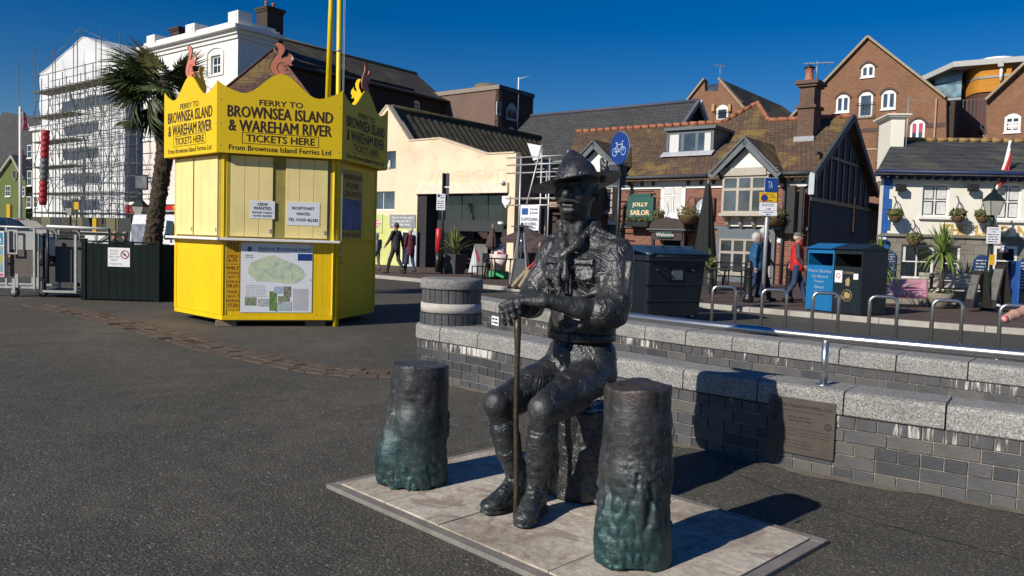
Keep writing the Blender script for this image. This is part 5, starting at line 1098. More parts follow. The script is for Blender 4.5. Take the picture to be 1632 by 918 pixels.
SHT=bpy.data.materials.new('white_sheeting');t,b=nt(SHT);tc=t.nodes.new('ShaderNodeTexCoord').outputs['Object'];n=noise_n(t,tc,1.1,7,0.7,1.0);n2=noise_n(t,tc, .35,3)
t.links.new(ramp(t,n2.outputs[0],[(.3,(.82, .84, .86)),(.7,(.9, .9, .9))]).outputs[0],b.inputs['Base Color']);b.inputs['Roughness'].default_value= .5;bump(t,b,n.outputs[0], .6, .12);tl=t.nodes.new('ShaderNodeBsdfTranslucent');tl.inputs[0].default_value=(.8, .82, .84,1);ms=t.nodes.new('ShaderNodeMixShader');ms.inputs[0].default_value= .22;t.links.new(b.outputs[0],ms.inputs[1]);t.links.new(tl.outputs[0],ms.inputs[2]);t.links.new(ms.outputs[0],next(q for q in t.nodes if q.type=='OUTPUT_MATERIAL').inputs[0])
rt=face_root('sheeted_building',f,'gabled building wrapped in white plastic sheeting behind scaffolding','building')
out=[(65,357),(64,118),(78,107),(92,94),(105,83),(118,72),(125,65),(132,59),(138,59),(150,65),(165,71),(182,79),(197,86),(197,357)]
pf=poly(f,out);n=len(pf)
def crumple(x,z,y):return .05*math.sin(x*2.3+z* .9)+ .05*math.sin(z*3.1+x* .7+y)
# front sheet as a gently crumpled grid clipped to the outline
us=np.linspace(pf[0][0],0,34);top_z=lambda x:float(np.interp(x,[p[0]for p in pf[1:-1]],[p[1]for p in pf[1:-1]]));vs=[];nz=30;zb=pf[0][1]
for x in us:
    tz=top_z(x)
    for j in range(nz+1):z=zb+(tz-zb)*j/nz;vs.append((x,crumple(x,z,0)*(0 if j==nz else 1),z))
fs=[(i*(nz+1)+j,(i+1)*(nz+1)+j,(i+1)*(nz+1)+j+1,i*(nz+1)+j+1)for i in range(33)for j in range(nz)]
MB().add(vs,fs,smooth=True).build('front_sheet',SHT,rt)
SHT2=SHT;vs=[];tz=top_z(0)
for i in range(15):
    y=8*i/14
    for j in range(nz+1):z=1.2+(tz-1.2)*j/nz;vs.append((.0+crumple(y,z,2)*(.6 if 0<j<nz and i else 0),y,z))
MB().add(vs,[(i*(nz+1)+j,(i+1)*(nz+1)+j,(i+1)*(nz+1)+j+1,i*(nz+1)+j+1)for i in range(14)for j in range(nz)],smooth=True).build('side_sheet',SHT,rt)
for j,(a,b2)in enumerate(zip(pf[1:-1],pf[2:])):
    if j%3==0 or True:slope('roof_sheet',SHT,rt,[(a[0],-.05,a[1]),(b2[0],-.05,b2[1]),(b2[0],8,b2[1]),(a[0],8,a[1])], .05)
MB().box(pf[0][0],-.2,-.05, .3,0,zb- .5).build('ground_floor_wall',mat('drab_ground_floor',(.09, .085, .05), .9,var=.4,sc=.8),rt)
# scaffolding in front
sc=face_root('scaffolding',f,'tall grey tube scaffolding with boarded lifts in front of the white sheeting','scaffolding');rr=random.Random(5)
SCM=mat('scaffold_tube',(.15, .165, .165), .5, .5,var=.25,sc=3);PLK=mat('scaffold_board',(.30, .26, .18), .85,var=.3)
zl=[f.uv(130,y)[1]for y in(148,188,228,268,310,340)];xa,xb=f.uv(56,250,-1.9)[0],f.uv(188,250,-1.9)[0];xs=np.linspace(xa,xb,12)
def tubes(name,a,b2,r=.05):return MB().tube([a,b2],r* .6,4).build(name,SCM,sc)
for i,x in enumerate(xs):
    for y in(-1.9,-.7):tubes('standard',(x,y,0),(x,y,zl[0]+(rr.uniform(.3,1.2)if i%3 else 3.2)))
for z in zl:
    for y in(-1.95,-.65):
        for dz in(0,1.05):tubes('ledger',(xa- .5,y,z+dz),(xb+ .3,y,z+dz), .045)
    for i,x in enumerate(xs):tubes('transom',(x,-2.2-rr.uniform(0, .4),z- .08),(x,-.2,z- .08), .04)
    MB().box(xa- .3 if z!=zl[1]else xa,(xb if z in(zl[0],)else xa+5.5),-1.85,-.75,z- .05,z+ .02).build('boarded_lift',PLK,sc)
for k in range(5):
    for i in range(0,11):
        if rr.random()< .8:a,c=(xs[i],xs[i+1])if(i+k)%2 else(xs[i+1],xs[i]);tubes('brace',(a,-2.0,zl[k]),(c,-2.0,zl[k+1]), .04)
for k in range(40):q_=rr.uniform(xa,xb-1.5);z_=rr.uniform(2,zl[1]);tubes('brace',(q_,rr.uniform(-2,-.7),z_),(q_+rr.uniform(-2.2,2.2),rr.uniform(-2,-.7),z_+rr.uniform(.2,2.4)), .035)
for k in range(3):tubes('brace',(xs[2+3*k],-2.05,zl[0]),(xs[min(5+3*k,11)],-2.05,zl[3]), .04)
# roof guard rails
for a,b2 in zip([(62,105),(105,72),(128,45),(165,62),(196,75)],[(105,72),(126,45),(165,62),(196,75),(232,92)]):
    A_2,B_2=f.uv(*a, .5),f.uv(*b2, .5)
    for dz in(0,-.7):tubes('roof_rail',(A_2[0], .5,A_2[1]+dz),(B_2[0], .5,B_2[1]+dz), .035)
    tubes('roof_post',(A_2[0], .5,A_2[1]-1.6),(A_2[0], .5,A_2[1]+ .1), .035)
q=f.uv(54,190);tubes('standard',(f.uv(52,100)[0],-1,0),(f.uv(52,100)[0],-1,f.uv(52,103)[1]), .04)
ch_=face_root('rubbish_chute',f,'red and grey segmented rubbish chute hanging on the scaffolding','chute');CR=mat('red_chute',(.36, .02, .025), .6,var=.3);CG=mat('grey_chute',(.12, .13, .13), .6)
for i,yy in enumerate(range(208,325,9)):
    a,b2=f.uv(75-(i* .35),yy,-2.3),f.uv(75-i* .35,yy+11,-2.3);r0= .30
    MB().lathe([(r0,0),(r0* .72,b2[1]-a[1]),(r0* .66,b2[1]-a[1])],14,M=Matrix.Translation((a[0],-2.4,a[1]))).build('chute_section',CR if(i<5 or i>8)else CG,ch_)

# ---- white three-storey building with cornice, and the long dark warehouse behind its corner
f=WB;rt=face_root('white_building',f,'tall white building with moulded cornice and parapet blocks behind the palm','building')
zc=f.uv(373,43)[1];zc2=f.uv(372,62)[1];xl=-10.6
h1=[f.rect(336,88,351,118),f.rect(263,262,270,300),f.rect(335,140,352,172)]
wallp('front_wall',OFFWHITE,rt,[(xl,7.2),(0,7.2),(0,zc2),(xl,zc2)],0, .4,holes=[[(r_[0],r_[2]),(r_[0],r_[3]),(r_[1],r_[3]),(r_[1],r_[2])]for r_ in(h1[0],h1[2])])
wallp('lower_wall',PINKW,rt,[(xl,3.0),(0,3.0),(0,7.15),(xl,7.15)],-.02, .4);MB().box(xl, .0,-.06, .4,7.1,7.25).build('string_course',WHITE,rt)
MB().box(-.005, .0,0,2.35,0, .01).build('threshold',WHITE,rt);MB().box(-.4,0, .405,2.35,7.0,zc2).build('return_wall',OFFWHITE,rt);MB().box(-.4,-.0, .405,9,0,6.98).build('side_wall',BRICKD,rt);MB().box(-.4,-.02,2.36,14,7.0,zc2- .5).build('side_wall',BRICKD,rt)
rr=random.Random(2)
for i in range(8):z=7.4+i* .78;MB().box(-.38, .03,2.36,2.36+(.38 if i%2 else .14),z,z+ .42).build('quoin',OFFWHITE,rt)
for i,(d_,z0,z1)in enumerate([(.10,zc2,zc2+ .22),(.22,zc2+ .22,zc2+ .42),(.36,zc2+ .42,zc2+ .52),(.42,zc2+ .52,zc- .22),(.50,zc- .22,zc)]):
    MB().box(xl,d_,-d_,2.3+d_,z0+ .002*i,z1).build('cornice_moulding',WHITE,rt)
MB().box(xl, .1,0.0,2.4,zc+ .002,zc+ .35).build('parapet',OFFWHITE,rt)
for x0_,y0_,x1_,y1_ in((236,56,254,76),(298,38,318,57),(366,19,389,42)):
    r_=f.rect(x0_,y0_,min(x1_,378),y1_);bx_=MB().box(r_[0],r_[0]+1.0,-.1, .8,r_[2]- .15,r_[3]).build('parapet_block',OFFWHITE,rt);MB().box(r_[0]+ .18,r_[0]+ .82,-.13,-.101,r_[2]+ .05,r_[3]- .12).build('sunk_panel',WHITE,bx_)
u,v=f.uv(287,45);chimney(rt,f.uv(287,50,3)[0],3,zc- .5,f.uv(287,45,3)[1],1.1, .8,BRICKD,0)
for r_,nx,nz in((h1[0],2,2),(h1[2],2,2)):window(rt,r_, .16,nx,nz,fw=.10,mw=.06)
u0,u1,z0,z1=h1[0];MB().tube([(u0- .35,-.02,z0- .1),(u0- .35,-.02,z1+ .05)]+[((u0+u1)/2-((u1-u0)/2+ .35)*math.cos(a),-.02,z1+ .05+ .38*math.sin(a))for a in np.linspace(.3,PI- .3,8)]+[(u1+ .35,-.02,z1+ .05),(u1+ .35,-.02,z0- .1),(u0- .35,-.02,z0- .1)], .05,5).build('arch_moulding',OFFWHITE,rt)
window(rt,h1[1],-.02,1,2);MB().box(xl,0, .0, .4,0,2.98).build('shop_wall',mat('shop_dark',(.05, .05, .055), .7),rt)
rf=f.rect(225,326,283,342,-.3);fs_=MB().box(rf[0]-2,0,-.3, .0,rf[2],rf[3]).build('shop_fascia',RED,rt);MB().box(rf[0]-2, .0,-.4, .0,rf[3]+ .002,rf[3]+ .18).build('fascia_cornice',WHITE,rt)
text('TAVERN','lettering',GOLD,fs_, .5,(f.uv(276,333,-.3)[0],-.305,(rf[2]+rf[3])/2),bold=.01,height=.42)if False else text('T','lettering',GOLD,fs_, .5,(f.uv(277,333,-.3)[0],-.305,(rf[2]+rf[3])/2),bold=.03,height=.4)
f=Face(-15.9,45.7,52);FC=f;rt=face_root('warehouse',f,'long dark brick warehouse with mossy slate roof behind the kiosk','building')
ze=f.uv(600,133)[1];L2=17.3;wz=[(526,134,533,152),(580,138,588,159),(614,149,628.5,169),(658,160,669.5,181)];rs=[f.rect(*q)for q in wz]
wallp('wall',BRICKD,rt,[(2.45,0),(L2,0),(L2,ze),(2.45,ze)], .06,8,holes=())
for r_ in rs:window(rt,r_, .06,2,3,arch=.15,gm=GLASSB,fw=.07)
zr=f.uv(560,91.5,4)[1];sl_=slope('roof',SLATEG,rt,[(2.3,-.35,ze- .12),(L2+ .2,-.35,ze- .12),(L2+ .1, .6,ze+ .3),(f.uv(664,123.5,4)[0],4,zr),(2.3,4,zr)], .15)
MB().tube([(2.3,4,zr+ .03),(f.uv(664,123.5,4)[0],4,zr+ .03)], .12,6).build('ridge_tiles',mat('mossy_ridge',(.14, .12, .06), .9,var=.3),rt);MB().box(2.3,L2,-.42,-.3,ze- .24,ze- .12).build('gutter',BLACK,rt)
u,v=f.uv(428,30,1.6);chimney(rt,f.uv(430,40,1.8)[0],1.8,9,f.uv(430,14,1.8)[1],1.15,1.1,BRICKD,2)
# ---- flat topped brick block
f=Face(-5.58,59.5,SA);rt=face_root('brick_stair_block',f,'flat topped pinkish brick block with arched window in its dark side','building');zt_=f.uv(787,136)[1];L3=5.37
wallp('wall',BRICKP,rt,[(-.6,0),(L3,0),(L3,zt_- .3),(-.6,zt_- .3)],0, .4);MB().box(-.9,L3+ .1,-.1, .5,zt_- .298,zt_).build('parapet_coping',mat('pale_coping',(.26, .22, .18), .8),rt)
f2=Face(*f.w(L3,0)[:2],52);rd=4.05;srt_=MB().prism([(0,0),(rd,0),(rd,zt_- .3),(0,zt_- .3)], .01, .3);so=recalc(srt_.build('side_wall',BRICKD,rt,loc=(L3,0,0),rot=(0,0,R(90))))  # side wall in darker brick: shade of the unlit face painted in
MB().box(-.05,rd,-.1, .3,zt_- .299,zt_+ .0).build('side_coping',BLACK,rt,loc=(L3,0,0),rot=(0,0,R(90)))  # coping blackened to match the painted shade of this side
e_=so
for r_,arch_ in((f2.rect(807,164,824,191), .5),(f2.rect(791.5,162,798,182),0),(f2.rect(806,202,823,222), .5)):window(e_,r_,0,2 if arch_ else 1,1 if arch_ else 2,arch=arch_,fm=mat('dull_white_paint',(.42, .42, .42), .6),fw=.09)
MB().lathe([(1.0,0),(1.1, .5),(.9, .8),(.5, .85)],14,M=Matrix.Translation((2.2,2.5,zt_- .1))).build('roof_tank',mat('stone_tank',(.17, .13, .09), .8),rt)
# ---- tiled pyramid roof behind the sign
c_=P(436,78,42.0);rt=empty('hip_roofed_house',(c_.x,c_.y,0),R(8));tag(rt,'brick house with steep pyramid roof of lichened tiles directly behind the kiosk','building');a=3.55;zp=c_.z;ze=zp-1.27*a
MB().box(-a+ .3,a- .3,-a+ .3,a- .3,0,ze+ .1).build('wall',BRICKD,rt)
for p_,q_ in(((-a,-a),(a,-a)),((a,-a),(a,a)),((a,a),(-a,a)),((-a,a),(-a,-a))):slope('roof',TILER,rt,[(p_[0],p_[1],ze),(q_[0],q_[1],ze),(0,0,zp)], .1);MB().tube([(p_[0],p_[1],ze+ .04),(0,0,zp+ .02)], .06,6).build('hip_tiles',mat('dull_hip_tile',(.16, .075, .06), .9,var=.3),rt)

# ---- cream arcade
f=Face(-6.9,38.6,SA);FCR=f;rt=face_root('cream_arcade',f,'cream rendered seafront arcade with irregular parapet and large dark glazed opening','building')
up_=poly(f,[(590,207),(605,184),(617,168.5),(652.5,225),(701.5,221),(776,246),(820,244)]);xr=f.uv(821,300)[0];op=f.rect(664,308,808,432);w1,w2=f.rect(606,241,631,271),f.rect(596,305,629,335);dr,so_=f.rect(640,368,656,426),f.rect(586,373,603,405)
hol=lambda r_:[(r_[0],r_[2]),(r_[0],r_[3]),(r_[1],r_[3]),(r_[1],r_[2])]
op=(op[0],op[1], .105,op[3]);dr=(dr[0],dr[1], .11,dr[3])
wallp('front_wall',CREAM,rt,[(-1.2, .1),(op[0], .1),(op[0],op[3]),(op[1],op[3]),(op[1], .1),(xr, .1),(xr,up_[6][1])]+[up_[i]for i in(5,4,3,2,1)]+[(-1.2,up_[0][1]- .2)],0, .35,holes=[hol(w1),hol(w2)])
cap_=MB()
for p_,q_ in zip(up_[1:],up_[2:]):cap_.bar((p_[0], .17,p_[1]+ .03),(q_[0], .17,q_[1]+ .03), .42, .07)
cap_.build('parapet_cap',mat('cream_cap',(.6, .49, .36), .8),rt)
MB().box(xr- .35,xr- .001, .36,9,0,up_[6][1]- .05).build('side_wall',mat('shaded_return_render',(.10, .085, .075), .9,var=.2),rt)  # return wall turned from the sun; its shade is put into the colour
ra,rb=(up_[2][0],0.0,up_[2][1]),None;zrg=up_[2][1]- .05;zev=4.9
n=26;vs=[];xs_=up_[2][0];sl=(zrg-zev)/1.18
for i in range(n*4+1):
    y= .36+12.0*i/(n*4);d_=(.028)*math.cos(2*PI*i/4)
    vs+=[(xs_,y,zrg+d_),(xs_+sl,y,zev+d_)]
MB().add(vs,[(2*i,2*i+1,2*i+3,2*i+2)for i in range(n*4)],smooth=False).build('corrugated_roof',CORR,rt);slope('rear_roof',CORR,rt,[(xs_, .36,zrg),(xs_,12.3,zrg),(xs_-2.2,12.3,5),(xs_-2.2, .36,5)]);MB().tube([(xs_, .3,zrg+ .07),(xs_,12.3,zrg+ .07)], .11,6).build('ridge_capping',CORR,rt)
MB().bar((xs_+ .05, .38,zrg+ .03),(xs_+sl, .38,zev+ .05), .16, .12).build('verge_board',BLACK,rt)
slope('lower_roof',CORR,rt,[(xs_+sl- .1, .36,zev),(xr- .1, .36,4.6),(xr- .1,12.3,4.6),(xs_+sl- .1,12.3,zev)])
window(rt,w1, .14,1,1,fm=mat('cream_frame',(.62, .55, .42), .6),gm=GLASSB);window(rt,w2, .14,2,1,cols=[0, .38,1],gm=GLASSB)
u,v=f.uv(615,266);fig=MB();
for dx_ in(-.2, .15):fig.lathe([(.07,0),(.10, .15),(.06, .3),(.03, .42)],8,M=Matrix.Translation((u+dx_, .10,v- .1)))
fig.build('ornaments',OFFWHITE,rt)
# recessed glazed front
MB().box(op[0],op[0]+ .55, .05, .9, .1,op[3]- .002).build('pilaster',BRICKK,rt);MB().box(op[1]- .32,op[1], .05, .9, .1,op[3]- .002).build('pilaster',BRICKK,rt)
lt=f.rect(664,294,811,307);MB().box(lt[0],lt[1],-.12, .0,op[3]- .01,op[3]+ .42).build('lintel_board',mat('pale_cream_paint',(.72, .66, .52), .7),rt)
ga,gb=op[0]+ .551,op[1]- .321;zs=f.uv(740,368)[1];zm=f.uv(740,352)[1];GF=mat('charcoal_frame',(.035, .038, .042), .45)
REFL=glass_mat('dark_reflecting_glass',(.012, .016, .02), .03,1.0)
cols_=[0,(f.uv(719,330)[0]-ga)/(gb-ga),(f.uv(762,330)[0]-ga)/(gb-ga),1];window(rt,(ga,gb,zm,op[3]- .01), .7,3,1,cols=cols_,fm=GF,gm=REFL,fw=.05,sill=False,name='upper_glazing')
MB().box(ga,gb, .66, .75,zs,zm- .003).build('spandrel_panel',GF,rt);window(rt,(ga,f.uv(716,400)[0], .105,zs- .003), .7,1,1,fm=GF,gm=REFL,fw=.06,sill=False,name='glazed_door');MB().box(f.uv(716,400)[0]+ .003,gb,3.2,3.3, .105,zs).build('back_wall',DARK,rt);MB().box(ga,gb, .75,3.2,zs,zs+ .05).build('ceiling',DARK,rt);MB().box(ga,gb, .75,3.2, .105, .108).build('inner_floor',mat('dark_floor',(.03, .028, .027), .7),rt)
for i,c_ in enumerate((.2, .55, .85)):
    xx=ga+(gb-ga)*c_;MB().box(xx- .3,xx+ .3,2.6,3.0, .11,1.5+ .2*i,ch=.03).build('arcade_machine',mat('machine_%d'%i,[(.3, .28, .25),(.05, .1, .05),(.12, .05, .02)][i], .4),rt)
text('AMUSEMENTS','ghost_lettering',mat('faded_ochre',(.70, .56, .38), .9),rt, .8,(f.uv(743,281)[0],-.004,f.uv(743,281)[1]),width=f.uv(806,281)[0]-f.uv(680,281)[0],height=f.uv(743,271)[1]-f.uv(743,290)[1],bold=.0)
LIME=mat('lime_paint',(.58, .60, .22), .8,var=.1,sc=2);zl_=f.uv(630,341)[1];lim=f.uv(664,400)[0]
wallp('lime_painted_band',LIME,rt,[(-1.2, .101),(dr[0], .101),(dr[0],dr[3]),(dr[1],dr[3]),(dr[1], .101),(lim- .02, .101),(lim- .02,zl_- .35),(dr[0],zl_- .1),(-1.2,zl_)],-.006,-.002,holes=[hol(so_)])
window(rt,(dr[0],dr[1],dr[2],dr[3]),-.0,1,1,fm=WHITE,gm=DARK,fw=.07,sill=False,name='door',proud=.02);window(rt,so_,-.0,1,1,fm=DARK,gm=DARK,sill=True,name='serving_hatch')
r_=f.rect(656,368,667,426);MB().box(r_[0],r_[1],-.14,-.06, .11,r_[3]).build('open_door_leaf',mat('pale_blue_grey',(.42, .48, .52), .6),rt)
def fsign(name,px,lab,m,y=-.04,th=.03,cat='sign',ff=None,base=None):
    ff=ff or f;r_=ff.rect(*px,y);o=empty(name,ff.w((r_[0]+r_[1])/2,y,(r_[2]+r_[3])/2),ff.a);tag(o,lab,cat);w,h=r_[1]-r_[0],r_[3]-r_[2]
    MB().box(-w/2,w/2,0,th,-h/2,h/2,ch=.004).build('sign_board',m,o);return o,w,h
o,w,h=fsign('ice_cream_sign',(585,341,609,371),'lime sign with pink cloud lettering on the arcade left end',mat('lime_sign',(.55, .62, .25), .6))
PK=mat('hot_pink',(.75, .05, .22), .5);MB().prism([(w* .5*(.36+ .08*math.cos(8*a))*2*math.cos(a)* .98,h* .0+h* .5*(.42+ .06*math.cos(7*a))*math.sin(a)*1.0)for a in np.linspace(0,2*PI,33)[:-1]],-.012,-.003).build('pink_cloud',PK,o);text('RiverSide','lettering',PAPER,o, .3,(0,-.016,h* .07),width=w* .8,height=h* .14,bold=.02)if False else text('rSide','lettering',PAPER,o, .3,(w* .12,-.016,h* .09),width=w* .55,height=h* .16,bold=.02);text('room','lettering',PAPER,o, .3,(w* .08,-.016,-h* .1),width=w* .45,height=h* .12,bold=.02)
o,w,h=fsign('grey_shop_sign',(621,342,662,363),'weathered grey shop sign above the arcade side door',mat('weathered_grey_board',(.24, .26, .28), .7,var=.25,sc=4));print_lines(o,mat('pale_print',(.5, .5, .5), .6),-w* .42,w* .42,-h* .4,h* .4,3,-.002,seed=4,hh=.5)
for px,py,m_,nm,lb,ct in((808,321,WHITE,'alarm_box','white shield-shaped alarm box on the arcade right pier','alarm box'),):
    u,v=f.uv(px,py);o=empty(nm,f.w(u,0,v),f.a);tag(o,lb,ct);MB().prism([(-.2, .22),(-.2,-.02),(0,-.28),(.2,-.02),(.2, .22)][::-1],-.09,-.002).build('alarm_cover',m_,o)
for i,(px,py)in enumerate(((806,291),(804,356))):
    u,v=f.uv(px,py);o=empty('security_camera',f.w(u,0,v),f.a);tag(o,'small white security camera %s on the arcade right pier'%('high at the lintel end' if i==0 else 'below the alarm box'),'camera');MB().box(-.14, .08,-.3,-.18,-.05, .06,ch=.02).build('camera_body',WHITE,o);MB().tube([(0,0, .02),(0,-.2, .02)], .03,6).build('bracket',WHITE,o)
# scaffolding beside the cream arcade with banner
FSB=Face(*f.w(xr,0)[:2],SA);sc=face_root('small_scaffolding',FSB,'small steel scaffolding with platforms between the cream arcade and the tiled pub','scaffolding')
def tb(name,a,b2,r=.035,m=None):return MB().tube([a,b2],r,6).build(name,m or mat('pale_scaffold_tube',(.5, .5, .5), .45, .5),sc)
xs=[FSB.uv(px,300,-.6)[0]for px in(829,862,875)];zs_=[FSB.uv(850,y,-.6)[1]for y in(318,272,255,325)]
for x,yt in zip(xs,(248,232,252)):
    for y in(-.6,1.2):tb('standard',(x,y, .1),(x,y,FSB.uv(850,yt,-.6)[1]))
for z in(FSB.uv(850,316,-.6)[1],FSB.uv(850,327,-.6)[1],FSB.uv(850,275,-.6)[1],FSB.uv(850,262,-.6)[1],FSB.uv(850,250,-.6)[1]):
    for y in(-.62,1.22):tb('ledger',(xs[0]- .7,y,z),(xs[2]+ .6,y,z), .03)
MB().box(xs[0]- .3,xs[2]+ .5,-.5,1.1,FSB.uv(850,318,-.6)[1],FSB.uv(850,316,-.6)[1]).build('boarded_lift',PLK,sc);tb('brace',(xs[0],-.65,1.5),(xs[1],-.65,5.2), .03)
tp_=FSB.uv(840,228, .5),FSB.uv(862,232, .5),FSB.uv(862,252, .5),FSB.uv(850,256, .5);recalc(MB().prism([tp_[3],tp_[2],tp_[1],tp_[0]], .5, .52).build('hanging_sheet',SHT,sc))
r_=FSB.rect(829,327,859,367,-.68);o=empty('scaffold_banner',FSB.w((r_[0]+r_[1])/2,-.68,(r_[2]+r_[3])/2),FSB.a);tag(o,'white scaffolding and roofing banner tied to the small scaffolding','banner');w,h=r_[1]-r_[0],r_[3]-r_[2]
MB().box(-w/2,w/2,0, .02,-h/2,h/2).build('banner_sheet',PAPER,o);MB().box(-w* .42,-w* .08,-.004,-.001,h* .12,h* .38).build('blue_logo',BLUE,o)
for s_,x_,z_,w_,h_ in(('Swanage', .22, .34, .42, .1),('& Dorset', .22, .2, .42, .1),('SCAFFOLDING',0,-.06, .9, .13),('& ROOFING',0,-.25, .75, .13),('01929 4786',0,-.41, .7, .07)):text(s_,'lettering',INKN,o, .2,(x_*w,-.005,z_*h),width=w_*w,height=h_*h,bold=.01)
# dark shop set back behind the scaffolding
f4=Face(*FSB.w(.05,2.2)[:2],SA);rt=face_root('set_back_shop',f4,'low dark shopfront set back behind the parasols and scaffolding','building');zt_=f4.uv(850,300)[1]
MB().box(0,2.3,0,3, .1,zt_).build('wall',mat('dark_brown_wall',(.05, .035, .03), .85),rt);MB().box(0,2.3,-.3,0,zt_- .9,zt_- .5).build('fascia',mat('salmon_fascia',(.48, .30, .2), .8),rt);slope('roof',mat('blue_tarpaulin',(.03, .09, .25), .5),rt,[(0,-.4,zt_- .1),(2.3,-.4,zt_- .1),(2.3,3,zt_+ .7),(0,3,zt_+ .7)])
# ---- long slate roof behind
rp=P(980,173.7,47);f=Face(rp.x,rp.y,SA);rt=face_root('slate_roofed_hall',f,'long plain grey slate roof behind the tiled pub','building');a,b2=f.uv(846,185)[0],f.uv(1113,163)[0];zr=rp.z;dp=5.5;zz=zr-4.6
slope('roof',SLATE,rt,[(a- .35,-dp,zz),(b2,-dp,zz),(b2,0,zr),(a,0,zr)]);slope('rear_roof',SLATE,rt,[(a,0,zr),(b2,0,zr),(b2,5,zz),(a- .3,5,zz)]);wallp('wall',BRICKD,rt,[(a,0),(b2- .1,0),(b2- .1,zz),(a,zz)],-dp+ .3,5)
MB().add([(b2- .25,-dp,zz),(b2- .25,0,zr- .1),(b2- .25,5,zz)],[(0,1,2)]).build('gable_wall',DARK,rt);MB().tube([(a,0,zr+ .05),(b2,0,zr+ .05)], .1,6).build('ridge_tiles',mat('bluish_ridge',(.07, .08, .12), .7),rt);MB().bar((b2+ .05,0,zr),(b2+ .05,-dp,zz), .2, .2).build('barge_board',GREYB,rt);MB().bar((b2+ .1,0,zr),(b2+ .1,3.4,zr-3.1), .2, .2).build('barge_board',WHITE,rt)
# ------------------------------------------------------------ tiled pub
f=Face(10.9- .788*10,29.6+ .616*10,SA);FJ=f;rt=face_root('tiled_pub',f,'red brick and cream timbered pub with mossy brown tiled roof and grey gables','building')
xR=10.0;xL=f.uv(905,300)[0];ze=f.uv(1270,277)[1];MOSS=TILEB
zmid=f.uv(1100,297)[1];zb2=f.uv(1150,363)[1]
# front wall: brick lower, timber band above
wU=f.rect(1056,285,1091,345);wallp('brick_wall',BRICKR,rt,[(xL, .1),(xR, .1),(xR,zmid),(xL,zmid)],0, .4,holes=[[(wU[0],wU[2]),(wU[0],zmid- .01),(wU[1],zmid- .01),(wU[1],wU[2])]]if False else())
MB().box(xL,xR,-.02, .4,zmid+ .002,ze+ .02).build('plaster_band',OFFWHITE,rt);MB().box(xL,xR,-.06,-.0205,zmid- .08,zmid+ .05).build('bressummer',WHITE,rt)
DGW=mat('dark_grey_woodwork',(.06, .066, .072), .6)
for px in(1003,1024,1042,1098,1118,1138,1246,1262,1280):u=f.uv(px,290)[0];MB().box(u- .07,u+ .07,-.05,-.0206,zmid+ .055,ze- .05).build('timber_post',DGW,rt)
for u in np.arange(xL+ .3,xR, .48):MB().box(u- .05,u+ .05,-.42,-.021,ze- .10,ze+ .0).build('rafter_foot',WHITE,rt)
MB().tube([(xL- .3,-.5,ze- .02),(f.uv(1135,280)[0],-.5,ze- .02)], .07,8).build('gutter',DGW,rt);MB().tube([(f.uv(1238,280)[0],-.5,ze- .02),(xR+ .1,-.5,ze- .02)], .07,8).build('gutter',DGW,rt)
u=f.uv(1009,300)[0];MB().tube([(u,-.45,ze- .05),(u,-.12,ze- .3),(u- .05,-.1,zmid- .5),(u- .35,-.1,zmid- .8),(u- .4,-.1, .1)], .05,6).build('downpipe',BLACK,rt);u=f.uv(1252,300)[0];MB().tube([(u,-.12,ze- .05),(u,-.12, .1)], .05,6).build('downpipe',DGW,rt)
MB().box(xL,xR,-.10,-.001,zb2- .05,zb2+ .06).build('first_floor_ledge',GREYB,rt)
# roof: front slope through its outline, in the plane eave (y=-.45) to ridge (y=4)
def on_slope(px,py,ye=-.45,ze_=None,k=None):
    ze_=ze- .06;k=KS;r=ray(px,py);n=f.n;r0=Vector((0,0,EYE))
    # plane: z = ze_ + k*(y_local - ye)
    A=r.z-k*r.dot(n);B_0=ze_+k*(-(f.o.dot(n))-ye)-EYE
    t_=B_0/A;h=r0+r*t_;return((h-f.o).dot(f.d),h.dot(n)-f.o.dot(n),h.z)
KS=(f.uv(1330,188,4.0)[1]-(ze- .06))/4.45
ol=[(903,283),(919,211),(1063,200),(1140,196),(1152,196),(1207,165),(1225,193),(1283,189),(1328,188)];pts=[on_slope(*q)for q in ol]
eL,eR=(xL- .2,-.45,ze- .06),(xR+ .25,-.45,ze- .06);pts=[eL]+pts[1:]+[eR];pts[8]=(xR+ .25,pts[8][1],pts[8][2])
slope('roof',TILEB,rt,pts, .12)
yb=8.4
slope('rear_roof',TILEB,rt,[pts[1],pts[2],(pts[3][0],pts[3][1],pts[3][2]),(pts[3][0],yb,ze- .3),(xL,yb,ze- .3)]);slope('rear_roof',TILEB,rt,[pts[6],pts[8],(xR+ .25,yb,ze- .2),(pts[6][0],yb,ze- .2)])
slope('side_slope',TILEB,rt,[pts[5],pts[4],(pts[4][0],8,pts[4][2])]);slope('side_slope',TILEB,rt,[pts[5],(pts[6][0],8,pts[6][2]),pts[6]])
for a,b2 in((1,3),(3,4),(4,5),(5,6),(6,8)):
    A_3,B_3=Vector(pts[a]),Vector(pts[b2]);n_=max(1,int((B_3-A_3).length/ .42))
    for i in range(n_):MB().tube([A_3.lerp(B_3,i/n_+ .004)+Vector((0,0, .05)),A_3.lerp(B_3,(i+1)/n_- .004)+Vector((0,0, .02))],[.11, .10],6).build('ridge_tile',RIDGE,rt)
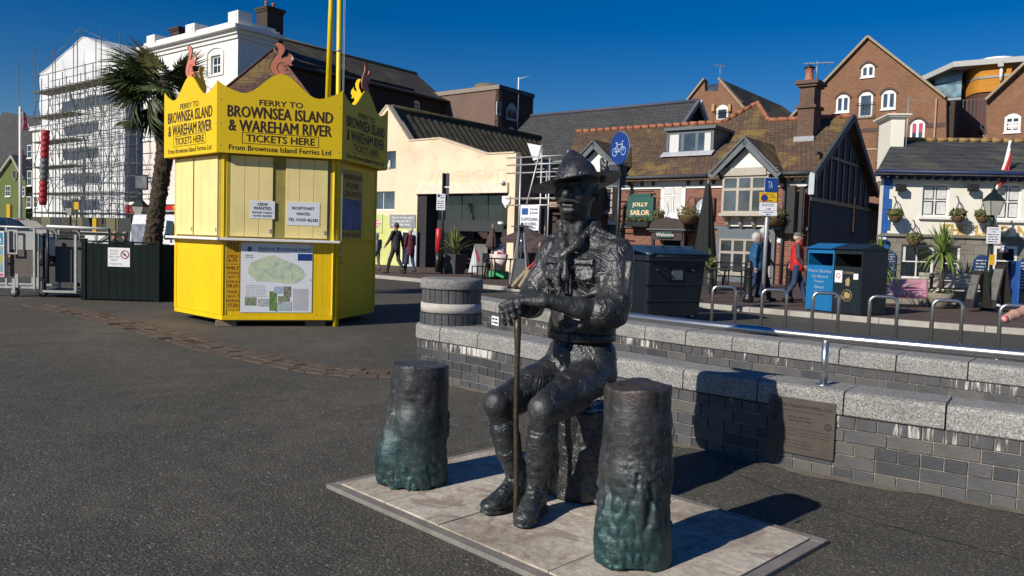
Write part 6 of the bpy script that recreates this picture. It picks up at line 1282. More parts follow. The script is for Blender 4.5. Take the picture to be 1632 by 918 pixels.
# right gable end (dark blue-grey), timbered top
GBL=mat('dark_slate_render',(.06, .068, .078), .85,var=.15,sc=2);apx=(pts[8][1],pts[8][2]- .15)
gw=MB().prism([(0.0, .1),(8.2, .1),(8.2,ze- .25),(apx[0],apx[1]),(0,ze- .1)],0.0, .4);go=recalc(gw.build('gable_wall',GBL,rt,loc=(xR,0,0),rot=(0,0,R(90))))
for i in range(9):yy= .5+i* .85;zt_=min(ze+(yy)*KS,ze+(8.0-yy)*KS* .95)- .3;MB().box(yy- .07,yy+ .07,-.05,-.001,ze- .9,zt_).build('timber_post',BLACK,go)
MB().box(0,8.2,-.07,-.001,ze-1.0,ze- .85).build('tie_beam',BLACK,go);MB().box(.3,8,-.08,-.001,ze+ .75,ze+ .85).build('tie_beam',BLACK,go)
MB().bar((-.45,-.28,ze- .12),(apx[0],-.28,apx[1]+ .12), .12, .28).build('barge_board',DGW,go);MB().bar((apx[0],-.28,apx[1]+ .12),(8.5,-.28,ze- .25), .12, .28).build('barge_board',DGW,go)
window(go,(5.6,6.1,2.2,3.8),0,1,2,fm=GBL);MB().box(8.21,13.5,0,5, .1,ze- .9).build('rear_wing_wall',BRICKD,rt,loc=(xR,0,0),rot=(0,0,R(90)));slope('rear_wing_roof',SLATE,rt,[(xR-6,8.3,ze+ .6),(xR+ .6,8.3,ze- .7),(xR+ .6,14,ze- .9),(xR-6,14,ze+ .4)])
MB().box(.3,7.9,-.006,-.001, .9, .93).build('render_joint',BLACK,go)
# chimney on ridge
u,yy,zz=on_slope(1287,215);ct=f.uv(1296,126,yy)[1];ch_=MB().box(u- .30,u+ .34,yy- .4,yy+ .5,zz- .6,ct-1.2).build('chimney',brick_mat('sooty_red_brick',(.17, .085, .058),(.11, .06, .045),(.16, .12, .09)),rt)
for i,(e,z0,z1)in enumerate([(.08,ct-1.2,ct-1.08),(-.04,ct-1.08,ct- .35),(.06,ct- .35,ct- .25),(.14,ct- .25,ct- .12)]):MB().box(u- .30-e,u+ .34+e,yy- .4-e,yy+ .5+e,z0,z1).build('brick_course',MATS['sooty_red_brick'],ch_)
MB().lathe([(.17,0),(.19, .1),(.15, .2),(.15, .5),(.18, .52)],12,M=Matrix.Translation((u- .05,yy,ct- .12))).build('chimney_pot',TERRA,ch_);MB().lathe([(.2,0),(.22, .04),(.02, .16)],12,M=Matrix.Translation((u- .05,yy,ct+ .42))).build('cowl',BLACK,ch_);MB().box(u- .38,u+ .42,yy- .52,yy- .41,zz- .5,zz- .12).build('lead_flashing',mat('lead',(.3, .32, .34), .5),ch_)
aerial(None,f.w(u+ .2,yy+ .1,ct- .1),f.uv(1302,100,yy)[1]-ct+ .2,8,R(-15),own='television aerial on the sooty brick chimney')
# gables: (apex px, left px, right px, box)
def gable(name,ap,lf,rg,wall_y,infill_bottom_py,label=None):
    A_4,L_4,R_4=f.uv(*ap,wall_y- .35),f.uv(*lf,wall_y- .35),f.uv(*rg,wall_y- .35);g=MB();zi=f.uv(ap[0],infill_bottom_py,wall_y)[1]
    o=recalc(MB().prism([(L_4[0]+ .15,zi),(R_4[0]- .15,zi),(R_4[0]- .2,R_4[1]+ .1),(A_4[0],A_4[1]- .15),(L_4[0]+ .2,L_4[1]+ .1)],wall_y,wall_y+ .2).build(name,OFFWHITE,rt))
    for E_ in(L_4,R_4):
        d_=Vector((A_4[0]-E_[0],0,A_4[1]-E_[1])).normalized()
        MB().bar((E_[0]-d_.x* .1,wall_y- .32,E_[1]- .0),(A_4[0]+d_.x* .05,wall_y- .32,A_4[1]- .0), .07, .26).build('barge_board',GREYB,o);MB().bar((E_[0]-d_.x* .1,wall_y- .36,E_[1]+ .14),(A_4[0]+d_.x* .02,wall_y- .36,A_4[1]+ .14), .12, .05).build('barge_moulding',GREYB,o)
        yB=(A_4[1]-(ze- .06))/KS- .45;yE=max((E_[1]-(ze- .06))/KS- .45,wall_y- .3)
        slope('gable_roof',TILEB,o,[(E_[0],wall_y- .40,E_[1]+ .16),(A_4[0],wall_y- .40,A_4[1]+ .17),(A_4[0],yB+ .3,A_4[1]+ .17),(E_[0],yE+ .2,E_[1]+ .16)], .08)
    return o,zi
wy=-.75
go1,zi1=gable('bay_gable',(1187,224),(1134,281),(1238,280),wy,268)
MB().box(f.uv(1152,270,wy)[0],f.uv(1222,270,wy)[0],wy- .06,wy- .001,zi1- .28,zi1+ .02).build('dentil_band',mat('stone_paint',(.42, .38, .32), .7),go1)
SP=MATS['stone_paint']
bx=[f.uv(px,310,wy)[0]for px in(1150,1223)];bz0,bz1=f.uv(1186,340,wy)[1],zi1- .28
bay=MB().box(bx[0]+ .01,bx[1]- .01,wy+ .10,0,bz0,bz1).build('bay',SP,rt)
window(bay,(bx[0],bx[1],bz0,bz1),wy+ .05,3,2,fm=SP,fw=.09,mw=.10,split=[0, .66,1],gm=glass_mat('pub_glass',(.07, .08, .095), .1));MB().box(bx[0]- .06,bx[1]+ .06,wy- .08,0,bz0- .1,bz0- .002).build('bay_sill',SP,bay)
MB().box(bx[0]+ .1,bx[1]- .1,-.25,-.001,zb2+ .06,bz0- .1).build('coved_panel',OFFWHITE,bay)
for i in range(4):u=bx[0]+ .12+i*(bx[1]-bx[0]- .24)/3;recalc(MB().prism([(0,0),(-.5, .02),(-.5,-.08),(-.3,-.15),(-.18,-.32),(0,-.45)],u- .06,u+ .06,axis='x').build('corbel',SP,bay,loc=(0,-.2,bz0- .1)))
# small left dormer gable and left bay
go2,zi2=gable('small_gable',(946,229),(905,275),(978,266),-.6,276)
b3=[f.uv(px,300,-.6)[0]for px in(930,976)];bz=[f.uv(955,338,-.6)[1],f.uv(955,278,-.6)[1]];bay2=MB().box(b3[0]-1,b3[1],-.55,0,bz[0],bz[1]).build('bay',SP,rt)
window(bay2,(b3[0]- .9,b3[1],bz[0],bz[1]),-.55,4,2,fm=SP,fw=.08,mw=.09,split=[0, .66,1],gm=MATS['pub_glass']);MB().box(b3[0],b3[1]- .1,-.3,-.001,zb2+ .06,bz[0]- .01).build('coved_panel',OFFWHITE,bay2)
for i in range(3):u=b3[1]- .15-i* .75;recalc(MB().prism([(0,0),(-.35, .02),(-.35,-.1),(-.12,-.3),(0,-.42)],u- .06,u+ .06,axis='x').build('corbel',SP,bay2,loc=(0,-.2,bz[0]- .03)))
# flat dormer
a=on_slope(1063,247);b2_=on_slope(1136,247);yd=a[1]- .1;r_=f.rect(1062,207,1137,246,yd);yk=(r_[3]+ .1-(ze- .06))/KS- .45
dm_=MB().box(r_[0],r_[1],yd+ .05,yk+ .3,r_[2]- .2,r_[3]).build('dormer',GREYB,rt);window(dm_,(r_[0],r_[1],r_[2],r_[3]- .05),yd+ .05,3,1,fm=GREYB,fw=.10,mw=.14,curtain=(CURT,[(.02, .24,0,1),(.84, .98,0,1)]),gm=GLASSB)
MB().box(r_[0]- .08,r_[1]+ .12,yd- .12,yk+ .4,r_[3]+ .003,r_[3]+ .12).build('flat_roof',GREYB,dm_);slope('lead_apron',mat('pale_lead',(.42, .43, .46), .5),dm_,[(r_[0]- .15,yd- .25,a[2]- .14+ .05),(r_[1]+ .05,yd- .25,a[2]- .14+ .05),(r_[1]+ .05,yd+ .05,a[2]+ .12),(r_[0]- .15,yd+ .05,a[2]+ .12)], .03)
# upper window, door canopy, ground floor
wo=window(rt,(wU[0]- .06,wU[1]+ .06,wU[2],ze- .15),-.03,2,2,fm=WHITE,fw=.16,mw=.06,split=[0, .62,1],curtain=(CURT,[(0, .44,0, .6),(.56,1,0, .6),(0, .44, .66,1),(.56,1, .66,1)]))
MB().box(wU[0]- .2,wU[1]+ .2,-.22,-.065,wU[2]- .14,wU[2]- .075).build('stone_sill',WHITE,wo)
cz=f.uv(1062,366,-.9)[1];c0,c1=f.uv(1035,366,-.9)[0],f.uv(1090,366,-.9)[0];cn=MB().box(c0,c1,-.9,-.001,cz- .1,cz+ .14).build('door_canopy',mat('dark_brown_wood',(.035, .022, .018), .5),rt)
MB().prism([((c0+c1)/2+(c1-c0)* .5*math.cos(a),cz+ .14+ .34*math.sin(a))for a in np.linspace(0,PI,13)],-.9,-.1).build('arched_hood',MATS['dark_brown_wood'],cn);MB().box(c0- .1,c1+ .1,-.98,-.0,cz- .02,cz+ .03).build('canopy_moulding',GREYB,cn)
MB().box(c0+ .4,c1- .5,-.93,-.901,cz- .32,cz- .08).build('welcome_board',mat('bottle_green',(.01, .06, .04), .5),cn);w_=KIDS[cn.name][-1];text('Welcome','lettering',PAPER,w_, .2,((c0+c1)/2- .05,-.935,cz- .2),height=.14)
MB().box(c0+ .1,c1- .1,-.85,-.7,cz- .42,cz- .1).build('canopy_beam',MATS['dark_brown_wood'],cn);MB().box(c0+ .25,c1- .25,-.02, .06, .1,cz- .2).build('door',DARK,rt)
for u in(c0+ .1,c1- .1):MB().box(u- .06,u+ .06,-.8,-.68, .1,cz- .1).build('canopy_post',MATS['dark_brown_wood'],cn)
gx=[f.uv(px,400)[0]for px in(1144,1236)];gz0,gz1=f.uv(1190,437)[1],f.uv(1190,381)[1];gf=MB().box(gx[0],gx[1],-.14,-.001, .1,zb2- .05).build('shopfront',GREYB,rt)
window(gf,(gx[0]+ .12,gx[1]- .12,gz0,gz1),-.14,4,2,fm=mat('taupe_frame',(.33, .30, .26), .6),fw=.07,mw=.10,split=[0, .62,1])
u0,u1=f.uv(905,400)[0],f.uv(990,400)[0];gf=MB().box(u0,u1,-.14,-.001, .1,zb2- .05).build('shopfront',GREYB,rt);window(gf,(u0+ .2,u1- .3,gz0,gz1),-.14,4,2,fm=MATS['taupe_frame'],fw=.07,mw=.10,split=[0, .62,1])
u0,u1=f.uv(1253,400)[0],xR;
# signs, baskets, window boxes
def ssign(px,lab,m,name='pub_sign'):return fsign(name,px,lab,m,y=-.16,th=.12,ff=f)
o,w,h=ssign((999,313,1041,352),'green pub name sign reading JOLLY SAILOR on the brick wall',mat('bottle_green_sign',(.012, .085, .07), .45));CRT=mat('cream_gold_print',(.7, .52, .3), .5)
text('JOLLY','lettering',CRT,o, .3,(0,-.004,h* .15),width=w* .6,height=h* .2,bold=.03);text('SAILOR','lettering',CRT,o, .3,(0,-.004,-h* .16),width=w* .74,height=h* .2,bold=.03);MB().box(-w* .38,w* .38,0, .12,h/2+ .002,h/2+ .12,ch=.01).build('sign_head',MATS['bottle_green_sign'],o);MB().bar((-w* .55,-.02,h/2+ .2),(w* .5,-.02,h/2+ .2), .04).build('lamp_bar',BLACK,o)
o,w,h=ssign((1106,315,1138,350),'oval pub picture sign of a standing sailor figure beside the closed parasol',mat('maroon_sign',(.07, .02, .015), .5));MB().prism([(w* .4*math.cos(a),h* .45*math.sin(a))for a in np.linspace(0,2*PI,21)[:-1]],-.012,-.003).build('oval_picture',mat('pale_blue_print',(.35, .42, .47), .6),o)
recalc(MB().prism([(-.1,-.35),(.1,-.35),(.12, .0),(.2,-.1),(.25,-.05),(.1, .2),(.06, .22),(.07, .33),(0, .38),(-.07, .33),(-.06, .22),(-.15, .15),(-.22,-.1),(-.12, .0)],-.018,-.0125).build('figure_print',OFFWHITE,o))
LEAF=[leafy('shrub_leaf_%d'%i,a,b)for i,(a,b)in enumerate([((.03, .05, .015),(.10, .13, .03)),((.06, .08, .02),(.17, .17, .05)),((.10, .07, .03),(.24, .17, .08))])]
def bush(parent,c,r,n,seed,name='foliage',mats=None,leaf=.06):
    rr=random.Random(seed);mb=MB()
    for i in range(n):
        d=Vector((rr.gauss(0,1),rr.gauss(0,1),rr.gauss(0,1))).normalized();p=Vector(c)+Vector((d.x*r[0],d.y*r[1],d.z*r[2]))*rr.uniform(.35,1.05)** .7
        a=Vector((rr.uniform(-1,1),rr.uniform(-1,1),rr.uniform(-.6,1))).normalized()*leaf*rr.uniform(.6,1.4);b=a.cross(d).normalized()*leaf* .45
        mb.add([p-a,p+b,p+a,p-b],[(0,1,2,3)],m=rr.choice([0,0,0,1,1,2]))
    o=mb.build(name,mats or LEAF,parent);o['kind']='stuff';return o
def basket(p,lab,r=.3,seed=1,hang=.7,az=0.0):
    o=empty('hanging_basket',p,az);tag(o,lab,'hanging basket','hanging baskets on the pub fronts');MB().lathe([(.05,-r* .9),(r* .6,-r* .75),(r* .9,-r* .2),(r* .95,0),(r* .85,0)],14).build('basket',mat('brown_basket',(.12, .075, .03), .9,var=.3),o)
    mb=MB();
    for k in range(3):a=2*PI*k/3;mb.bar((r* .9*math.cos(a),r* .9*math.sin(a),0),(0,0,hang), .012)
    mb.build('chains',BLACK,o);MB().tube([(0,0,hang),(0, .1,hang+ .12),(0,r*1.2,hang+ .14)], .015,5).build('bracket',BLACK,o);bush(o,(0,0, .08),(r*1.15,r*1.15,r* .7),260,seed,leaf=.07);return o
def pf_(ff,px,py,y):u,v=ff.uv(px,py,y);return ff.w(u,y,v)
basket(pf_(f,1049,344,-.7),'leafy hanging basket right of the green name sign', .27,1, .6,f.a);basket(pf_(f,1096,343,-.7),'leafy hanging basket left of the sailor picture sign', .42,2, .6,f.a);basket(pf_(f,1233,345,-.8),'leafy hanging basket right of the bay window', .4,3, .7,f.a)
o=empty('window_box',pf_(f,1016,357,-.5),f.a);tag(o,'dark window box with small conifers below the green pub sign','window box');MB().box(-.55, .55,-.15, .15,-.12, .1,ch=.01).build('box',BLACK,o)
for i in range(4):bush(o,(-.4+i* .27,0, .2),(.12, .12, .14),90,i,'shrub',leaf=.05)
# hanging lantern bracket sign at the corner
o=empty('lantern_sign',pf_(f,1262,330,-.4),f.a);tag(o,'tall black bracket lantern hanging at the pub corner','lantern');MB().tube([(-.5,0, .9),(.3,0, .95),(.55,0,1.2)], .03,6).build('bracket',BLACK,o);MB().box(-.2, .15,-.1, .1,-1.0, .8,ch=.03).build('lantern_case',BLACK,o);MB().box(.25, .42,-.05, .05,-1.2, .75,ch=.02).build('folded_shade',BLACK,o);MB().box(.6, .8,-.1,-.05, .45,1.25).build('white_plate',mat('pale_blue_grey',(.42, .48, .52), .6),o)
o=empty('door_lamp',pf_(f,1243,384,-.05),f.a);tag(o,'small round white wall lamp on the brick pier','lamp');MB().lathe([(.12,0),(.11, .05),(.06, .1),(0, .11)],14,M=Matrix.Rotation(R(90),4,'X')).build('lamp_shade',WHITE,o)

# ------------------------------------------------------------ brick gables behind
def notched(f,root,ol,m):pp=poly(f,ol);return wallp('gable_wall',m,root,pp,0, .5)
f5=Face(*P(1135,200,58)[:2],SA);rt=face_root('brown_gabled_flats',f5,'brown brick gabled flats with notched peak behind the tiled pub','building')
wa=f5.rect(1142,167,1161,192);pp=poly(f5,[(1040,300),(1040,232),(1094.6,163),(1123,127),(1123.5,145),(1144,145),(1146,126),(1183,163),(1183,300)]);wallp('gable_wall',BRICKB,rt,pp,0, .5)
window(rt,wa,0,1,1,arch=.25,fw=.14,sill=False,railing=True);bl_=f5.rect(1144,144,1147,146);A_5,E_5=pp[6],pp[7];xe,zee=f5.uv(1200,182)
slope('roof',SLATEG,rt,[(A_5[0], .1,A_5[1]+ .05),(A_5[0],13,A_5[1]+ .05),(xe+4,13,zee-2.5),(xe+ .0, .1,zee- .5)], .1);slope('roof',SLATEG,rt,[(A_5[0], .6,A_5[1]),(A_5[0],13,A_5[1]),(pp[1][0],13,pp[1][1]),(pp[1][0], .6,pp[1][1])], .1)
for a,b2 in((pp[2],pp[3]),(pp[6],(xe,zee- .3))):MB().bar((a[0], .1,a[1]+ .06),(b2[0], .1,b2[1]+ .06), .6, .12).build('verge_coping',mat('stone_coping',(.33, .27, .18), .8),rt)
MB().bar((pp[1][0], .1,pp[1][1]+ .06),(pp[2][0], .1,pp[2][1]+ .06), .6, .12).build('verge_coping',MATS['stone_coping'],rt);MB().box(pp[4][0],pp[5][0], .3, .4,pp[4][1],pp[4][1]+ .5).build('roof_light',GLASSB,rt)
for px in(1138,1164):u,v=f5.uv(px,171);MB().box(u- .1,u+ .1,-.2,0,v- .3,v+ .2).build('timber_block',mat('tan_wood',(.45, .28, .12), .7),rt)
q=P(1147,127,58.5);aerial(None,q-Vector((0,0, .1)),1.2,4,R(30),own='tilted television aerial on the notched brown gable');q=P(826,148,58);o=empty('thin_mast',q-Vector((0,0,1.5)));tag(o,'thin pale mast rising behind the flat brick block','mast');MB().tube([(0,0,-2),(0,0,2.6)], .05,6).build('mast',WHITE,o);MB().tube([(0,0,2.5),(.75,0,2.7)], .02,5).build('whip_aerial',WHITE,o)
f6=Face(*P(1384,200,50)[:2],SA);rt=face_root('brown_gabled_warehouse',f6,'large brown brick gabled warehouse flats with white arched windows, tallest gable','building')
ap=f6.uv(1384,60);pp=poly(f6,[(1236,330),(1236,215),(1255,195),(1310,137),(1384,60),(1508,157),(1508,330)]);wallp('gable_wall',BRICKB,rt,pp,0, .5)
for a,b2 in((pp[2],pp[4]),(pp[4],pp[5])):MB().bar((a[0], .1,a[1]+ .06),(b2[0], .1,b2[1]+ .06), .7, .13).build('verge_coping',MATS['stone_coping'],rt)
slope('roof',SLATE,rt,[(ap[0], .3,ap[1]),(ap[0],14,ap[1]),(pp[5][0],14,pp[5][1]),(pp[5][0], .3,pp[5][1])]);slope('roof',SLATE,rt,[(ap[0], .3,ap[1]),(ap[0],14,ap[1]),(pp[2][0],14,pp[2][1]),(pp[2][0], .3,pp[2][1])])
MB().box(.501,14,-.4,-.001,0,pp[5][1]- .1).build('side_wall',BRICKD,rt,loc=(pp[5][0],0,0),rot=(0,0,R(90)))  # same building's unlit side, its shade given by a darker brick colour
W6=[((1373,102,1394,123),2,1,0,0),((1333,151,1354,179),2,1,0,0),((1369,147,1391,187),1,1,1,0),((1405,144,1428,174),2,1,0,0),((1332,200,1352,238),2,1,1,CURT),((1402,195,1425,234),2,1,1,PINKC),((1451,191,1474,222),2,1,0,PINKC),((1332,248,1350,285),2,1,1,0),((1400,245,1419,275),2,1,1,0)]
DB=mat('dark_soldier_course',(.09, .06, .05), .9)
for px,nx,nz,ra,cu in W6:
    r_=f6.rect(*px);window(rt,r_,0,nx,nz,arch=.13,fw=.11,mw=.13,sill=not ra,railing=bool(ra),curtain=(cu,[(0, .44, .35 if cu==PINKC else 0,1),(.56,1, .35 if cu==PINKC else 0,1)])if cu else None,gm=GLASSB)
    MB().tube([(r_[0]+(r_[1]-r_[0])*t_,-.02,r_[3]+ .12- .3*abs(t_- .5)**2*4* .8)for t_ in np.linspace(-.1,1.1,7)], .09,4,smooth=False).build('brick_arch',DB,rt)
for y0_,y1_ in((205,211),):r_=f6.rect(1355,y0_,1401,y1_);MB().box(r_[0],r_[1],-.03,-.001,r_[2],r_[3]).build('dark_band',DB,rt);r_=f6.rect(1476,196,1507,203);MB().box(r_[0],r_[1],-.03,-.001,r_[2],r_[3]).build('dark_band',DB,rt)
for px in(1491,):u=f6.uv(px,190)[0];MB().tube([(u,-.1,0),(u,-.1,f6.uv(px,157)[1])], .06,6).build('downpipe',mat('pinkish_pipe',(.4, .25, .18), .6),rt)
z_=f6.uv(1370,240)[1];MB().box(f6.uv(1344,240)[0],f6.uv(1400,240)[0],-.04,-.001,z_,z_+ .12).build('stone_band',MATS['stone_coping'],rt)
# next gable at right edge
f7=Face(*P(1600,200,47)[:2],SA);rt=face_root('brown_gabled_house',f7,'brown brick gable with a six-pane window at the right edge','building');pp=poly(f7,[(1572,330),(1572,162),(1584,152),(1640,98)]);x2=pp[3][0]+3.5
wallp('gable_wall',BRICKB,rt,[pp[0],(x2,0),(x2,pp[3][1]+2),pp[3],pp[2],pp[1]],0,9);window(rt,f7.rect(1601,181,1627,211),0,2,3,arch=.2,fw=.13,mw=.08,curtain=(CURT,[(.1, .45, .1, .6),(.6, .95, .1, .6)]))
MB().bar((pp[1][0],-.1,pp[1][1]+ .06),(pp[3][0],-.1,pp[3][1]+ .06), .7, .13).build('verge_coping',MATS['stone_coping'],rt)
wl_=Face(*P(1545,200,54)[:2],SA);rt=face_root('link_block',wl_,'dark stair landing and wall between the two big brick gables','building');r_=wl_.rect(1530,157,1580,222);MB().box(r_[0]-1,r_[1]+1,1.5,4,0,r_[3]-1.8).build('wall',BRICKD,rt);MB().box(r_[0],r_[1],1.0,1.4,r_[2],r_[2]+ .4).build('landing',mat('stone_coping',(.3, .3, .3)),rt)
g=MB();
for i in range(9):xx=r_[0]+(r_[1]-r_[0])*i/8;g.bar((xx, .9,r_[2]+ .3),(xx, .9,r_[2]+2.8), .05)
g.bar((r_[0], .9,r_[2]+2.8),(r_[1], .9,r_[2]+2.8), .06);g.build('railings',BLACK,rt)
# modern block with orange cladding
f8=Face(*P(1540,200,78)[:2],SA);rt=face_root('modern_block',f8,'modern flats with orange curved cladding, glass balconies and oversailing roof','building');OR=brick_mat('orange_cladding',(.56, .24, .025),(.50, .21, .02),(.34, .14, .02),1.6, .4, .012,var=.08,bmp=.3)
zt_,zb_=f8.uv(1545,110)[1],f8.uv(1545,156)[1];ua,ub=f8.uv(1538,130)[0],f8.uv(1617,130)[0];n=12;arcp=[(ua,0)]+[(ua+(ub-ua)* .22*math.sin(a),-2.2*math.sin(a))if False else(ua+(ub-ua)*t_,-2.6*math.sin(min(t_/ .45,1)*PI/2))for t_,a in zip(np.linspace(.02,1,n),[0]*n)];arcp+=[(ub,3),(ua,3)]
recalc(MB().prism(arcp,zb_,zt_,axis='z').build('clad_front',OR,rt));zm_=f8.uv(1560,133)[1];recalc(MB().prism([(x*1.0,y- .08)for x,y in arcp[:-2]]+[(ub,0),(ua,0)],zm_- .08,zm_+ .12,axis='z').build('band',mat('grey_metal',(.25, .25, .26), .5),rt))
recalc(MB().prism([(x,y+ .15)for x,y in arcp],0,zb_- .01,axis='z').build('maroon_base',brick_mat('maroon_brick',(.13, .04, .035),(.10, .035, .03),(.1, .06, .05)),rt))
lx=f8.uv(1478,128)[0];MB().box(lx,ua, .8,1.0,zb_-6,zt_- .3).build('glazed_wall',glass_mat('teal_glass',(.06, .13, .17), .1),rt)
for py in(140,160):
    z_=f8.uv(1520,py)[1];MB().box(lx+1,ua,-1.6, .8,z_- .25,z_).build('balcony_slab',MATS['grey_metal'],rt);MB().box(lx+1,ua,-1.62,-1.58,z_+ .05,z_+1.5).build('balcony_glass',glass_mat('pale_teal_glass',(.18, .28, .33), .15),rt)
for px in(1498,1515):u=f8.uv(px,135)[0];MB().box(u- .08,u+ .08,-1.4,-1.2,zb_-5,zt_- .3).build('column',MATS['grey_metal'],rt)
slope('roof',mat('pale_metal_roof',(.36, .37, .36), .5),rt,[(lx- .6,-2.4,f8.uv(1478,127)[1]- .3),(ua- .5,-3.4,zt_+ .15),(ub+4,-3.2,zt_+ .0),(ub+4,5,zt_+ .4),(lx,5,zt_+ .2)], .5);MB().lathe([(1.6,0),(1.4, .3),(.3, .4)],12,M=Matrix.Translation((f8.uv(1592,100)[0],-1,zt_+ .15))).build('roof_vent',WHITE,rt);MB().box(f8.uv(1598,118)[0],f8.uv(1607,118)[0],-3.4,-2.7,f8.uv(1600,117)[1],f8.uv(1600,109)[1]).build('hopper',mat('grey_metal_light',(.35, .33, .33), .5),rt);MB().tube([(f8.uv(1602,130)[0],-3,f8.uv(1602,138)[1]),(f8.uv(1602,130)[0],-3,f8.uv(1602,117)[1])], .15,6).build('downpipe',WHITE,rt)

# ------------------------------------------------------------ cream and blue pub at the right
q=G(1398,482.5, .1);f=Face(q.x,q.y,-8);FL=f;rt=face_root('cream_pub',f,'cream pub with blue quoins, slate roof and gold THE LORD lettering at right','building')
ze=f.uv(1500,283)[1];xe=7.2;CRM=mat('pale_cream_paint_wall',(.80, .77, .67), .7,var=.05,sc=2,bmp=.1);wa_,wb_=f.rect(1470,293,1513,345),f.rect(1588,293,1628,350);zsc=f.uv(1500,376)[1]
wallp('upper_wall',CRM,rt,[(0,zsc),(xe,zsc),(xe,ze),(0,ze)],0, .3,holes=[hol(wa_),hol(wb_)])
g1,g2,dd=f.rect(1436,390,1489,444),f.rect(1500,392,1531,448),f.rect(1582,392,1619,487);dd=(dd[0],dd[1], .12,dd[3])
wallp('stone_wall',STONE,rt,[(0, .1),(dd[0], .1),(dd[0],dd[3]),(dd[1],dd[3]),(dd[1], .1),(xe, .1),(xe,zsc- .003),(0,zsc- .003)], .02, .35,holes=[hol(g1),hol(g2)])
MB().box(-.02,xe,-.05, .02,zsc- .04,zsc+ .03).build('string_course',STONE,rt);BLT=mat('bright_blue_paint',(.025, .11, .38), .5)
for i in range(12):
    z= .12+i*(ze- .15)/12;MB().box(-.01,(.20 if i%2 else .12),-.03,-.001,z+ .003,z+(ze- .15)/12- .003).build('quoin',BLT,rt)
NB=mat('navy_eaves_paint',(.008, .02, .08), .5);MB().box(-.25,xe,-.3, .0,ze+ .002,ze+ .11).build('eaves_board',NB,rt)
for u in np.arange(-.1,xe, .22):MB().box(u,u+ .08,-.26,-.001,ze- .07,ze).build('eaves_bracket',NB,rt)
MB().tube([(-.3,-.36,ze+ .1),(xe,-.36,ze+ .1)], .05,8).build('gutter',NB,rt)
yr=3.2;zr=f.uv(1540,225.5,yr)[1];ur=f.uv(1424,228,yr)[0];slope('roof',SLATEM,rt,[(-.3,-.38,ze+ .12),(xe,-.38,ze+ .12),(xe,yr,zr),(ur,yr,zr)], .1);slope('rear_roof',SLATEM,rt,[(3.0,6.8,ze),(xe,6.8,ze),(xe,yr,zr),(ur,yr,zr)], .1)
for i in range(int((xe-ur)/ .3)):MB().tube([(ur+i* .3,yr,zr+ .03),(ur+i* .3+ .292,yr,zr+ .035)],[.075, .07],6).build('ridge_tile',mat('yellowish_ridge',(.30, .19, .07), .85,var=.4,sc=8),rt)
recalc(MB().prism([(0, .31),(.3, .31),(3.3,6.6),(3.0,6.6)], .1,ze,axis='z').build('side_wall',CRM,rt))
cu,cv_=f.uv(1436,210,2.4);ct=f.uv(1434,182,2.4)[1];c0,c1=f.uv(1420,200,2.4)[0],f.uv(1442,200,2.4)[0];ch_=MB().box(c0,c1,2.4,3.5,zr-1.2,ct- .12).build('chimney',CRM,rt)
for i,e in enumerate((.05, .1, .14)):MB().box(c0-e,c1+e,2.4-e,3.5+e,ct- .119+ .04*i,ct- .08+ .04*i).build('cap_course',CRM,ch_)
MB().lathe([(.10,0),(.11, .12),(.09, .14)],12,M=Matrix.Translation(((c0+c1)/2+ .05,2.9,ct))).build('chimney_pot',TERRA,ch_);o=empty('drain_pole',f.w(c1+ .05,2.35,zr- .6),f.a);tag(o,'thin weathered aerial pole strapped to the cream chimney','aerial');MB().tube([(0,0,0),(.0,0,1.7)], .016,6).build('mast',GALV,o);MB().bar((-.15,0,1.65),(.4,0,1.6), .012).build('boom',GALV,o)
cp_=[(0, .42,0,1),(.52,1,0,1)]
for r_ in(wa_,wb_):window(rt,r_, .10,2,2,fm=WHITE,fw=.045,mw=.03,curtain=(CURT,[(0.02, .40, .03, .44),(.60, .98, .03, .44),(0.02, .42, .56, .97),(.58, .98, .56, .97)]));MB().box(r_[0]- .08,r_[1]+ .08,-.09, .0,r_[2]- .075,r_[2]- .01).build('stone_sill',WHITE,rt)
window(rt,g1, .12,2,2,fm=WHITE,fw=.05,mw=.03,curtain=(CURT,[(.0, .12, .5,1),(.9,1, .5,1)]));window(rt,g2, .12,1,2,fm=WHITE,fw=.05,mw=.03)
dr_=window(rt,(dd[0],dd[1],dd[2],dd[3]), .05,1,2,fm=WHITE,fw=.07,split=[0, .78,1],sill=False,name='door',gm=DARK);MB().box(dd[1]- .14,dd[1]- .10,-.45, .0, .13,dd[3]* .78).build('open_door_leaf',BLT,dr_)
for k in range(5):MB().box(dd[0]+ .25,dd[1]- .2, .055, .06, .4+ .25*k, .44+ .25*k).build('shelf',TIMB,dr_)
z_=f.uv(1560,367)[1];gh=f.uv(1560,358.5)[1]-f.uv(1560,375.5)[1]
for s_,a,b2 in(('THE',1501,1540),('LORD',1554,1609),('NELSON',1621,1700)):u0,u1=f.uv(a,367)[0],f.uv(b2,367)[0];text(s_,'lettering',GOLD,rt, .3,((u0+u1)/2,-.012,z_),width=u1-u0,height=gh,bold=.01,depth=.01)
for i,(px,py)in enumerate(((1436,298),(1551,298))):
    o=empty('flood_light',pf_(f,px,py,-.18),f.a);tag(o,'dark flood light under the eaves of the cream pub, %s'%('near its left corner' if i==0 else 'beside the flag'),'light','flood lights under the pub eaves');MB().box(-.11, .11,-.08, .08,-.11, .07,ch=.01).build('lamp_body',DARK,o);MB().box(-.03, .03, .08, .17, .0, .05).build('bracket',BLACK,o)
for i,(px,py,lb)in enumerate(((1427,345,'hanging basket by the blue quoins of the cream pub'),(1527,345,'hanging basket between the curtained window and lamp post'),(1566,346,'hanging basket partly behind the street lamp'),(1457,383,'lower hanging basket above the left stone-wall window'))):basket(pf_(f,px,py,-.35),lb, .17,10+i, .38,f.a)
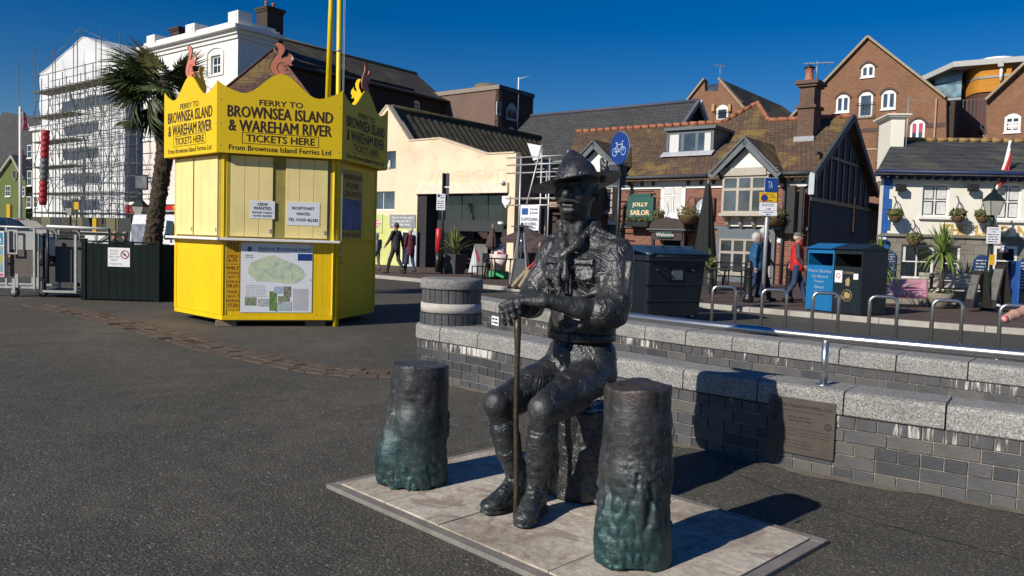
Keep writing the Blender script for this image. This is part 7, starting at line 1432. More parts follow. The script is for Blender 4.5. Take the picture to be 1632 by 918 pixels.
def bluesign(px,lab,seed):
    r_=f.rect(*px,-.03);w,h=r_[1]-r_[0],r_[3]-r_[2];o=empty('wall_menu_sign',f.w((r_[0]+r_[1])/2,-.03,(r_[2]+r_[3])/2),f.a);tag(o,lab,'sign');MB().prism([(-w/2,-h/2),(w/2,-h/2),(w/2,h* .35),(w* .25,h* .47),(0,h/2),(-w* .25,h* .47),(-w/2,h* .35)],0, .03).build('sign_board',mat('menu_blue',(.02, .05, .16), .5),o);print_lines(o,mat('pale_print',(.5, .5, .5), .6),-w* .4,w* .4,-h* .42,h* .38,9,-.002,seed=seed)
bluesign((1405,399,1428,439),'arched blue menu sign on the stone wall by the left quoins',3);bluesign((1551,406,1577,462),'arched blue menu sign behind the lamp post',5);bluesign((1623,410,1646,466),'arched blue menu sign right of the pub door, cut by the frame',6)
o=empty('security_camera',pf_(f,1403,380,-.15),f.a);tag(o,'white security camera on the lower quoins of the cream pub','camera');MB().box(-.05, .14,-.06, .02,-.03, .03,ch=.01).build('camera_body',WHITE,o);MB().tube([(0,0,0),(0, .15, .02)], .015,6).build('bracket',WHITE,o)
o=empty('door_bell_lamp',pf_(f,1600,396,-.2),f.a);tag(o,'grey bell-shaped lamp above the cream pub door','lamp');MB().lathe([(.1,-.1),(.09,0),(.04, .08),(.02, .16)],12).build('lamp_shade',GALV,o)
# leaning flagpole with flag
b0,b1=P(1592,300,20.6),P(1610,226,20.4);o=empty('flag_pole',b0);tag(o,'short white pole with red and white flag hanging on the cream pub front','flag');MB().tube([(0,0.6,-.9),(0,0,0),b1-b0], .028,8).build('pole',WHITE,o);MB().lathe([(0,-.05),(.06,0),(0, .05)],10,M=Matrix.Translation(b1-b0)).build('finial',WHITE,o)
def cloth(name,corners,m,parent,nx=10,nz=12,amp=.04):
    a,b,c,d=[Vector(q)for q in corners];vs=[]
    for i in range(nx+1):
        for j in range(nz+1):u,v=i/nx,j/nz;p=(a.lerp(b,u)).lerp(d.lerp(c,u),v);p.y+=amp*math.sin(u*9+v*3)*(v* .6+ .4);vs.append(p)
    mb=MB().add(vs,[(i*(nz+1)+j,(i+1)*(nz+1)+j,(i+1)*(nz+1)+j+1,i*(nz+1)+j+1)for i in range(nx)for j in range(nz)],smooth=True);ob=mb.build(name,m,parent);s=ob.modifiers.new('t','SOLIDIFY');s.thickness= .006;return ob
w_=lambda px,py:P(px,py,20.35)-b0
cloth('flag_cloth',[w_(1609,236),w_(1611,236),w_(1606,292),w_(1586,302)],WHITE,o);cloth('flag_red_stripe',[w_(1608.5,244)+Vector((0,-.04,0)),w_(1611,244)+Vector((0,-.04,0)),w_(1602,290)+Vector((0,-.06,0)),w_(1588,298)+Vector((0,-.06,0))],mat('flag_red',(.5, .03, .04), .8),o,amp=.03)
# ------------------------------------------------------------ street furniture on the far pavement and road
ZP= .10
def gp(px,py,z=ZP):return G(px,py,z)
def pole_at(px,py,z=ZP):q=gp(px,py,z);return q
def hgt(px,py,D):return P(px,py,D).z
# cycle route sign
q=Vector((P(984,385,14.9).x,14.9,0));top=P(990,215,14.9);o=empty('cycle_sign',(q.x,q.y,0));tag(o,'round blue cycle route sign on a black post beside the wheelie bin','road sign');lx_=(top.x-P(984,385,14.9).x)/(top.z-1.4)
MB().tube([(-1.4*lx_,0,0),((top.z-1.4)*lx_,0,top.z)], .04,10).build('post',BLACK,o);dz=P(987,237,14.9).z;dx=P(987,237,14.9).x-q.x;yw=R(-63)
M_=Matrix.Translation((dx,-.06,dz))@Matrix.Rotation(yw,4,'Z')
d_=MB().lathe([(.30,0),(.30, .012)],40,M=Matrix.Rotation(R(90),4,'X')).build('sign_face',NAVY,o);d_.matrix_local=M_
MB().lathe([(.305,-.004),(.305, .0)],40,M=Matrix.Rotation(R(90),4,'X')).build('sign_rim',mat('pale_blue_grey',(.42, .48, .52), .6),d_)
bk=MB();WS=mat('pale_sign_print',(.42, .55, .68), .5);yy=-.016
def seg(a,b,w=.016):bk.bar((a[0],yy,a[1]),(b[0],yy,b[1]), .002+0*w,w)if False else bk.add([(a[0]-w*(b[1]-a[1])/math.dist(a,b)/2,yy,a[1]+w*(b[0]-a[0])/math.dist(a,b)/2),(a[0]+w*(b[1]-a[1])/math.dist(a,b)/2,yy,a[1]-w*(b[0]-a[0])/math.dist(a,b)/2),(b[0]+w*(b[1]-a[1])/math.dist(a,b)/2,yy,b[1]-w*(b[0]-a[0])/math.dist(a,b)/2),(b[0]-w*(b[1]-a[1])/math.dist(a,b)/2,yy,b[1]+w*(b[0]-a[0])/math.dist(a,b)/2)],[(0,1,2,3)])
for cx in(-.135, .14):
    pts=[(cx+ .072*math.cos(a),-.06+ .072*math.sin(a))for a in np.linspace(0,2*PI,21)]
    for a,b in zip(pts,pts[1:]):seg(a,b, .014)
for a,b in(((-.135,-.06),(-.07, .07)),((-.07, .07),(.095, .07)),((-.06, .045),(.0,-.06)),((0,-.06),(.10, .05)),((.14,-.06),(.09, .11)),((.09, .11),(.13, .125)),((-.07, .07),(-.08, .10)),((-.12, .105),(-.05, .105)),((-.135,-.06),(0,-.06))):seg(a,b)
b_o=bk.build('bicycle_symbol',WS,d_)
r0,r1=P(966,263,15),P(997,300,15);bs=MB().box(r0.x-q.x,r1.x-q.x, .06, .08,r1.z,r0.z,ch=.005).build('rear_of_sign',mat('grey_sign_back',(.075, .08, .085), .6,var=.3),o)
for z in(r0.z+ .03,r1.z+ .03):MB().box(r0.x-q.x- .03,r1.x-q.x+ .05, .045, .059,z- .02,z+ .02).build('bracket',GALV,o)
# wheelie bin (large four wheeled)
bp=G(1050,513);wb=empty('wheelie_bin',(bp.x+ .05,bp.y+ .25,0),R(26));tag(wb,'large dark blue four-wheeled rubbish bin behind the statue shoulder','bin');BN=mat('bin_plastic',(.010, .015, .022), .4,var=.2,sc=2);Hb=1.25
def loft(mb,secs,m=0):
    b0=len(mb.v);k=len(secs[0][0])
    for poly_,z in secs:
        for x,y in poly_:mb.v.append(Vector((x,y,z)))
    for i in range(len(secs)-1):
        for j in range(k):mb.f.append([b0+i*k+j,b0+i*k+(j+1)%k,b0+(i+1)*k+(j+1)%k,b0+(i+1)*k+j]);mb.m.append(m);mb.sm.append(False)
    mb.f.append([b0+j for j in range(k)][::-1]);mb.f.append([b0+(len(secs)-1)*k+j for j in range(k)]);mb.m+=[m,m];mb.sm+=[False,False];return mb
def rrect(w,d,r,n=3):
    out=[]
    for cx,cy,a0 in((w-r,-d+r,-90),(w-r,d-r,0),(-w+r,d-r,90),(-w+r,-d+r,180)):
        for i in range(n+1):a=R(a0+90*i/n);out.append((cx+r*math.cos(a),cy+r*math.sin(a)))
    return out
loft(MB(),[(rrect(.60, .42, .07), .14),(rrect(.63, .45, .07), .5),(rrect(.67, .50, .07),Hb- .12),(rrect(.67, .50, .07),Hb- .115)]).build('tub',BN,wb)
loft(MB(),[(rrect(.71, .54, .07),Hb- .113),(rrect(.71, .54, .07),Hb- .02)]).build('rim',BN,wb)
vs=[];n=12;li=MB()
for i in range(n+1):
    x=-.70+1.40*i/n
    for j in range(7):t_=j/6;y=-.56+1.08*t_;z=Hb+ .02+ .13*math.sin(PI*min(t_* .62+ .05,1))-(.03 if i in(0,n)else 0);vs.append((x,y,z))
li.add(vs,[(i*7+j,(i+1)*7+j,(i+1)*7+j+1,i*7+j+1)for i in range(n)for j in range(6)],smooth=True);lo_=li.build('lid',mat('bin_lid',(.02, .045, .085), .32,var=.15),wb);s_=lo_.modifiers.new('s','SOLIDIFY');s_.thickness= .05
for x in(-.35,0, .35):MB().box(x- .03,x+ .03,-.48, .45,Hb+ .13,Hb+ .165,ch=.01).build('lid_rib',MATS['bin_lid'],wb)
MB().tube([(-.55,-.60,Hb- .03),(.55,-.60,Hb- .03)], .022,8).build('lid_handle',BN,wb)
for x in(-.4, .4):MB().tube([(x- .1,-.50,Hb- .25),(x- .1,-.56,Hb- .28),(x+ .1,-.56,Hb- .28),(x+ .1,-.50,Hb- .25)], .016,6).build('grab_handle',BN,wb)
MB().box(-.12, .12,-.50,-.485, .80,1.0).build('label_patch',mat('worn_label',(.10, .12, .13), .6,var=.5,sc=20),wb)
for sx in(-1,1):
    for sy in(-1,1):MB().lathe([(.04,-.02),(.09,-.022),(.09, .022),(.04, .02)],14,M=Matrix.Translation((sx* .48,sy* .34, .09))@Matrix.Rotation(R(90),4,'X')).build('wheel',RUBBER,wb);MB().box(sx* .48- .03,sx* .48+ .03,sy* .34- .03,sy* .34+ .03, .1, .15).build('wheel_fork',GALV,wb)
for z in(.4, .7):MB().box(-.66, .66,-.455-(z- .4)* .08,-.44,z,z+ .02).build('moulded_rib',BN,wb)
o2=empty('wheelie_bin',wb.location+Vector((-.55,1.25,0)),R(26));tag(o2,'second dark bin standing just behind the large one, mostly hidden','bin');loft(MB(),[(rrect(.60, .42, .07), .14),(rrect(.67, .50, .07),Hb+ .02)]).build('tub',BN,o2);loft(MB(),[(rrect(.70, .53, .07),Hb+ .022),(rrect(.66, .5, .07),Hb+ .1),(rrect(.4, .3, .07),Hb+ .16)]).build('lid',MATS['bin_lid'],o2)
# taxi / parking post
q=gp(1215,490);o=empty('parking_sign',(q.x,q.y,ZP));tag(o,'grey post carrying blue TA board and yellow no-waiting plates','road sign');D=q.y;tp_=P(1227,284,D)
MB().tube([(0,0,0),(tp_.x-q.x- .02,0,tp_.z-ZP)], .045,10).build('post',GALV,o)
def plate(root,px,D,m,name='plate',y=-.06,yaw=0.0,base=None):
    a,b=P(px[0],(px[1]+px[3])/2,D),P(px[2],(px[1]+px[3])/2,D);c,d=P((px[0]+px[2])/2,px[1],D),P((px[0]+px[2])/2,px[3],D);L=root.location
    w,h=b.x-a.x,c.z-d.z;ob=MB().box(-w/2,w/2,-.008, .008,-h/2,h/2,ch=.003).build(name,m,root,loc=((a.x+b.x)/2-L.x,y+D-L.y,(c.z+d.z)/2-L.z),rot=(0,0,yaw));return ob,w,h
ob,w,h=plate(o,(1218,284,1238,306),D,NAVY);text('TA','lettering',mat('pale_sign_print',(.42, .55, .68)),ob, .2,(-w* .08,-.010,0),width=w* .36,height=h* .5);MB().box(-w/2- .01,w/2+ .01, .0085, .012,-h/2- .01,h/2+ .01).build('border',mat('pale_blue_grey',(.4, .4, .4)),ob)
YP=mat('yellow_plate',(.70, .42, .01), .5);ob,w,h=plate(o,(1209,307,1237,322),D,YP);MB().lathe([(.08,0),(.08, .002)],20,M=Matrix.Translation((-w* .22,-.009,-h* .1))@Matrix.Rotation(R(90),4,'X')).build('no_waiting_disc',NAVY,ob);MB().tube([(-w* .22+ .075*math.cos(a),-.011,-h* .1+ .075*math.sin(a))for a in np.linspace(0,2*PI,17)[:-1]], .008,4,closed=True).build('red_ring',RED,ob);print_lines(ob,INKB,-.4*w, .42*w,h* .25,h* .42,1,-.010,seed=2);print_lines(ob,INKB, .08*w, .42*w,-h* .1,h* .22,2,-.010,seed=3)
def arrow(ob,x,z,s,d_=1,m=None):MB().add([(x-s*d_,-.0105,z- .006),(x+s* .3*d_,-.0105,z- .006),(x+s* .3*d_,-.0105,z- .022),(x+s*d_,-.0105,z),(x+s* .3*d_,-.0105,z+ .022),(x+s* .3*d_,-.0105,z+ .006),(x-s*d_,-.0105,z+ .006)],[(0,1,2,3,4,5,6)]).build('arrow',m or INKB,ob)
arrow(ob,w* .1,-h* .35, .05);ob,w,h=plate(o,(1209,323,1237,336),D,PAPER);print_lines(ob,INKB,-.4*w, .4*w,0,h* .4,2,-.010,seed=6);arrow(ob,0,-h* .28, .06);ob,w,h=plate(o,(1209,336.5,1237,344),D,PAPER);print_lines(ob,INKB,-.3*w, .3*w,h* .05,h* .4,1,-.010,seed=7);arrow(ob,0,-h* .2, .05,-1)
# bollards
def bollard(p,lab):
    o=empty('bollard',p);tag(o,lab,'bollard','black cast bollards on the pavement');MB().lathe([(.13,0),(.13, .12),(.105, .15),(.095, .2),(.085, .8),(.10, .83),(.10, .86),(.075, .89),(.085, .94),(.06,1.0),(.0,1.03)],16).build('bollard_body',BLACK,o);MB().lathe([(.10, .60),(.105, .61),(.105, .63),(.10, .64)],16).build('ring',BLACK,o);return o
bollard(gp(1192,482),'black cast bollard beside the woman in the blue jacket');bollard(gp(1256,482),'black cast bollard in front of the man in the red jacket');bollard(gp(1187.5,452)+Vector((0,2.5,0)),'black cast bollard farther back by the pub window')
# twin litter and recycling bins
q0,q1=gp(1283,494),gp(1371,504);ang=math.atan2(q1.y-q0.y,q1.x-q0.x);Wt=(q1-q0).length;HB=1.38
for k,(nm,lab,m_,sx)in enumerate((('recycling_bin','bright blue recycling bin with white lettering, left of the black litter bin',mat('bright_blue_bin',(.012, .15, .36), .35,var=.1),0),('litter_bin','black litter bin with gold lettering beside the blue recycling bin',mat('black_bin',(.014, .02, .026), .35,var=.15),1))):
    w=Wt/2- .01;o=empty(nm,q0+(q1-q0)*(.5*sx),ang);tag(o,lab,'bin');o.location.z=ZP
    sl=[(.03,HB- .38),(w- .03,HB- .38),(w- .03,HB- .12),(.03,HB- .12)]
    recalc(MB().prism([(0, .03),(w, .03),(w,HB- .02),(0,HB- .02)],0, .03,holes=[sl[::-1]]).build('front_panel',m_,o));MB().box(0, .03, .031, .75, .03,HB- .02).build('side_panel',m_,o);MB().box(w- .03,w, .031, .75, .03,HB- .02).build('side_panel',m_,o);MB().box(0,w, .751, .78, .03,HB- .02).build('rear_panel',m_,o);MB().box(.03,w- .03, .031, .75,HB- .46,HB- .42).build('chute',DARK,o);MB().box(.03,w- .03, .031, .75, .0, .04).build('base',BLACK,o)
    MB().add([(-.04,-.06,HB- .02),(w+ .02,-.06,HB- .02),(w+ .02, .82,HB- .02),(-.04, .82,HB- .02),(-.04, .38,HB+ .1),(w+ .02, .38,HB+ .1)],[(0,1,5,4),(2,3,4,5),(0,4,3),(1,2,5),(3,2,1,0)]).build('roof',m_,o);MB().box(w/2- .3 if k else .04,w- .04,-.006,-.001, .08,HB- .44).build('door_leaf',m_,o)
    LT=PAPER if not k else mat('dull_gold_print',(.36, .26, .12), .5)
    if not k:
        for i,s_ in enumerate(('Plastic Bottles','Cardboard','Paper','Glass','Cans')):text(s_,'lettering',mat('pale_blue_print',(.35, .42, .47), .6),o, .2,(w/2,-.009,HB- .50- .115*i),width=w*(.85, .62, .36, .36, .32)[i],height=.062)
        text('Clean','lettering',MATS['pale_blue_print'],o, .2,(w* .7,-.009, .42),width=w* .4,height=.06)
    else:
        text('Litter','lettering',LT,o, .2,(w* .55,-.009,HB- .50),width=w* .36,height=.06);MB().box(w* .06,w* .32,-.012,-.007,HB- .72,HB- .47).build('notice_sticker',PAPER,o);MB().tube([(w* .19+ .045*math.cos(a),-.014,HB- .58+ .045*math.sin(a))for a in np.linspace(0,2*PI,15)[:-1]], .008,4,closed=True).build('red_ring',RED,o);MB().box(w* .72,w* .88,-.012,-.007,HB- .64,HB- .52).build('sticker',PAPER,o)
        recalc(MB().prism([(w* .46,HB- .78),(w* .58,HB- .78),(w* .60,HB- .66),(w* .55,HB- .60),(w* .5,HB- .62),(w* .44,HB- .66)],-.010,-.007).build('litter_symbol',LT,o));MB().tube([(w* .52+ .12*math.cos(a),-.01,HB- .98+ .12*math.sin(a))for a in np.linspace(0,2*PI,19)[:-1]], .007,4,closed=True).build('gold_ring',LT,o);recalc(MB().prism([(w* .42,HB-1.03),(w* .62,HB-1.03),(w* .64,HB- .95),(w* .5,HB- .90),(w* .42,HB- .93)],-.010,-.007).build('animal_symbol',LT,o));text('in Poole','lettering',LT,o, .2,(w* .35,-.009, .36),width=w* .5,height=.07)
# street lamp near pub
def lantern(root,z,s=1.0):
    c=MB();c.lathe([(.05*s,z),(.07*s,z+ .03*s),(.05*s,z+ .06*s)],8);c.build('lantern_base',BLACK,root)
    b,t_= .11*s, .20*s;z0,z1=z+ .07*s,z+ .47*s
    for i in range(4):
        a0,a1=PI/4+i*PI/2,PI/4+(i+1)*PI/2;p=[(b*1.41*math.cos(a0),b*1.41*math.sin(a0),z0),(b*1.41*math.cos(a1),b*1.41*math.sin(a1),z0),(t_*1.41*math.cos(a1),t_*1.41*math.sin(a1),z1),(t_*1.41*math.cos(a0),t_*1.41*math.sin(a0),z1)]
        MB().add(p,[(0,1,2,3)]).build('pane',mat('lantern_glass',(.42, .42, .36), .25),root);MB().bar(p[0],p[3], .018*s).build('lantern_rib',BLACK,root)
    MB().lathe([(t_*1.45,z1),(t_*1.5,z1+ .02*s),(t_* .7,z1+ .2*s),(t_* .35,z1+ .26*s),(t_* .4,z1+ .30*s),(.02*s,z1+ .36*s),(.03*s,z1+ .42*s),(0,z1+ .5*s)],4,a0=PI/4,smooth=False).build('lantern_roof',mat('dark_green_black',(.012, .022, .02), .35),root)
def street_lamp(p,H,lab,s=1.0,sign=False):
    o=empty('street_lamp',p);tag(o,lab,'street lamp');zl_=H- .97*s;MB().lathe([(.16,0),(.16, .1),(.12, .18),(.10, .9),(.12, .95),(.075,1.02),(.055,1.5),(.05,zl_- .1),(.07,zl_- .05),(.05,zl_+ .01)],14).build('column',MATS['dark_green_black']if 'dark_green_black' in MATS else BLACK,o)
    MB().tube([(-.28,0,zl_- .25),(.28,0,zl_- .25)], .02,6).build('ladder_bar',BLACK,o);lantern(o,zl_,s);return o
mat('dark_green_black',(.012, .022, .02), .35)
q=gp(1572,494);Hs=P(1574,292,q.y).z-ZP;sl_=street_lamp(q,Hs,'traditional green black street lamp with square lantern before the cream pub', .85)
o=empty('lamp_notice',(q.x,q.y- .09,P(1571,375,q.y).z));tag(o,'small white notice strapped to the street lamp column','notice');MB().box(-.17, .17,-.01, .0,-.2, .2,ch=.003).build('notice_plate',PAPER,o);print_lines(o,INKB,-.14, .14,-.18, .05,4,-.0115,seed=4);text('LICENSED','lettering',INKN,o, .1,(0,-.0115, .15),width=.22,height=.035);text('AREA','lettering',INKN,o, .1,(0,-.0115, .09),width=.12,height=.035)
MB().box(-.06, .06,-.1,-.095,1.1,1.35).build('yellow_sticker',YP,sl_)
# A-boards
def aboard(px0,px1,pyt,pyb,lab,ln):
    c=gp((px0+px1)/2,pyb);D=c.y;w= .15;H_=P(px0,pyt,D).z-ZP;o=empty('a_board',c,R(ln));tag(o,lab,'a-board')
    for s_ in(-1,1):
        M2=Matrix.Rotation(R(s_*11),4,'Y')@Matrix.Identity(4);M2=Matrix.Translation((s_* .26,0,0))@Matrix.Rotation(R(-s_*12),4,'Y')
        MB().box(-.02, .02,-w* .9,w* .9, .1,H_,M=M2,ch=.003).build('frame_leaf',mat('brown_black_wood',(.03, .027, .024), .5),o);l_=KIDS[o.name][-1];MB().box(.021 if s_>0 else-.027, .027 if s_>0 else-.021,-w* .8,w* .8, .3,H_- .1,M=M2).build('chalk_panel',mat('chalk_grey',(.15, .15, .14), .7,var=.3,sc=6),l_)
aboard(1543,1572,430,497,'leaning chalk A-board just left of the street lamp base',6);aboard(1577,1605,420,498,'leaning chalk A-board just right of the street lamp base',14)
# bench, planters, banner, railing posts
q=gp(1526,489.5);o=empty('bench',q,R(-8));tag(o,'slatted pale wooden bench under the cream pub windows','bench');BW=mat('pale_bench_wood',(.45, .42, .36), .7,var=.2,sc=12)
for i in range(4):MB().box(-.95, .75, .02+ .0*i, .045, .48+i* .095, .56+i* .095,ch=.004).build('back_slat',BW,o)
for i in range(4):MB().box(-.95, .75,-.42+i* .105,-.33+i* .105, .42, .445,ch=.004).build('seat_slat',BW,o)
for x in(-.85, .65):MB().box(x- .03,x+ .03,-.42,-.36,0, .62,ch=.004).build('leg',BW,o);MB().box(x- .03,x+ .03, .0, .05,0, .42,ch=.004).build('leg',BW,o);MB().box(x- .035,x+ .035,-.44, .05, .60, .63,ch=.004).build('armrest',BW,o)
def post(px,py,h,lab,r=.035):q=gp(px,py);o=empty('rail_post',q);tag(o,lab,'post','black posts holding the pink banner');MB().lathe([(r,0),(r,h),(r*1.8,h+ .02),(r*1.2,h+ .1),(0,h+ .14)],10).build('post_body',BLACK,o);return o
D=gp(1482,490).y;post(1482,490, .72,'black finial post at the right end of the pink banner');post(1399,488, .72,'black finial post at the left end of the pink banner')
a,b=P(1397,444,D- .1),P(1479,446,D- .1);c,d=P(1479,476,D- .1),P(1397,473,D- .1);o=empty('pink_banner',(a+d)/2);tag(o,"pink fabric banner for MOTHER'S DAY tied low in front of the cream pub",'banner');L0=o.location.copy()
cl=cloth('banner_cloth',[a-L0,b-L0,c-L0,d-L0],photo_mat('pink_banner_cloth',[(.42, .10, .20),(.55, .25, .34),(.62, .40, .46)],2.5),o,nx=16,nz=8,amp=.03)
bw_=(b-a).x;cz=((c+d)/2-L0).z+ .0;text("MOTHER'S DAY",'lettering',PAPER,o, .15,(bw_* .30,-.06,cz+ .12),width=bw_* .50,height=.10,bold=.01);text('CELEBRATING','lettering',PAPER,o, .1,(bw_* .22,-.06,cz+ .23),width=bw_* .36,height=.05);print_lines(o,PAPER,bw_* .62,bw_* .9,cz+ .06,cz+ .14,2,-.06)
def sword_mesh(L,w,bend,seed):
    mb=MB();vs=[];n=5
    for i in range(n+1):
        t_=i/n;x=L*t_*(1- .12*t_*bend);z=L* .12*math.sin(t_*1.5)-bend*L* .42*t_*t_;ww=w*(1-t_**2.2)*(.6+ .8*min(t_*2,1))+ .001;vs+=[(x,-ww,z+ww* .35),(x,0,z),(x,ww,z+ww* .35)]
    fs=[]
    for i in range(n):fs+=[(3*i,3*i+1,3*i+4,3*i+3),(3*i+1,3*i+2,3*i+5,3*i+4)]
    me=bpy.data.meshes.new('leaf');me.from_pydata(vs,[],fs);me.update();return me
CL=[leafy('cordyline_leaf_%d'%i,a,b, .4)for i,(a,b)in enumerate([((.10, .16, .03),(.22, .30, .07)),((.05, .09, .02),(.12, .18, .05))])]
def cordyline(p,trunk_h,r,n,lab,seed,pot=None,lw=.022,name='cordyline',cat='plant',mats=None,lo=-35):
    o=empty(name,p);tag(o,lab,cat);rr=random.Random(seed);mats=mats or CL;ms=[sword_mesh(1.0,lw/r,bd,0)for bd in(.15, .5,1.0)]
    if trunk_h> .1:MB().tube([(0,0,0),(.02,0,trunk_h* .5),(0,0,trunk_h)],[.07, .055, .06],8).build('trunk',FIB,o)
    for i in range(n):
        el=rr.uniform(lo,88);k=0 if el>45 else(1 if el>5 else 2);ob=bpy.data.objects.new('leaf',ms[k]);COL.objects.link(ob);ob.parent=o;KIDS.setdefault(o.name,[]).append(ob)
        if not ms[k].materials:ms[k].materials.append(mats[0])
        ob.material_slots[0].link='OBJECT';ob.material_slots[0].material=mats[rr.random()< .45];s_=r*rr.uniform(.8,1.1)
        ob.matrix_local=Matrix.Translation((0,0,trunk_h+rr.uniform(-.08, .08)))@Matrix.Rotation(rr.uniform(0,2*PI),4,'Z')@Matrix.Rotation(R(-el),4,'Y')@Matrix.Diagonal((s_,s_,s_,1))
    return o
q=gp(1497,491.5);pt=empty('stone_planter',q);tag(pt,'round stone planter bowl holding the tall cordyline','planter');MB().lathe([(.10,0),(.16, .05),(.27, .22),(.30, .38),(.26, .38),(.24, .33)],18).build('bowl',mat('mossy_stone',(.22, .20, .15), .9,var=.3),pt);bush(pt,(0,0, .42),(.28, .28, .08),140,5,'flowers',[LEAF[0],LEAF[1],WHITE], .035)
cordyline(q+Vector((0,0, .33)),P(1497,405,q.y).z-q.z- .33, .78,130,'tall spiky green cordyline in front of the cream pub window',3)
q=gp(1398,491);cordyline(q,P(1398,425,q.y).z-q.z, .68,110,'spiky cordyline between the litter bin and the blue quoins',4)
q=gp(1343,494)+Vector((.2,2.2,0));cordyline(q, .9, .5,40,'dark small cordyline behind the litter bin',8)
# closed black parasol, table, tall planter at the tiled pub
def closed_parasol(p,H_,r,m,lab,z0=.7):
    o=empty('closed_parasol',p);tag(o,lab,'parasol');n=24;prof=[(.35,z0),(.95,z0+ .1),(1.0,z0+(H_-z0)* .15),(.62,z0+(H_-z0)* .6),(.25,H_- .1),(.05,H_)];vs=[]
    for rr_,z in prof:
        for j in range(n):a=2*PI*j/n;q_=r*rr_*(1+ .22*math.cos(8*a));vs.append((q_*math.cos(a),q_*math.sin(a),z))
    MB().add(vs,[(i*n+j,i*n+(j+1)%n,(i+1)*n+(j+1)%n,(i+1)*n+j)for i in range(len(prof)-1)for j in range(n)],smooth=True).build('folded_canopy',m,o);MB().tube([(0,0,0),(0,0,H_+ .1)], .03,8).build('pole',TIMB,o);MB().box(-.3, .3,-.3, .3,0, .06,ch=.01).build('base_slab',DARK,o);MB().tube([(r* .55*math.cos(a),r* .55*math.sin(a),z0+(H_-z0)* .55)for a in np.linspace(0,2*PI,12)[:-1]], .02,4,closed=True).build('strap',m,o);return o
CV=mat('black_canvas',(.014, .015, .016), .85,var=.2);BRC=mat('brown_canvas',(.075, .05, .048), .85)
D=25.0;q=Vector((P(1122,440,D).x,D,ZP));closed_parasol(q,P(1122,291,D).z-ZP, .30,CV,'large closed black parasol in front of the tiled pub', .55)
q=gp(1128,463);o=empty('tall_planter',q);tag(o,'tall square grey planter with grasses right of the wheelie bin','planter');loft(MB(),[(rrect(.15, .15, .02),0),(rrect(.21, .21, .02), .62)]).build('pot',mat('charcoal_planter',(.05, .055, .06), .6),o);bush(o,(0,0, .8),(.25, .25, .28),200,8,leaf=.09)
cordyline(q+Vector((0,0, .6)), .05, .6,40,'grassy spikes planted in the tall grey planter',9,name='ornamental_grass',mats=[leafy('dry_grass',(.16, .14, .05),(.32, .27, .11)),CL[1]])
def table(p,lab,az=0,w=.5):
    o=empty('pub_table',p,az);tag(o,lab,'table');MB().box(-w,w,-.35, .35, .70, .735,ch=.004).build('table_top',BLACK,o)
    for sx in(-1,1):
        for sy in(-1,1):MB().bar((sx*(w- .06),sy* .3,0),(sx*(w- .1),sy* .2, .7), .04).build('leg',BLACK,o)
def chair(p,lab,az=0):
    o=empty('chair',p,az);tag(o,lab,'chair','dark chairs at the pavement tables');MB().box(-.21, .21,-.21, .21, .42, .45,ch=.004).build('seat',BLACK,o);MB().box(-.21, .21, .18, .21, .55, .88,ch=.004).build('backrest',BLACK,o)
    for sx in(-1,1):MB().bar((sx* .2, .2,0),(sx* .2, .2, .55), .03).build('leg',BLACK,o);MB().bar((sx* .2,-.2,0),(sx* .2,-.2, .42), .03).build('leg',BLACK,o)
for i,(px,py)in enumerate(((1160,470),(1178,463),(1340,473))):
    q=gp(px,py);table(q,['dark pavement table left of the blue jacket woman','dark pavement table under the tiled pub window','dark pavement table behind the bins'][i],R(-30));chair(q+Vector((-.6, .3,0)),['dark chair at the table left of the blue jacket woman','dark chair at the table under the pub window','dark chair behind the bins'][i],R(60))
q=gp(1215,470);o=empty('low_rail',q+Vector((0,1.8,0)),R(-38));tag(o,'thin black pavement rail along the tiled pub terrace','railing');MB().tube([(-2.2,0, .85),(2.3,0, .85)], .02,6).build('top_rail',BLACK,o)
for x in(-2.2,0,2.3):MB().tube([(x,0,0),(x,0, .9)], .025,6).build('post',BLACK,o)
# items in front of the arcade
q=gp(704,436);o=empty('parking_sign',q);tag(o,'dark post with white parking plate and dark boards before the arcade','road sign');D=q.y;MB().tube([(0,0,0),(P(707,276,D).x-q.x,0,P(707,276,D).z-ZP)], .05,8).build('post',BLACK,o)
ob,w,h=plate(o,(696,309,710,335),D,PAPER);MB().box(-w* .4,-w* .12,-.012,-.008,h* .3,h* .46).build('blue_square',NAVY,ob);print_lines(ob,INKB,-.1*w, .42*w,h* .2,h* .45,2,-.010,seed=2);print_lines(ob,INKB,-.4*w, .42*w,-h* .42,h* .1,4,-.010,seed=9)
plate(o,(706,276,717,297),D,mat('dark_blue_board',(.02, .025, .04), .5),'side_board',y=.02,yaw=R(-25));plate(o,(706,299,716,322),D,MATS['dark_blue_board'],'side_board',y=.02,yaw=R(-25))
q=gp(698,434);o=empty('red_tube_case',q);tag(o,'tall bright red tube on a dark post left of the parking sign','sign');D=q.y;MB().tube([(0,0,0),(0,0,P(698,400,D).z-ZP)], .12,8).build('dark_post',BLACK,o);MB().lathe([(.0,P(698,402,D).z),(.13,P(698,401,D).z),(.13,P(698,365,D).z),(.10,P(698,364,D).z)],12,M=Matrix.Translation((0,0,-ZP))).build('red_tube',RED,o)
q=gp(724,436);o=empty('square_planter',q,R(-38));tag(o,'square dark planter by the arcade entrance','planter');loft(MB(),[(rrect(.28, .28, .03),0),(rrect(.38, .38, .03), .75)]).build('pot',MATS['charcoal_planter'],o)
cordyline(q+Vector((0,0, .75)), .05,1.05,60,'dry spiky grass growing in the planter by the arcade',12,name='ornamental_grass',mats=[MATS['dry_grass'],CL[0]],lw=.03,lo=5)
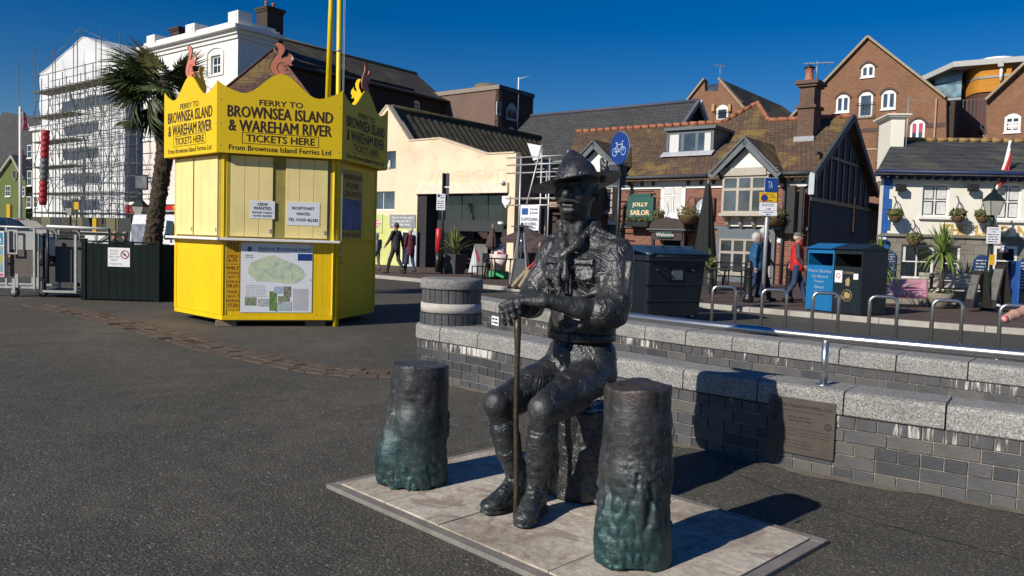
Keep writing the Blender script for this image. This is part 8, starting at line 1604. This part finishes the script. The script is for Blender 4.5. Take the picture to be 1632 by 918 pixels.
q=gp(765,442);o=empty('chalk_board',q,R(-20));tag(o,'blank dark standing board beside the closed brown parasol','sign');D=q.y;MB().box(-.26, .26,-.02, .02, .1,P(765,389,D).z-ZP,ch=.005).build('board',mat('chalk_grey',(.08, .08, .09)),o);MB().box(-.28, .28,-.2, .2,0, .05).build('foot',BLACK,o)
D=27.5;q=Vector((P(783,440,D).x,D,ZP));closed_parasol(q,P(783,361,D).z-ZP, .20,BRC,'closed brown parasol left of the ice cream figure',1.0)
q=gp(757,443);o=empty('feather_flag',q);tag(o,'white and red triangular feather flag on the pavement','flag');D=q.y;w_=lambda px,py:P(px,py,D)-q
recalc(MB().prism([((w_(x,y)).x,(w_(x,y)).z)for x,y in((746,434),(759,434),(759,412),(757,390),(753,404))],-.01, .01).build('white_panel',PAPER,o));recalc(MB().prism([((w_(x,y)).x,(w_(x,y)).z)for x,y in((757,389),(766,416),(761,418),(757,400))],-.012, .008).build('red_panel',mat('dark_pink_red',(.30, .04, .07), .7),o));MB().tube([(w_(757,434).x,0,0),(w_(756.5,387).x,0,w_(756,387).z)], .012,6).build('pole',BLACK,o);MB().box(-.1, .35,-.2, .2,0, .04).build('base_plate',BLACK,o)
q=gp(794,444);o=empty('ice_cream_figure',q,R(-20));tag(o,'white swirl display figure with red checked band on a green block','display');D=q.y;zt_=P(792,388,D).z-ZP
MB().box(-.30, .30,-.25, .25,0, .26,ch=.02).build('green_base',mat('bright_green',(.03, .35, .12), .5),o);MB().lathe([(.0, .26),(.20, .27),(.26, .5),(.33, .85),(.30,zt_- .42),(.22,zt_- .35),(.24,zt_- .25),(.15,zt_- .08),(.0,zt_)],18).build('swirl_body',mat('pinkish_white',(.72, .60, .57), .5),o)
for i in range(10):
    for j in range(2):
        if(i+j)%2:a=2*PI*i/10;MB().box(-.055, .055,-.01, .01,-.045, .045,M=Matrix.Translation((.255*math.cos(a), .255*math.sin(a),zt_- .42+j* .09))@Matrix.Rotation(a+PI/2,4,'Z')).build('red_check',RED,o)
for i,px in enumerate((785,801,813)):
    q=gp(px,447);D=q.y
q=gp(800,447);table(q,'dark slatted table in front of the ice cream figure',R(-38), .6);chair(q+Vector((.8,-.1,0)),'dark chair right of the table by the ice cream figure',R(90));chair(q+Vector((-.75, .4,0)),'dark chair left of the table by the ice cream figure',R(-60))
q=gp(829,452);o=empty('patio_heater',q,R(-10));tag(o,'pyramid patio heater with pale metal legs and flat cap','patio heater');D=q.y;H_=P(829,357,D).z-ZP;wb_=(P(843,450,D).x-P(815,450,D).x)/2
loft(MB(),[([(-wb_* .92,-wb_* .92),(wb_* .92,-wb_* .92),(wb_* .92,wb_* .92),(-wb_* .92,wb_* .92)], .03),([(-wb_* .55,-wb_* .55),(wb_* .55,-wb_* .55),(wb_* .55,wb_* .55),(-wb_* .55,wb_* .55)],H_* .42)]).build('heater_panels',mat('charcoal_frame2',(.06, .065, .07), .4),o)
for sx in(-1,1):
    for sy in(-1,1):MB().bar((sx*wb_,sy*wb_,0),(sx*wb_* .22,sy*wb_* .22,H_* .95), .035).build('leg',mat('pale_metal',(.6, .58, .55), .35, .6),o)
MB().lathe([(.05, .5),(.05,H_* .95)],10).build('glass_tube',GLASSB,o);MB().lathe([(.36,H_* .95),(.34,H_* .965),(.06,H_* .98),(.03,H_*1.02),(0,H_*1.03)],18).build('cap',mat('dark_cap',(.08, .06, .07), .4),o)
def open_parasol(c,r,h,lab,H_):
    o=empty('open_parasol',(c.x,c.y,ZP),R(20));tag(o,lab,'parasol','brown open parasols by the set back shop');MB().lathe([(r,H_-h),(r* .98,H_-h+ .02),(.05,H_),(0,H_+ .02)],8,smooth=False).build('canopy',BRC,o);MB().lathe([(r* .96,H_-h- .16),(r,H_-h),(r* .99,H_-h),(r* .95,H_-h- .16)],8,smooth=False).build('valance',BRC,o);MB().tube([(0,0,0),(0,0,H_)], .03,8).build('pole',WHITE,o);MB().box(-.25, .25,-.25, .25,0, .05).build('base_slab',DARK,o)
for px,py,D,r_,lb in((840,363,30,1.05,'brown open parasol left of the statue shoulder, higher one'),(866,376,27.5,1.0,'brown open parasol behind the statue shoulder, lower one')):c=P(px,py,D);open_parasol(c,r_, .42,lb,c.z-ZP)
# left distance: van, cars, lamps, picture sign, flag, posts
def wheel(root,x,y,r,w=.2):
    MB().lathe([(r* .62,-w/2),(r,-w/2),(r,w/2),(r* .62,w/2)],20,M=Matrix.Translation((x,y,r))@Matrix.Rotation(R(90),4,'X')).build('wheel',RUBBER,root);t_=KIDS[root.name][-1];MB().lathe([(0,-w/2- .01),(r* .6,-w/2- .005),(r* .62,w/2),(0,w/2)],12,M=Matrix.Translation((x,y,r))@Matrix.Rotation(R(90),4,'X')).build('rim',GALV,t_)
def vehicle(name,p,az,lab,cat,prof,W,m,wins,wx,wr,extras=True):
    o=empty(name,p,az);tag(o,lab,cat);mb=MB();k=len(prof);vs=[]
    for y,sc_ in((-W/2, .0),(-W/2+ .06, .04),(W/2- .06, .04),(W/2, .0)):
        for x,z in prof:inn=(1 if abs(y)>W/2- .03 else 0);tz=z-(.05 if inn and z> .9 else 0);ty=y*(1- .10*max(0,z- .9)/ .9);vs.append((x*(1- .01*inn),ty,tz))
    fs=[tuple(range(k)),tuple(range(4*k-1,3*k-1,-1))]+[(i*k+j,(i+1)*k+j,(i+1)*k+(j+1)%k,i*k+(j+1)%k)for i in range(3)for j in range(k)];b_=recalc(mb.add(vs,fs).build('body',m,o));md=b_.modifiers.new('b','BEVEL');md.width= .04;md.segments=2;md.limit_method='ANGLE'
    for poly_ in wins:
        for s_ in(-1,1):q_=MB().add([(x,s_*(W/2*(1- .10*max(0,z- .9)/ .9)+ .006),z)for x,z in poly_],[tuple(range(len(poly_)))]).build('side_window',GLASS,o)
    for x in wx:
        for s_ in(-1,1):wheel(o,x,s_*(W/2- .08),wr)
    return o
VP=[(-2.2, .35),(2.25, .35),(2.35, .7),(2.3, .95),(1.75,1.12),(1.15,1.85),(.95,1.95),(-2.15,1.95),(-2.25,1.2)]
D=27.0;c=P(262,350,D);vn=vehicle('white_van',(c.x+ .25,D+ .8,0),R(-42),'white van with roof bars parked between the palm trunk and the kiosk','van',VP,1.75,mat('white_car_paint',(.75, .76, .78), .25,coat=.5),[[(.55,1.12),(1.55,1.12),(1.08,1.72),(.6,1.75)]],(-1.45,1.5), .32)
MB().add([(1.79,-.74,1.13),(1.79, .74,1.13),(1.19, .68,1.82),(1.19,-.68,1.82)],[(0,1,2,3)]).build('windscreen',GLASS,vn);MB().box(.95,1.1,-1.05,-.9,1.1,1.3,ch=.02).build('wing_mirror',BLACK,vn)
for x in(-1.5,-.2, .7):MB().box(x- .03,x+ .03,-.75, .75,2.0,2.04).build('roof_bar',BLACK,vn);
MB().box(-1.6, .8,-.5,-.4,2.041,2.1).build('ladder',GALV,vn);MB().box(.2,1.0,-.888,-.882, .75, .95).build('side_print',INKN,vn);MB().box(-2.0,-.2,-.89,-.882, .8,1.6).build('grey_graphic',mat('grey_graphic',(.2, .22, .27), .5,var=.5,sc=5),vn)
CPF=[(-2.0, .3),(2.0, .3),(2.05, .6),(1.95, .85),(1.1, .95),(.5,1.36),(.2,1.43),(-.9,1.43),(-1.5,1.2),(-2.0,1.0)]
D=29.0;c=P(20,353,D);vehicle('parked_car',(c.x,D,0),R(8),'dark blue parked car seen above the trolleys at far left','car',[(x,z*1.18)for x,z in CPF],1.7,mat('dark_car_paint',(.015, .03, .06), .2,coat=.6),[[(-.95,1.12),(.1,1.12),(.1,1.6),(-.75,1.6)],[(.2,1.12),(.9,1.12),(.45,1.55),(.2,1.6)]],(-1.25,1.3), .32)
q=Vector((P(223,340,30).x,30,0));street_lamp(q,P(222,306,30).z,'old street lamp left of the palm trunk under the picture sign',1.1);q=Vector((P(112,340,44).x,44,0));street_lamp(q,P(111,317,44).z,'distant street lamp before the scaffolding',1.0)
r0,r1=P(215,278,33),P(236,303,33);o=empty('picture_sign',((r0.x+r1.x)/2,33,r1.z));tag(o,'framed dark picture sign hanging left of the palm trunk','sign');w=(r1.x-r0.x)/2;h=r0.z-r1.z;MB().box(-w,w,-.03, .03,0,h,ch=.01).build('frame',BLACK,o);MB().box(-w* .85,w* .85,-.036,-.031,h* .1,h* .9).build('picture',photo_mat('seascape_print',[(.04, .05, .06),(.14, .15, .17),(.3, .32, .33)],1.5),o);MB().tube([(w,0,h* .8),(w+ .6, .0,h* .8)], .03,6).build('bracket',BLACK,o);MB().tube([(w+ .6,0,h* .8),(w+ .6,0,-r1.z)], .05,8).build('post',BLACK,o)
q=Vector((P(33,360,40).x,40,0));o=empty('flagpole',q);tag(o,'tall white flagpole with furled red and blue flag at far left','flagpole');ht=P(33,170,40).z;MB().tube([(0,0,0),(0,0,ht)],[.09, .06],10).build('pole',WHITE,o);w_=lambda px,py:P(px,py,40)-q
cloth('flag_cloth',[w_(34,174),w_(40,180),w_(50,206),w_(36,208)],photo_mat('union_flag_cloth',[(.05, .06, .25),(.55, .52, .55),(.4, .05, .08),(.08, .09, .3)],1.6),o,amp=.15)
for i,(px,py,D,m_,lb)in enumerate(((152,362,34,YP,'yellow post below the scaffolding left of centre'),(218,358,31,YP,'yellow topped post beside the street lamp by the palm'),(15,340,36,YP,'yellow post at far left before the green gable'))):
    t_=P(px,py-14,D);o=empty('yellow_post',(t_.x,D,0));tag(o,lb,'post');MB().box(-.09, .09,-.09, .09,0,t_.z,ch=.01).build('post_body',m_,o)
t0=P(118,322,43);t1=P(124,342,43);o=empty('warning_sign',(t0.x,43,0));tag(o,'small yellow warning plate on the scaffolding front','sign');MB().box(0, .25,-.02, .02,t0.z- .4,t0.z).build('plate',YP,o);MB().tube([(.1, .05,0),(.1, .05,t0.z)], .04,6).build('post',BLACK,o)
o=empty('site_hoarding',(P(120,350,46).x,46,0),R(-38));tag(o,'low dark site hoarding and clutter under the scaffolding','hoarding')
for i in range(9):MB().box(-6+i*1.4,-6+i*1.4+1.35,-.03, .03,0,2.0).build('hoarding_panel',mat('hoarding_%d'%(i%3),[(.05, .045, .03),(.12, .11, .06),(.03, .035, .035)][i%3], .8),o)
bn=empty('bench',(P(193,385,23).x,23,0));tag(bn,'bench with two seated people behind the dark planter','bench')
for i in range(3):MB().box(-.9, .9,-.2+i* .14,-.08+i* .14, .43, .46).build('seat_slat',TIMB,bn);MB().box(-.9, .9, .24, .27, .55+i* .12, .64+i* .12).build('back_slat',TIMB,bn)
for x in(-.8, .8):MB().box(x- .03,x+ .03,-.2, .26,0, .43).build('leg',BLACK,bn)
# ------------------------------------------------------------ people
def person(label,loc,rz,h=1.75,top=None,bottom=None,hair=None,stride=.0,arms=((.0,-.05),(.0,-.05)),coat=.0,cap=None,hood=False,sit=False,res=.011,sleeve=None,longhair=False,look=0.0,legout=0.0,group=None):
    s=h/1.75;o=empty('person',loc,rz);tag(o,label,'person',group);V_=lambda x,y,z:(x*s,y*s,z*s);hz= .9 if not sit else .50
    dz=hz- .9
    hd_=lambda x,y,z:V_(x,y- .01,z+dz)
    hipL,hipR=(.09,0,hz),(-.09,0,hz)
    if sit:kL,kR=(.12,-.42, .50),(-.12,-.42, .50);aL,aR=(.12,-.40-legout, .09+legout* .1),(-.12,-.46-legout*1.2, .09+legout* .1)
    else:kL,kR=(.095,-.5*stride- .02, .49),(-.095, .22*stride- .02, .49);aL,aR=(.09,-1.0*stride, .09),(-.09, .85*stride+ .02, .09+ .08*(stride> .1))
    def arm(sd,a):
        sh_=Vector((sd* .185,0,1.43+dz));u=Vector((sd* .12,-math.sin(a[0]),-math.cos(a[0]))).normalized();el=sh_+u* .29;b=a[0]-a[1];d=Vector((-sd* .10,-math.sin(b),-math.cos(b))).normalized();return sh_,el,el+d* .25,d
    AL,AR=arm(1,arms[0]),arm(-1,arms[1]);vv=lambda q:(q[0]*s,q[1]*s,q[2]*s);lk=look
    pr=[('e',hd_(0,0,1.64),(.075*s, .095*s, .115*s), .02),('e',hd_(0,-.03,1.57),(.055*s, .06*s, .06*s), .02),('c',hd_(0,-.095,1.635),hd_(0,-.115,1.605), .009*s, .014*s, .01),('e',hd_(.075, .005,1.62),(.012*s, .022*s, .032*s), .006),('e',hd_(-.075, .005,1.62),(.012*s, .022*s, .032*s), .006),('-e',hd_(.03,-.098,1.645),(.014, .012, .01), .008),('-e',hd_(-.03,-.098,1.645),(.014, .012, .01), .008),('c',hd_(-.022,-.088,1.568),hd_(.022,-.088,1.568), .007, .007, .006),
          ('c',hd_(0, .01,1.42),hd_(0, .005,1.56), .052*s, .05*s, .02),('c',hd_(0,0, .95),hd_(0,0,1.3), .12*s, .14*s, .03),('c',hd_(-.13,0,1.4),hd_(.13,0,1.4), .06*s, .06*s, .03)]
    for hp,k_,a_ in((hipL,kL,aL),(hipR,kR,aR)):pr+=[('c',vv(hp),vv(k_), .08*s, .055*s),('c',vv(k_),vv(a_), .052*s, .035*s)]
    for A in(AL,AR):
        pr+=[('c',vv(A[0]),vv(A[1]), .045*s, .037*s),('c',vv(A[1]),vv(A[2]), .036*s, .024*s),('c',vv(A[2]),vv(A[2]+A[3]* .07), .026*s, .030*s, .01)]
        sd=A[3].cross(Vector((1,0,0)));sd=sd.normalized()if sd.length> .1 else Vector((0,1,0))
        for i in range(4):b0=A[2]+A[3]* .07+sd*(i-1.5)* .017;pr.append(('c',vv(b0),vv(b0+A[3]*(.07, .08, .075, .06)[i]+Vector((0,-.01,0))), .0095*s, .0075*s, .003))
        pr.append(('c',vv(A[2]+A[3]* .02+sd* .03),vv(A[2]+A[3]* .07+sd* .055), .011*s, .009*s, .004))
    sdf(pr,res,'body',SKIN,o, .02)
    t_=[('c',hd_(0, .0,1.0-coat),hd_(0,0,1.32),(.155+coat* .12)*s, .165*s, .04),('c',hd_(-.14,0,1.41),hd_(.14,0,1.41), .075*s, .075*s, .04),('-b',hd_(0,0, .6-coat),(.6, .6, .30*s), .0, .01)]
    nz_=((.008,9,1,(1,1, .5)),(.004,22,3,(1,1, .6)))
    t_.insert(1,('c',hd_(0,-.04,1.48),hd_(0, .02,1.47), .06*s, .07*s, .02));t_=t_[:-1]+[t_[-1]];sdf(t_,res,'jacket',top,o, .04,noise=nz_)
    for A in(AL,AR):sdf([('c',vv(A[0]),vv(A[1]), .066*s, .056*s, .02),('c',vv(A[1]),vv(A[1].lerp(A[2], .92)), .056*s, .043*s, .02)],res,'sleeve',sleeve or top,o, .02,noise=nz_)
    tr_=[('e',V_(0,0,hz+ .03),(.16*s, .125*s, .14*s), .04)]
    for hp,k_,a_ in((hipL,kL,aL),(hipR,kR,aR)):tr_+=[('c',vv(hp),vv(k_), .098*s, .072*s),('c',vv(k_),vv((a_[0],a_[1],a_[2]- .02)), .072*s, .058*s)]
    sdf(tr_,res,'trousers',bottom,o, .02,noise=nz_)
    for a_ in(aL,aR):sdf([('c',vv((a_[0],a_[1]+ .03,a_[2]- .035)),vv((a_[0],a_[1]- .13,a_[2]- .045)), .045*s, .038*s),('c',vv(a_),vv((a_[0],a_[1]+ .01,a_[2]- .03)), .04*s, .045*s),('-b',(0,a_[1],a_[2]- .09- .3),(1,1, .3),0, .003)],res,'shoe',mat('dark_shoe',(.03, .025, .022), .5),o, .02)
    if hood:sdf([('e',hd_(0, .02,1.65),(.10*s, .12*s, .13*s), .02),('c',hd_(0, .04,1.48),hd_(0, .03,1.6), .08*s, .09*s, .03),('-e',hd_(0,-.12,1.63),(.07*s, .08*s, .09*s), .01)],res,'hood',top,o, .02)
    elif cap:
        sdf([('e',hd_(0, .01,1.70),(.088*s, .105*s, .065*s), .02),('c',hd_(-.03,-.1,1.69),hd_(.03,-.1,1.69), .012, .012, .02),('e',hd_(0,-.12,1.69),(.06*s, .055*s, .009*s), .01)],res,'cap',cap,o, .02);sdf([('e',hd_(0, .045,1.63),(.08*s, .068*s, .07*s), .02)],res,'hair',hair,o, .02)
    else:
        hp_=[('e',hd_(0, .02,1.665),(.088*s, .105*s, .105*s), .02),('-e',hd_(0,-.10,1.60),(.075*s, .075*s, .085*s), .02)]
        if longhair:hp_.insert(1,('e',hd_(0, .05,1.60),(.095*s, .075*s, .10*s), .03))
        else:hp_.append(('-b',hd_(0,-.03,1.40),(.2, .2, .17*s),0, .01))
        sdf(hp_,res,'hair',hair,o, .02,noise=((.006,30,1,(1,1, .6)),))
    return o
GHAIR=mat('grey_white_hair',(.48, .46, .43), .8,var=.2,sc=30);DHAIR=mat('dark_hair',(.03, .022, .018), .7);JEANS=mat('blue_jeans',(.025, .045, .10), .85,var=.2);DTR=mat('dark_trousers',(.03, .03, .035), .85);BJ=mat('blue_jacket',(.015, .09, .20), .7,var=.15);BKJ=mat('black_jacket',(.02, .02, .024), .7);RJ=mat('red_jacket',(.50, .012, .02), .65,var=.1);GJ=mat('grey_hoodie',(.20, .22, .26), .85);CC=mat('charcoal_coat',(.032, .032, .034), .8);WJ=mat('wine_coat',(.10, .012, .03), .8);KH=mat('khaki_trousers',(.30, .25, .16), .85)
q=gp(1201,482);person('woman with white bobbed hair in a blue jacket, walking right by the bollard',q,R(75),1.70*1.0,BJ,JEANS,GHAIR,stride=.22,arms=((.2,-.3),(-.1,-.2)),coat=.12,longhair=True)
q=gp(1214,482)+Vector((.1, .35,0));person('grey haired man in black jacket walking beside the woman in blue',q,R(85),1.84,BKJ,DTR,GHAIR,stride=.2,arms=((.25,-.4),(-.2,-.1)),coat=.06)
q=gp(1266,483);person('man in bright red jacket and grey cap walking right with hands in pockets',q,R(75),1.74,RJ,JEANS,GHAIR,stride=.26,arms=((.0,-.55),(.05,-.6)),coat=.12,cap=mat('grey_cap',(.12, .12, .12), .8),sleeve=mat('grey_red_sleeve',(.06, .055, .06), .7))
q=gp(599,434.5);person('small person in a grey hooded top walking away at the left of the arcade',q,R(205),1.45,GJ,mat('grey_leggings',(.09, .09, .11), .85),DHAIR,stride=.22,hood=True,arms=((.1,-.1),(.25,-.3)))
q=gp(630,436);person('tall man in charcoal coat striding past the arcade side door',q,R(-120),1.83,CC,DTR,DHAIR,stride=.30,coat=.12,arms=((.4,-.35),(-.35,-.1)))
q=gp(653,436.5);person('grey haired person in wine red coat walking beside the tall man',q,R(-135),1.68,WJ,JEANS,GHAIR,stride=.2,coat=.2,arms=((.1,-.4),(.1,-.3)))
for i,px in enumerate((185,201)):b_=P(px,385,23);person(['seated person with fair hair on the bench, left one','seated person in black with fair hair on the bench, right one'][i],(b_.x,22.95,0),R(5),1.72,[BKJ,CC][i],DTR,mat('fair_hair',(.35, .25, .15), .8),sit=True,arms=((.5,-.6),(.5,-.6)),res=.016)
q=gp(862,463);person('seated person in red top and khaki trousers with legs stretched out, behind the statue arm',q+Vector((.0,0,0)),R(-70),1.72,RJ,KH,DHAIR,sit=True,arms=((.4,-.5),(.4,-.5)),legout=.28,res=.014)
o=empty('pavement_chair',q+Vector((.03, .0,0)),R(-70));tag(o,'chair under the seated person in red behind the statue','chair');MB().box(-.22, .22,-.22, .22, .36, .40,ch=.004).build('seat',BLACK,o);MB().box(-.22, .22, .20, .23, .5, .9).build('backrest',BLACK,o)
for sx in(-1,1):MB().bar((sx* .2, .21,0),(sx* .2, .21, .5), .03).build('leg',BLACK,o);MB().bar((sx* .2,-.2,0),(sx* .2,-.2, .36), .03).build('leg',BLACK,o)
# bystander at the right edge: only the pointing hand reaches into the picture
tip=P(1598,508,1.42);k1=P(1634,496,1.45);k0=P(1668,498,1.49);wr_=P(1735,535,1.56)
o=empty('person',(1.80,1.45,0));tag(o,'bystander out of frame at the right, only pointing fingers visible','person');L=Vector(o.location);S_=lambda v:tuple(v-L)
el=Vector((1.62,1.52,1.08));sh_=Vector((1.68,1.45,1.36));pr=[('c',S_(k0),S_(k1), .0105, .0098, .003),('c',S_(k1),S_(k1.lerp(tip, .5)), .0095, .0088, .003),('c',S_(k1.lerp(tip, .5)),S_(tip+Vector((.006,0,0))), .0088, .0082, .003),('e',S_(k1),(.0112, .0108, .0108), .003),('e',S_(k1.lerp(tip, .5)),(.0098, .0095, .0095), .003)]
pr+=[('c',S_(wr_),S_(k0+Vector((0, .01,-.012))), .026, .022, .012),('c',S_(wr_),S_(k0+Vector((.004, .0,-.045))), .026, .020, .012)]
for i in range(3):
    b0=k0+Vector((.004+ .006*i, .004,-.021*(i+1)+ .003));m1=b0+Vector((-.034+ .003*i,-.012,-.004));m2=m1+Vector((.004,-.018,-.016));e=m2+Vector((.018, .0,-.004));pr+=[('c',tuple(b0-L),tuple(m1-L), .0105, .0098, .003),('e',tuple(m1-L),(.0108,)*3, .002),('c',tuple(m1-L),tuple(m2-L), .0095, .009, .002),('c',tuple(m2-L),tuple(e-L), .0088, .008, .002)]
t0_=k0.lerp(wr_, .6)+Vector((0,-.022, .0));t1_=t0_+Vector((-.035,-.02,-.008));t2_=t1_+Vector((-.028, .0,-.014));pr+=[('c',S_(t0_),S_(t1_), .013, .0115, .006),('c',S_(t1_),S_(t2_), .0115, .009, .002)]
pr+=[('c',S_(wr_),S_(el), .027, .038, .01),('c',S_(el),S_(sh_), .042, .05, .02)]
sdf(pr, .0026,'hand_and_arm',mat('pink_skin',(.60, .33, .25), .5,var=.12,sc=25,bmp=.15,bsc=300,bd=.001),o, .01)
MB().lathe([(.0,-.002),(.0065,-.001),(.0068, .001),(.0, .003)],12,M=Matrix.Translation(tip-L+Vector((-.0005,-.0075, .001)))@Matrix.Rotation(R(70),4,'X')).build('finger_nail',mat('pink_nail',(.62, .25, .24), .3),o)
sdf([('c',(0,0, .95),(0,0,1.3), .16, .17, .04),('c',(-.15,0,1.40),(.15,0,1.40), .075, .075, .04),('c',S_(sh_),S_(el), .066, .056, .02),('c',S_(el),S_(el.lerp(wr_, .5)), .056, .048, .02),('c',(.17,0,1.4),(.24,0,1.1), .066, .056, .03),('c',(.24,0,1.1),(.2,-.1, .9), .056, .045, .02)], .013,'jacket',BKJ,o, .03);sdf([('e',(0,0, .93),(.17, .13, .14), .04),('c',(.09,0, .9),(.1,0, .1), .1, .058),('c',(-.09,0, .9),(-.1,0, .1), .1, .058)], .013,'trousers',JEANS,o, .02)
sdf([('e',(0,0,1.64),(.075, .095, .115), .02),('e',(0,-.03,1.57),(.055, .06, .06), .02),('c',(0, .01,1.42),(0, .005,1.56), .052, .05, .02),('c',(0,-.095,1.635),(0,-.115,1.605), .009, .014, .01)], .01,'head',SKIN,o, .02);sdf([('e',(0, .025,1.67),(.088, .10, .10), .02),('-e',(0,-.1,1.6),(.07, .07, .08), .02)], .01,'hair',DHAIR,o, .02)
for sx in(-1,1):sdf([('c',(sx* .1, .03, .05),(sx* .1,-.14, .04), .045, .038),('-b',(0,0,-.3),(1,1, .3),0, .002)], .01,'shoe',MATS['dark_shoe'],o, .01)
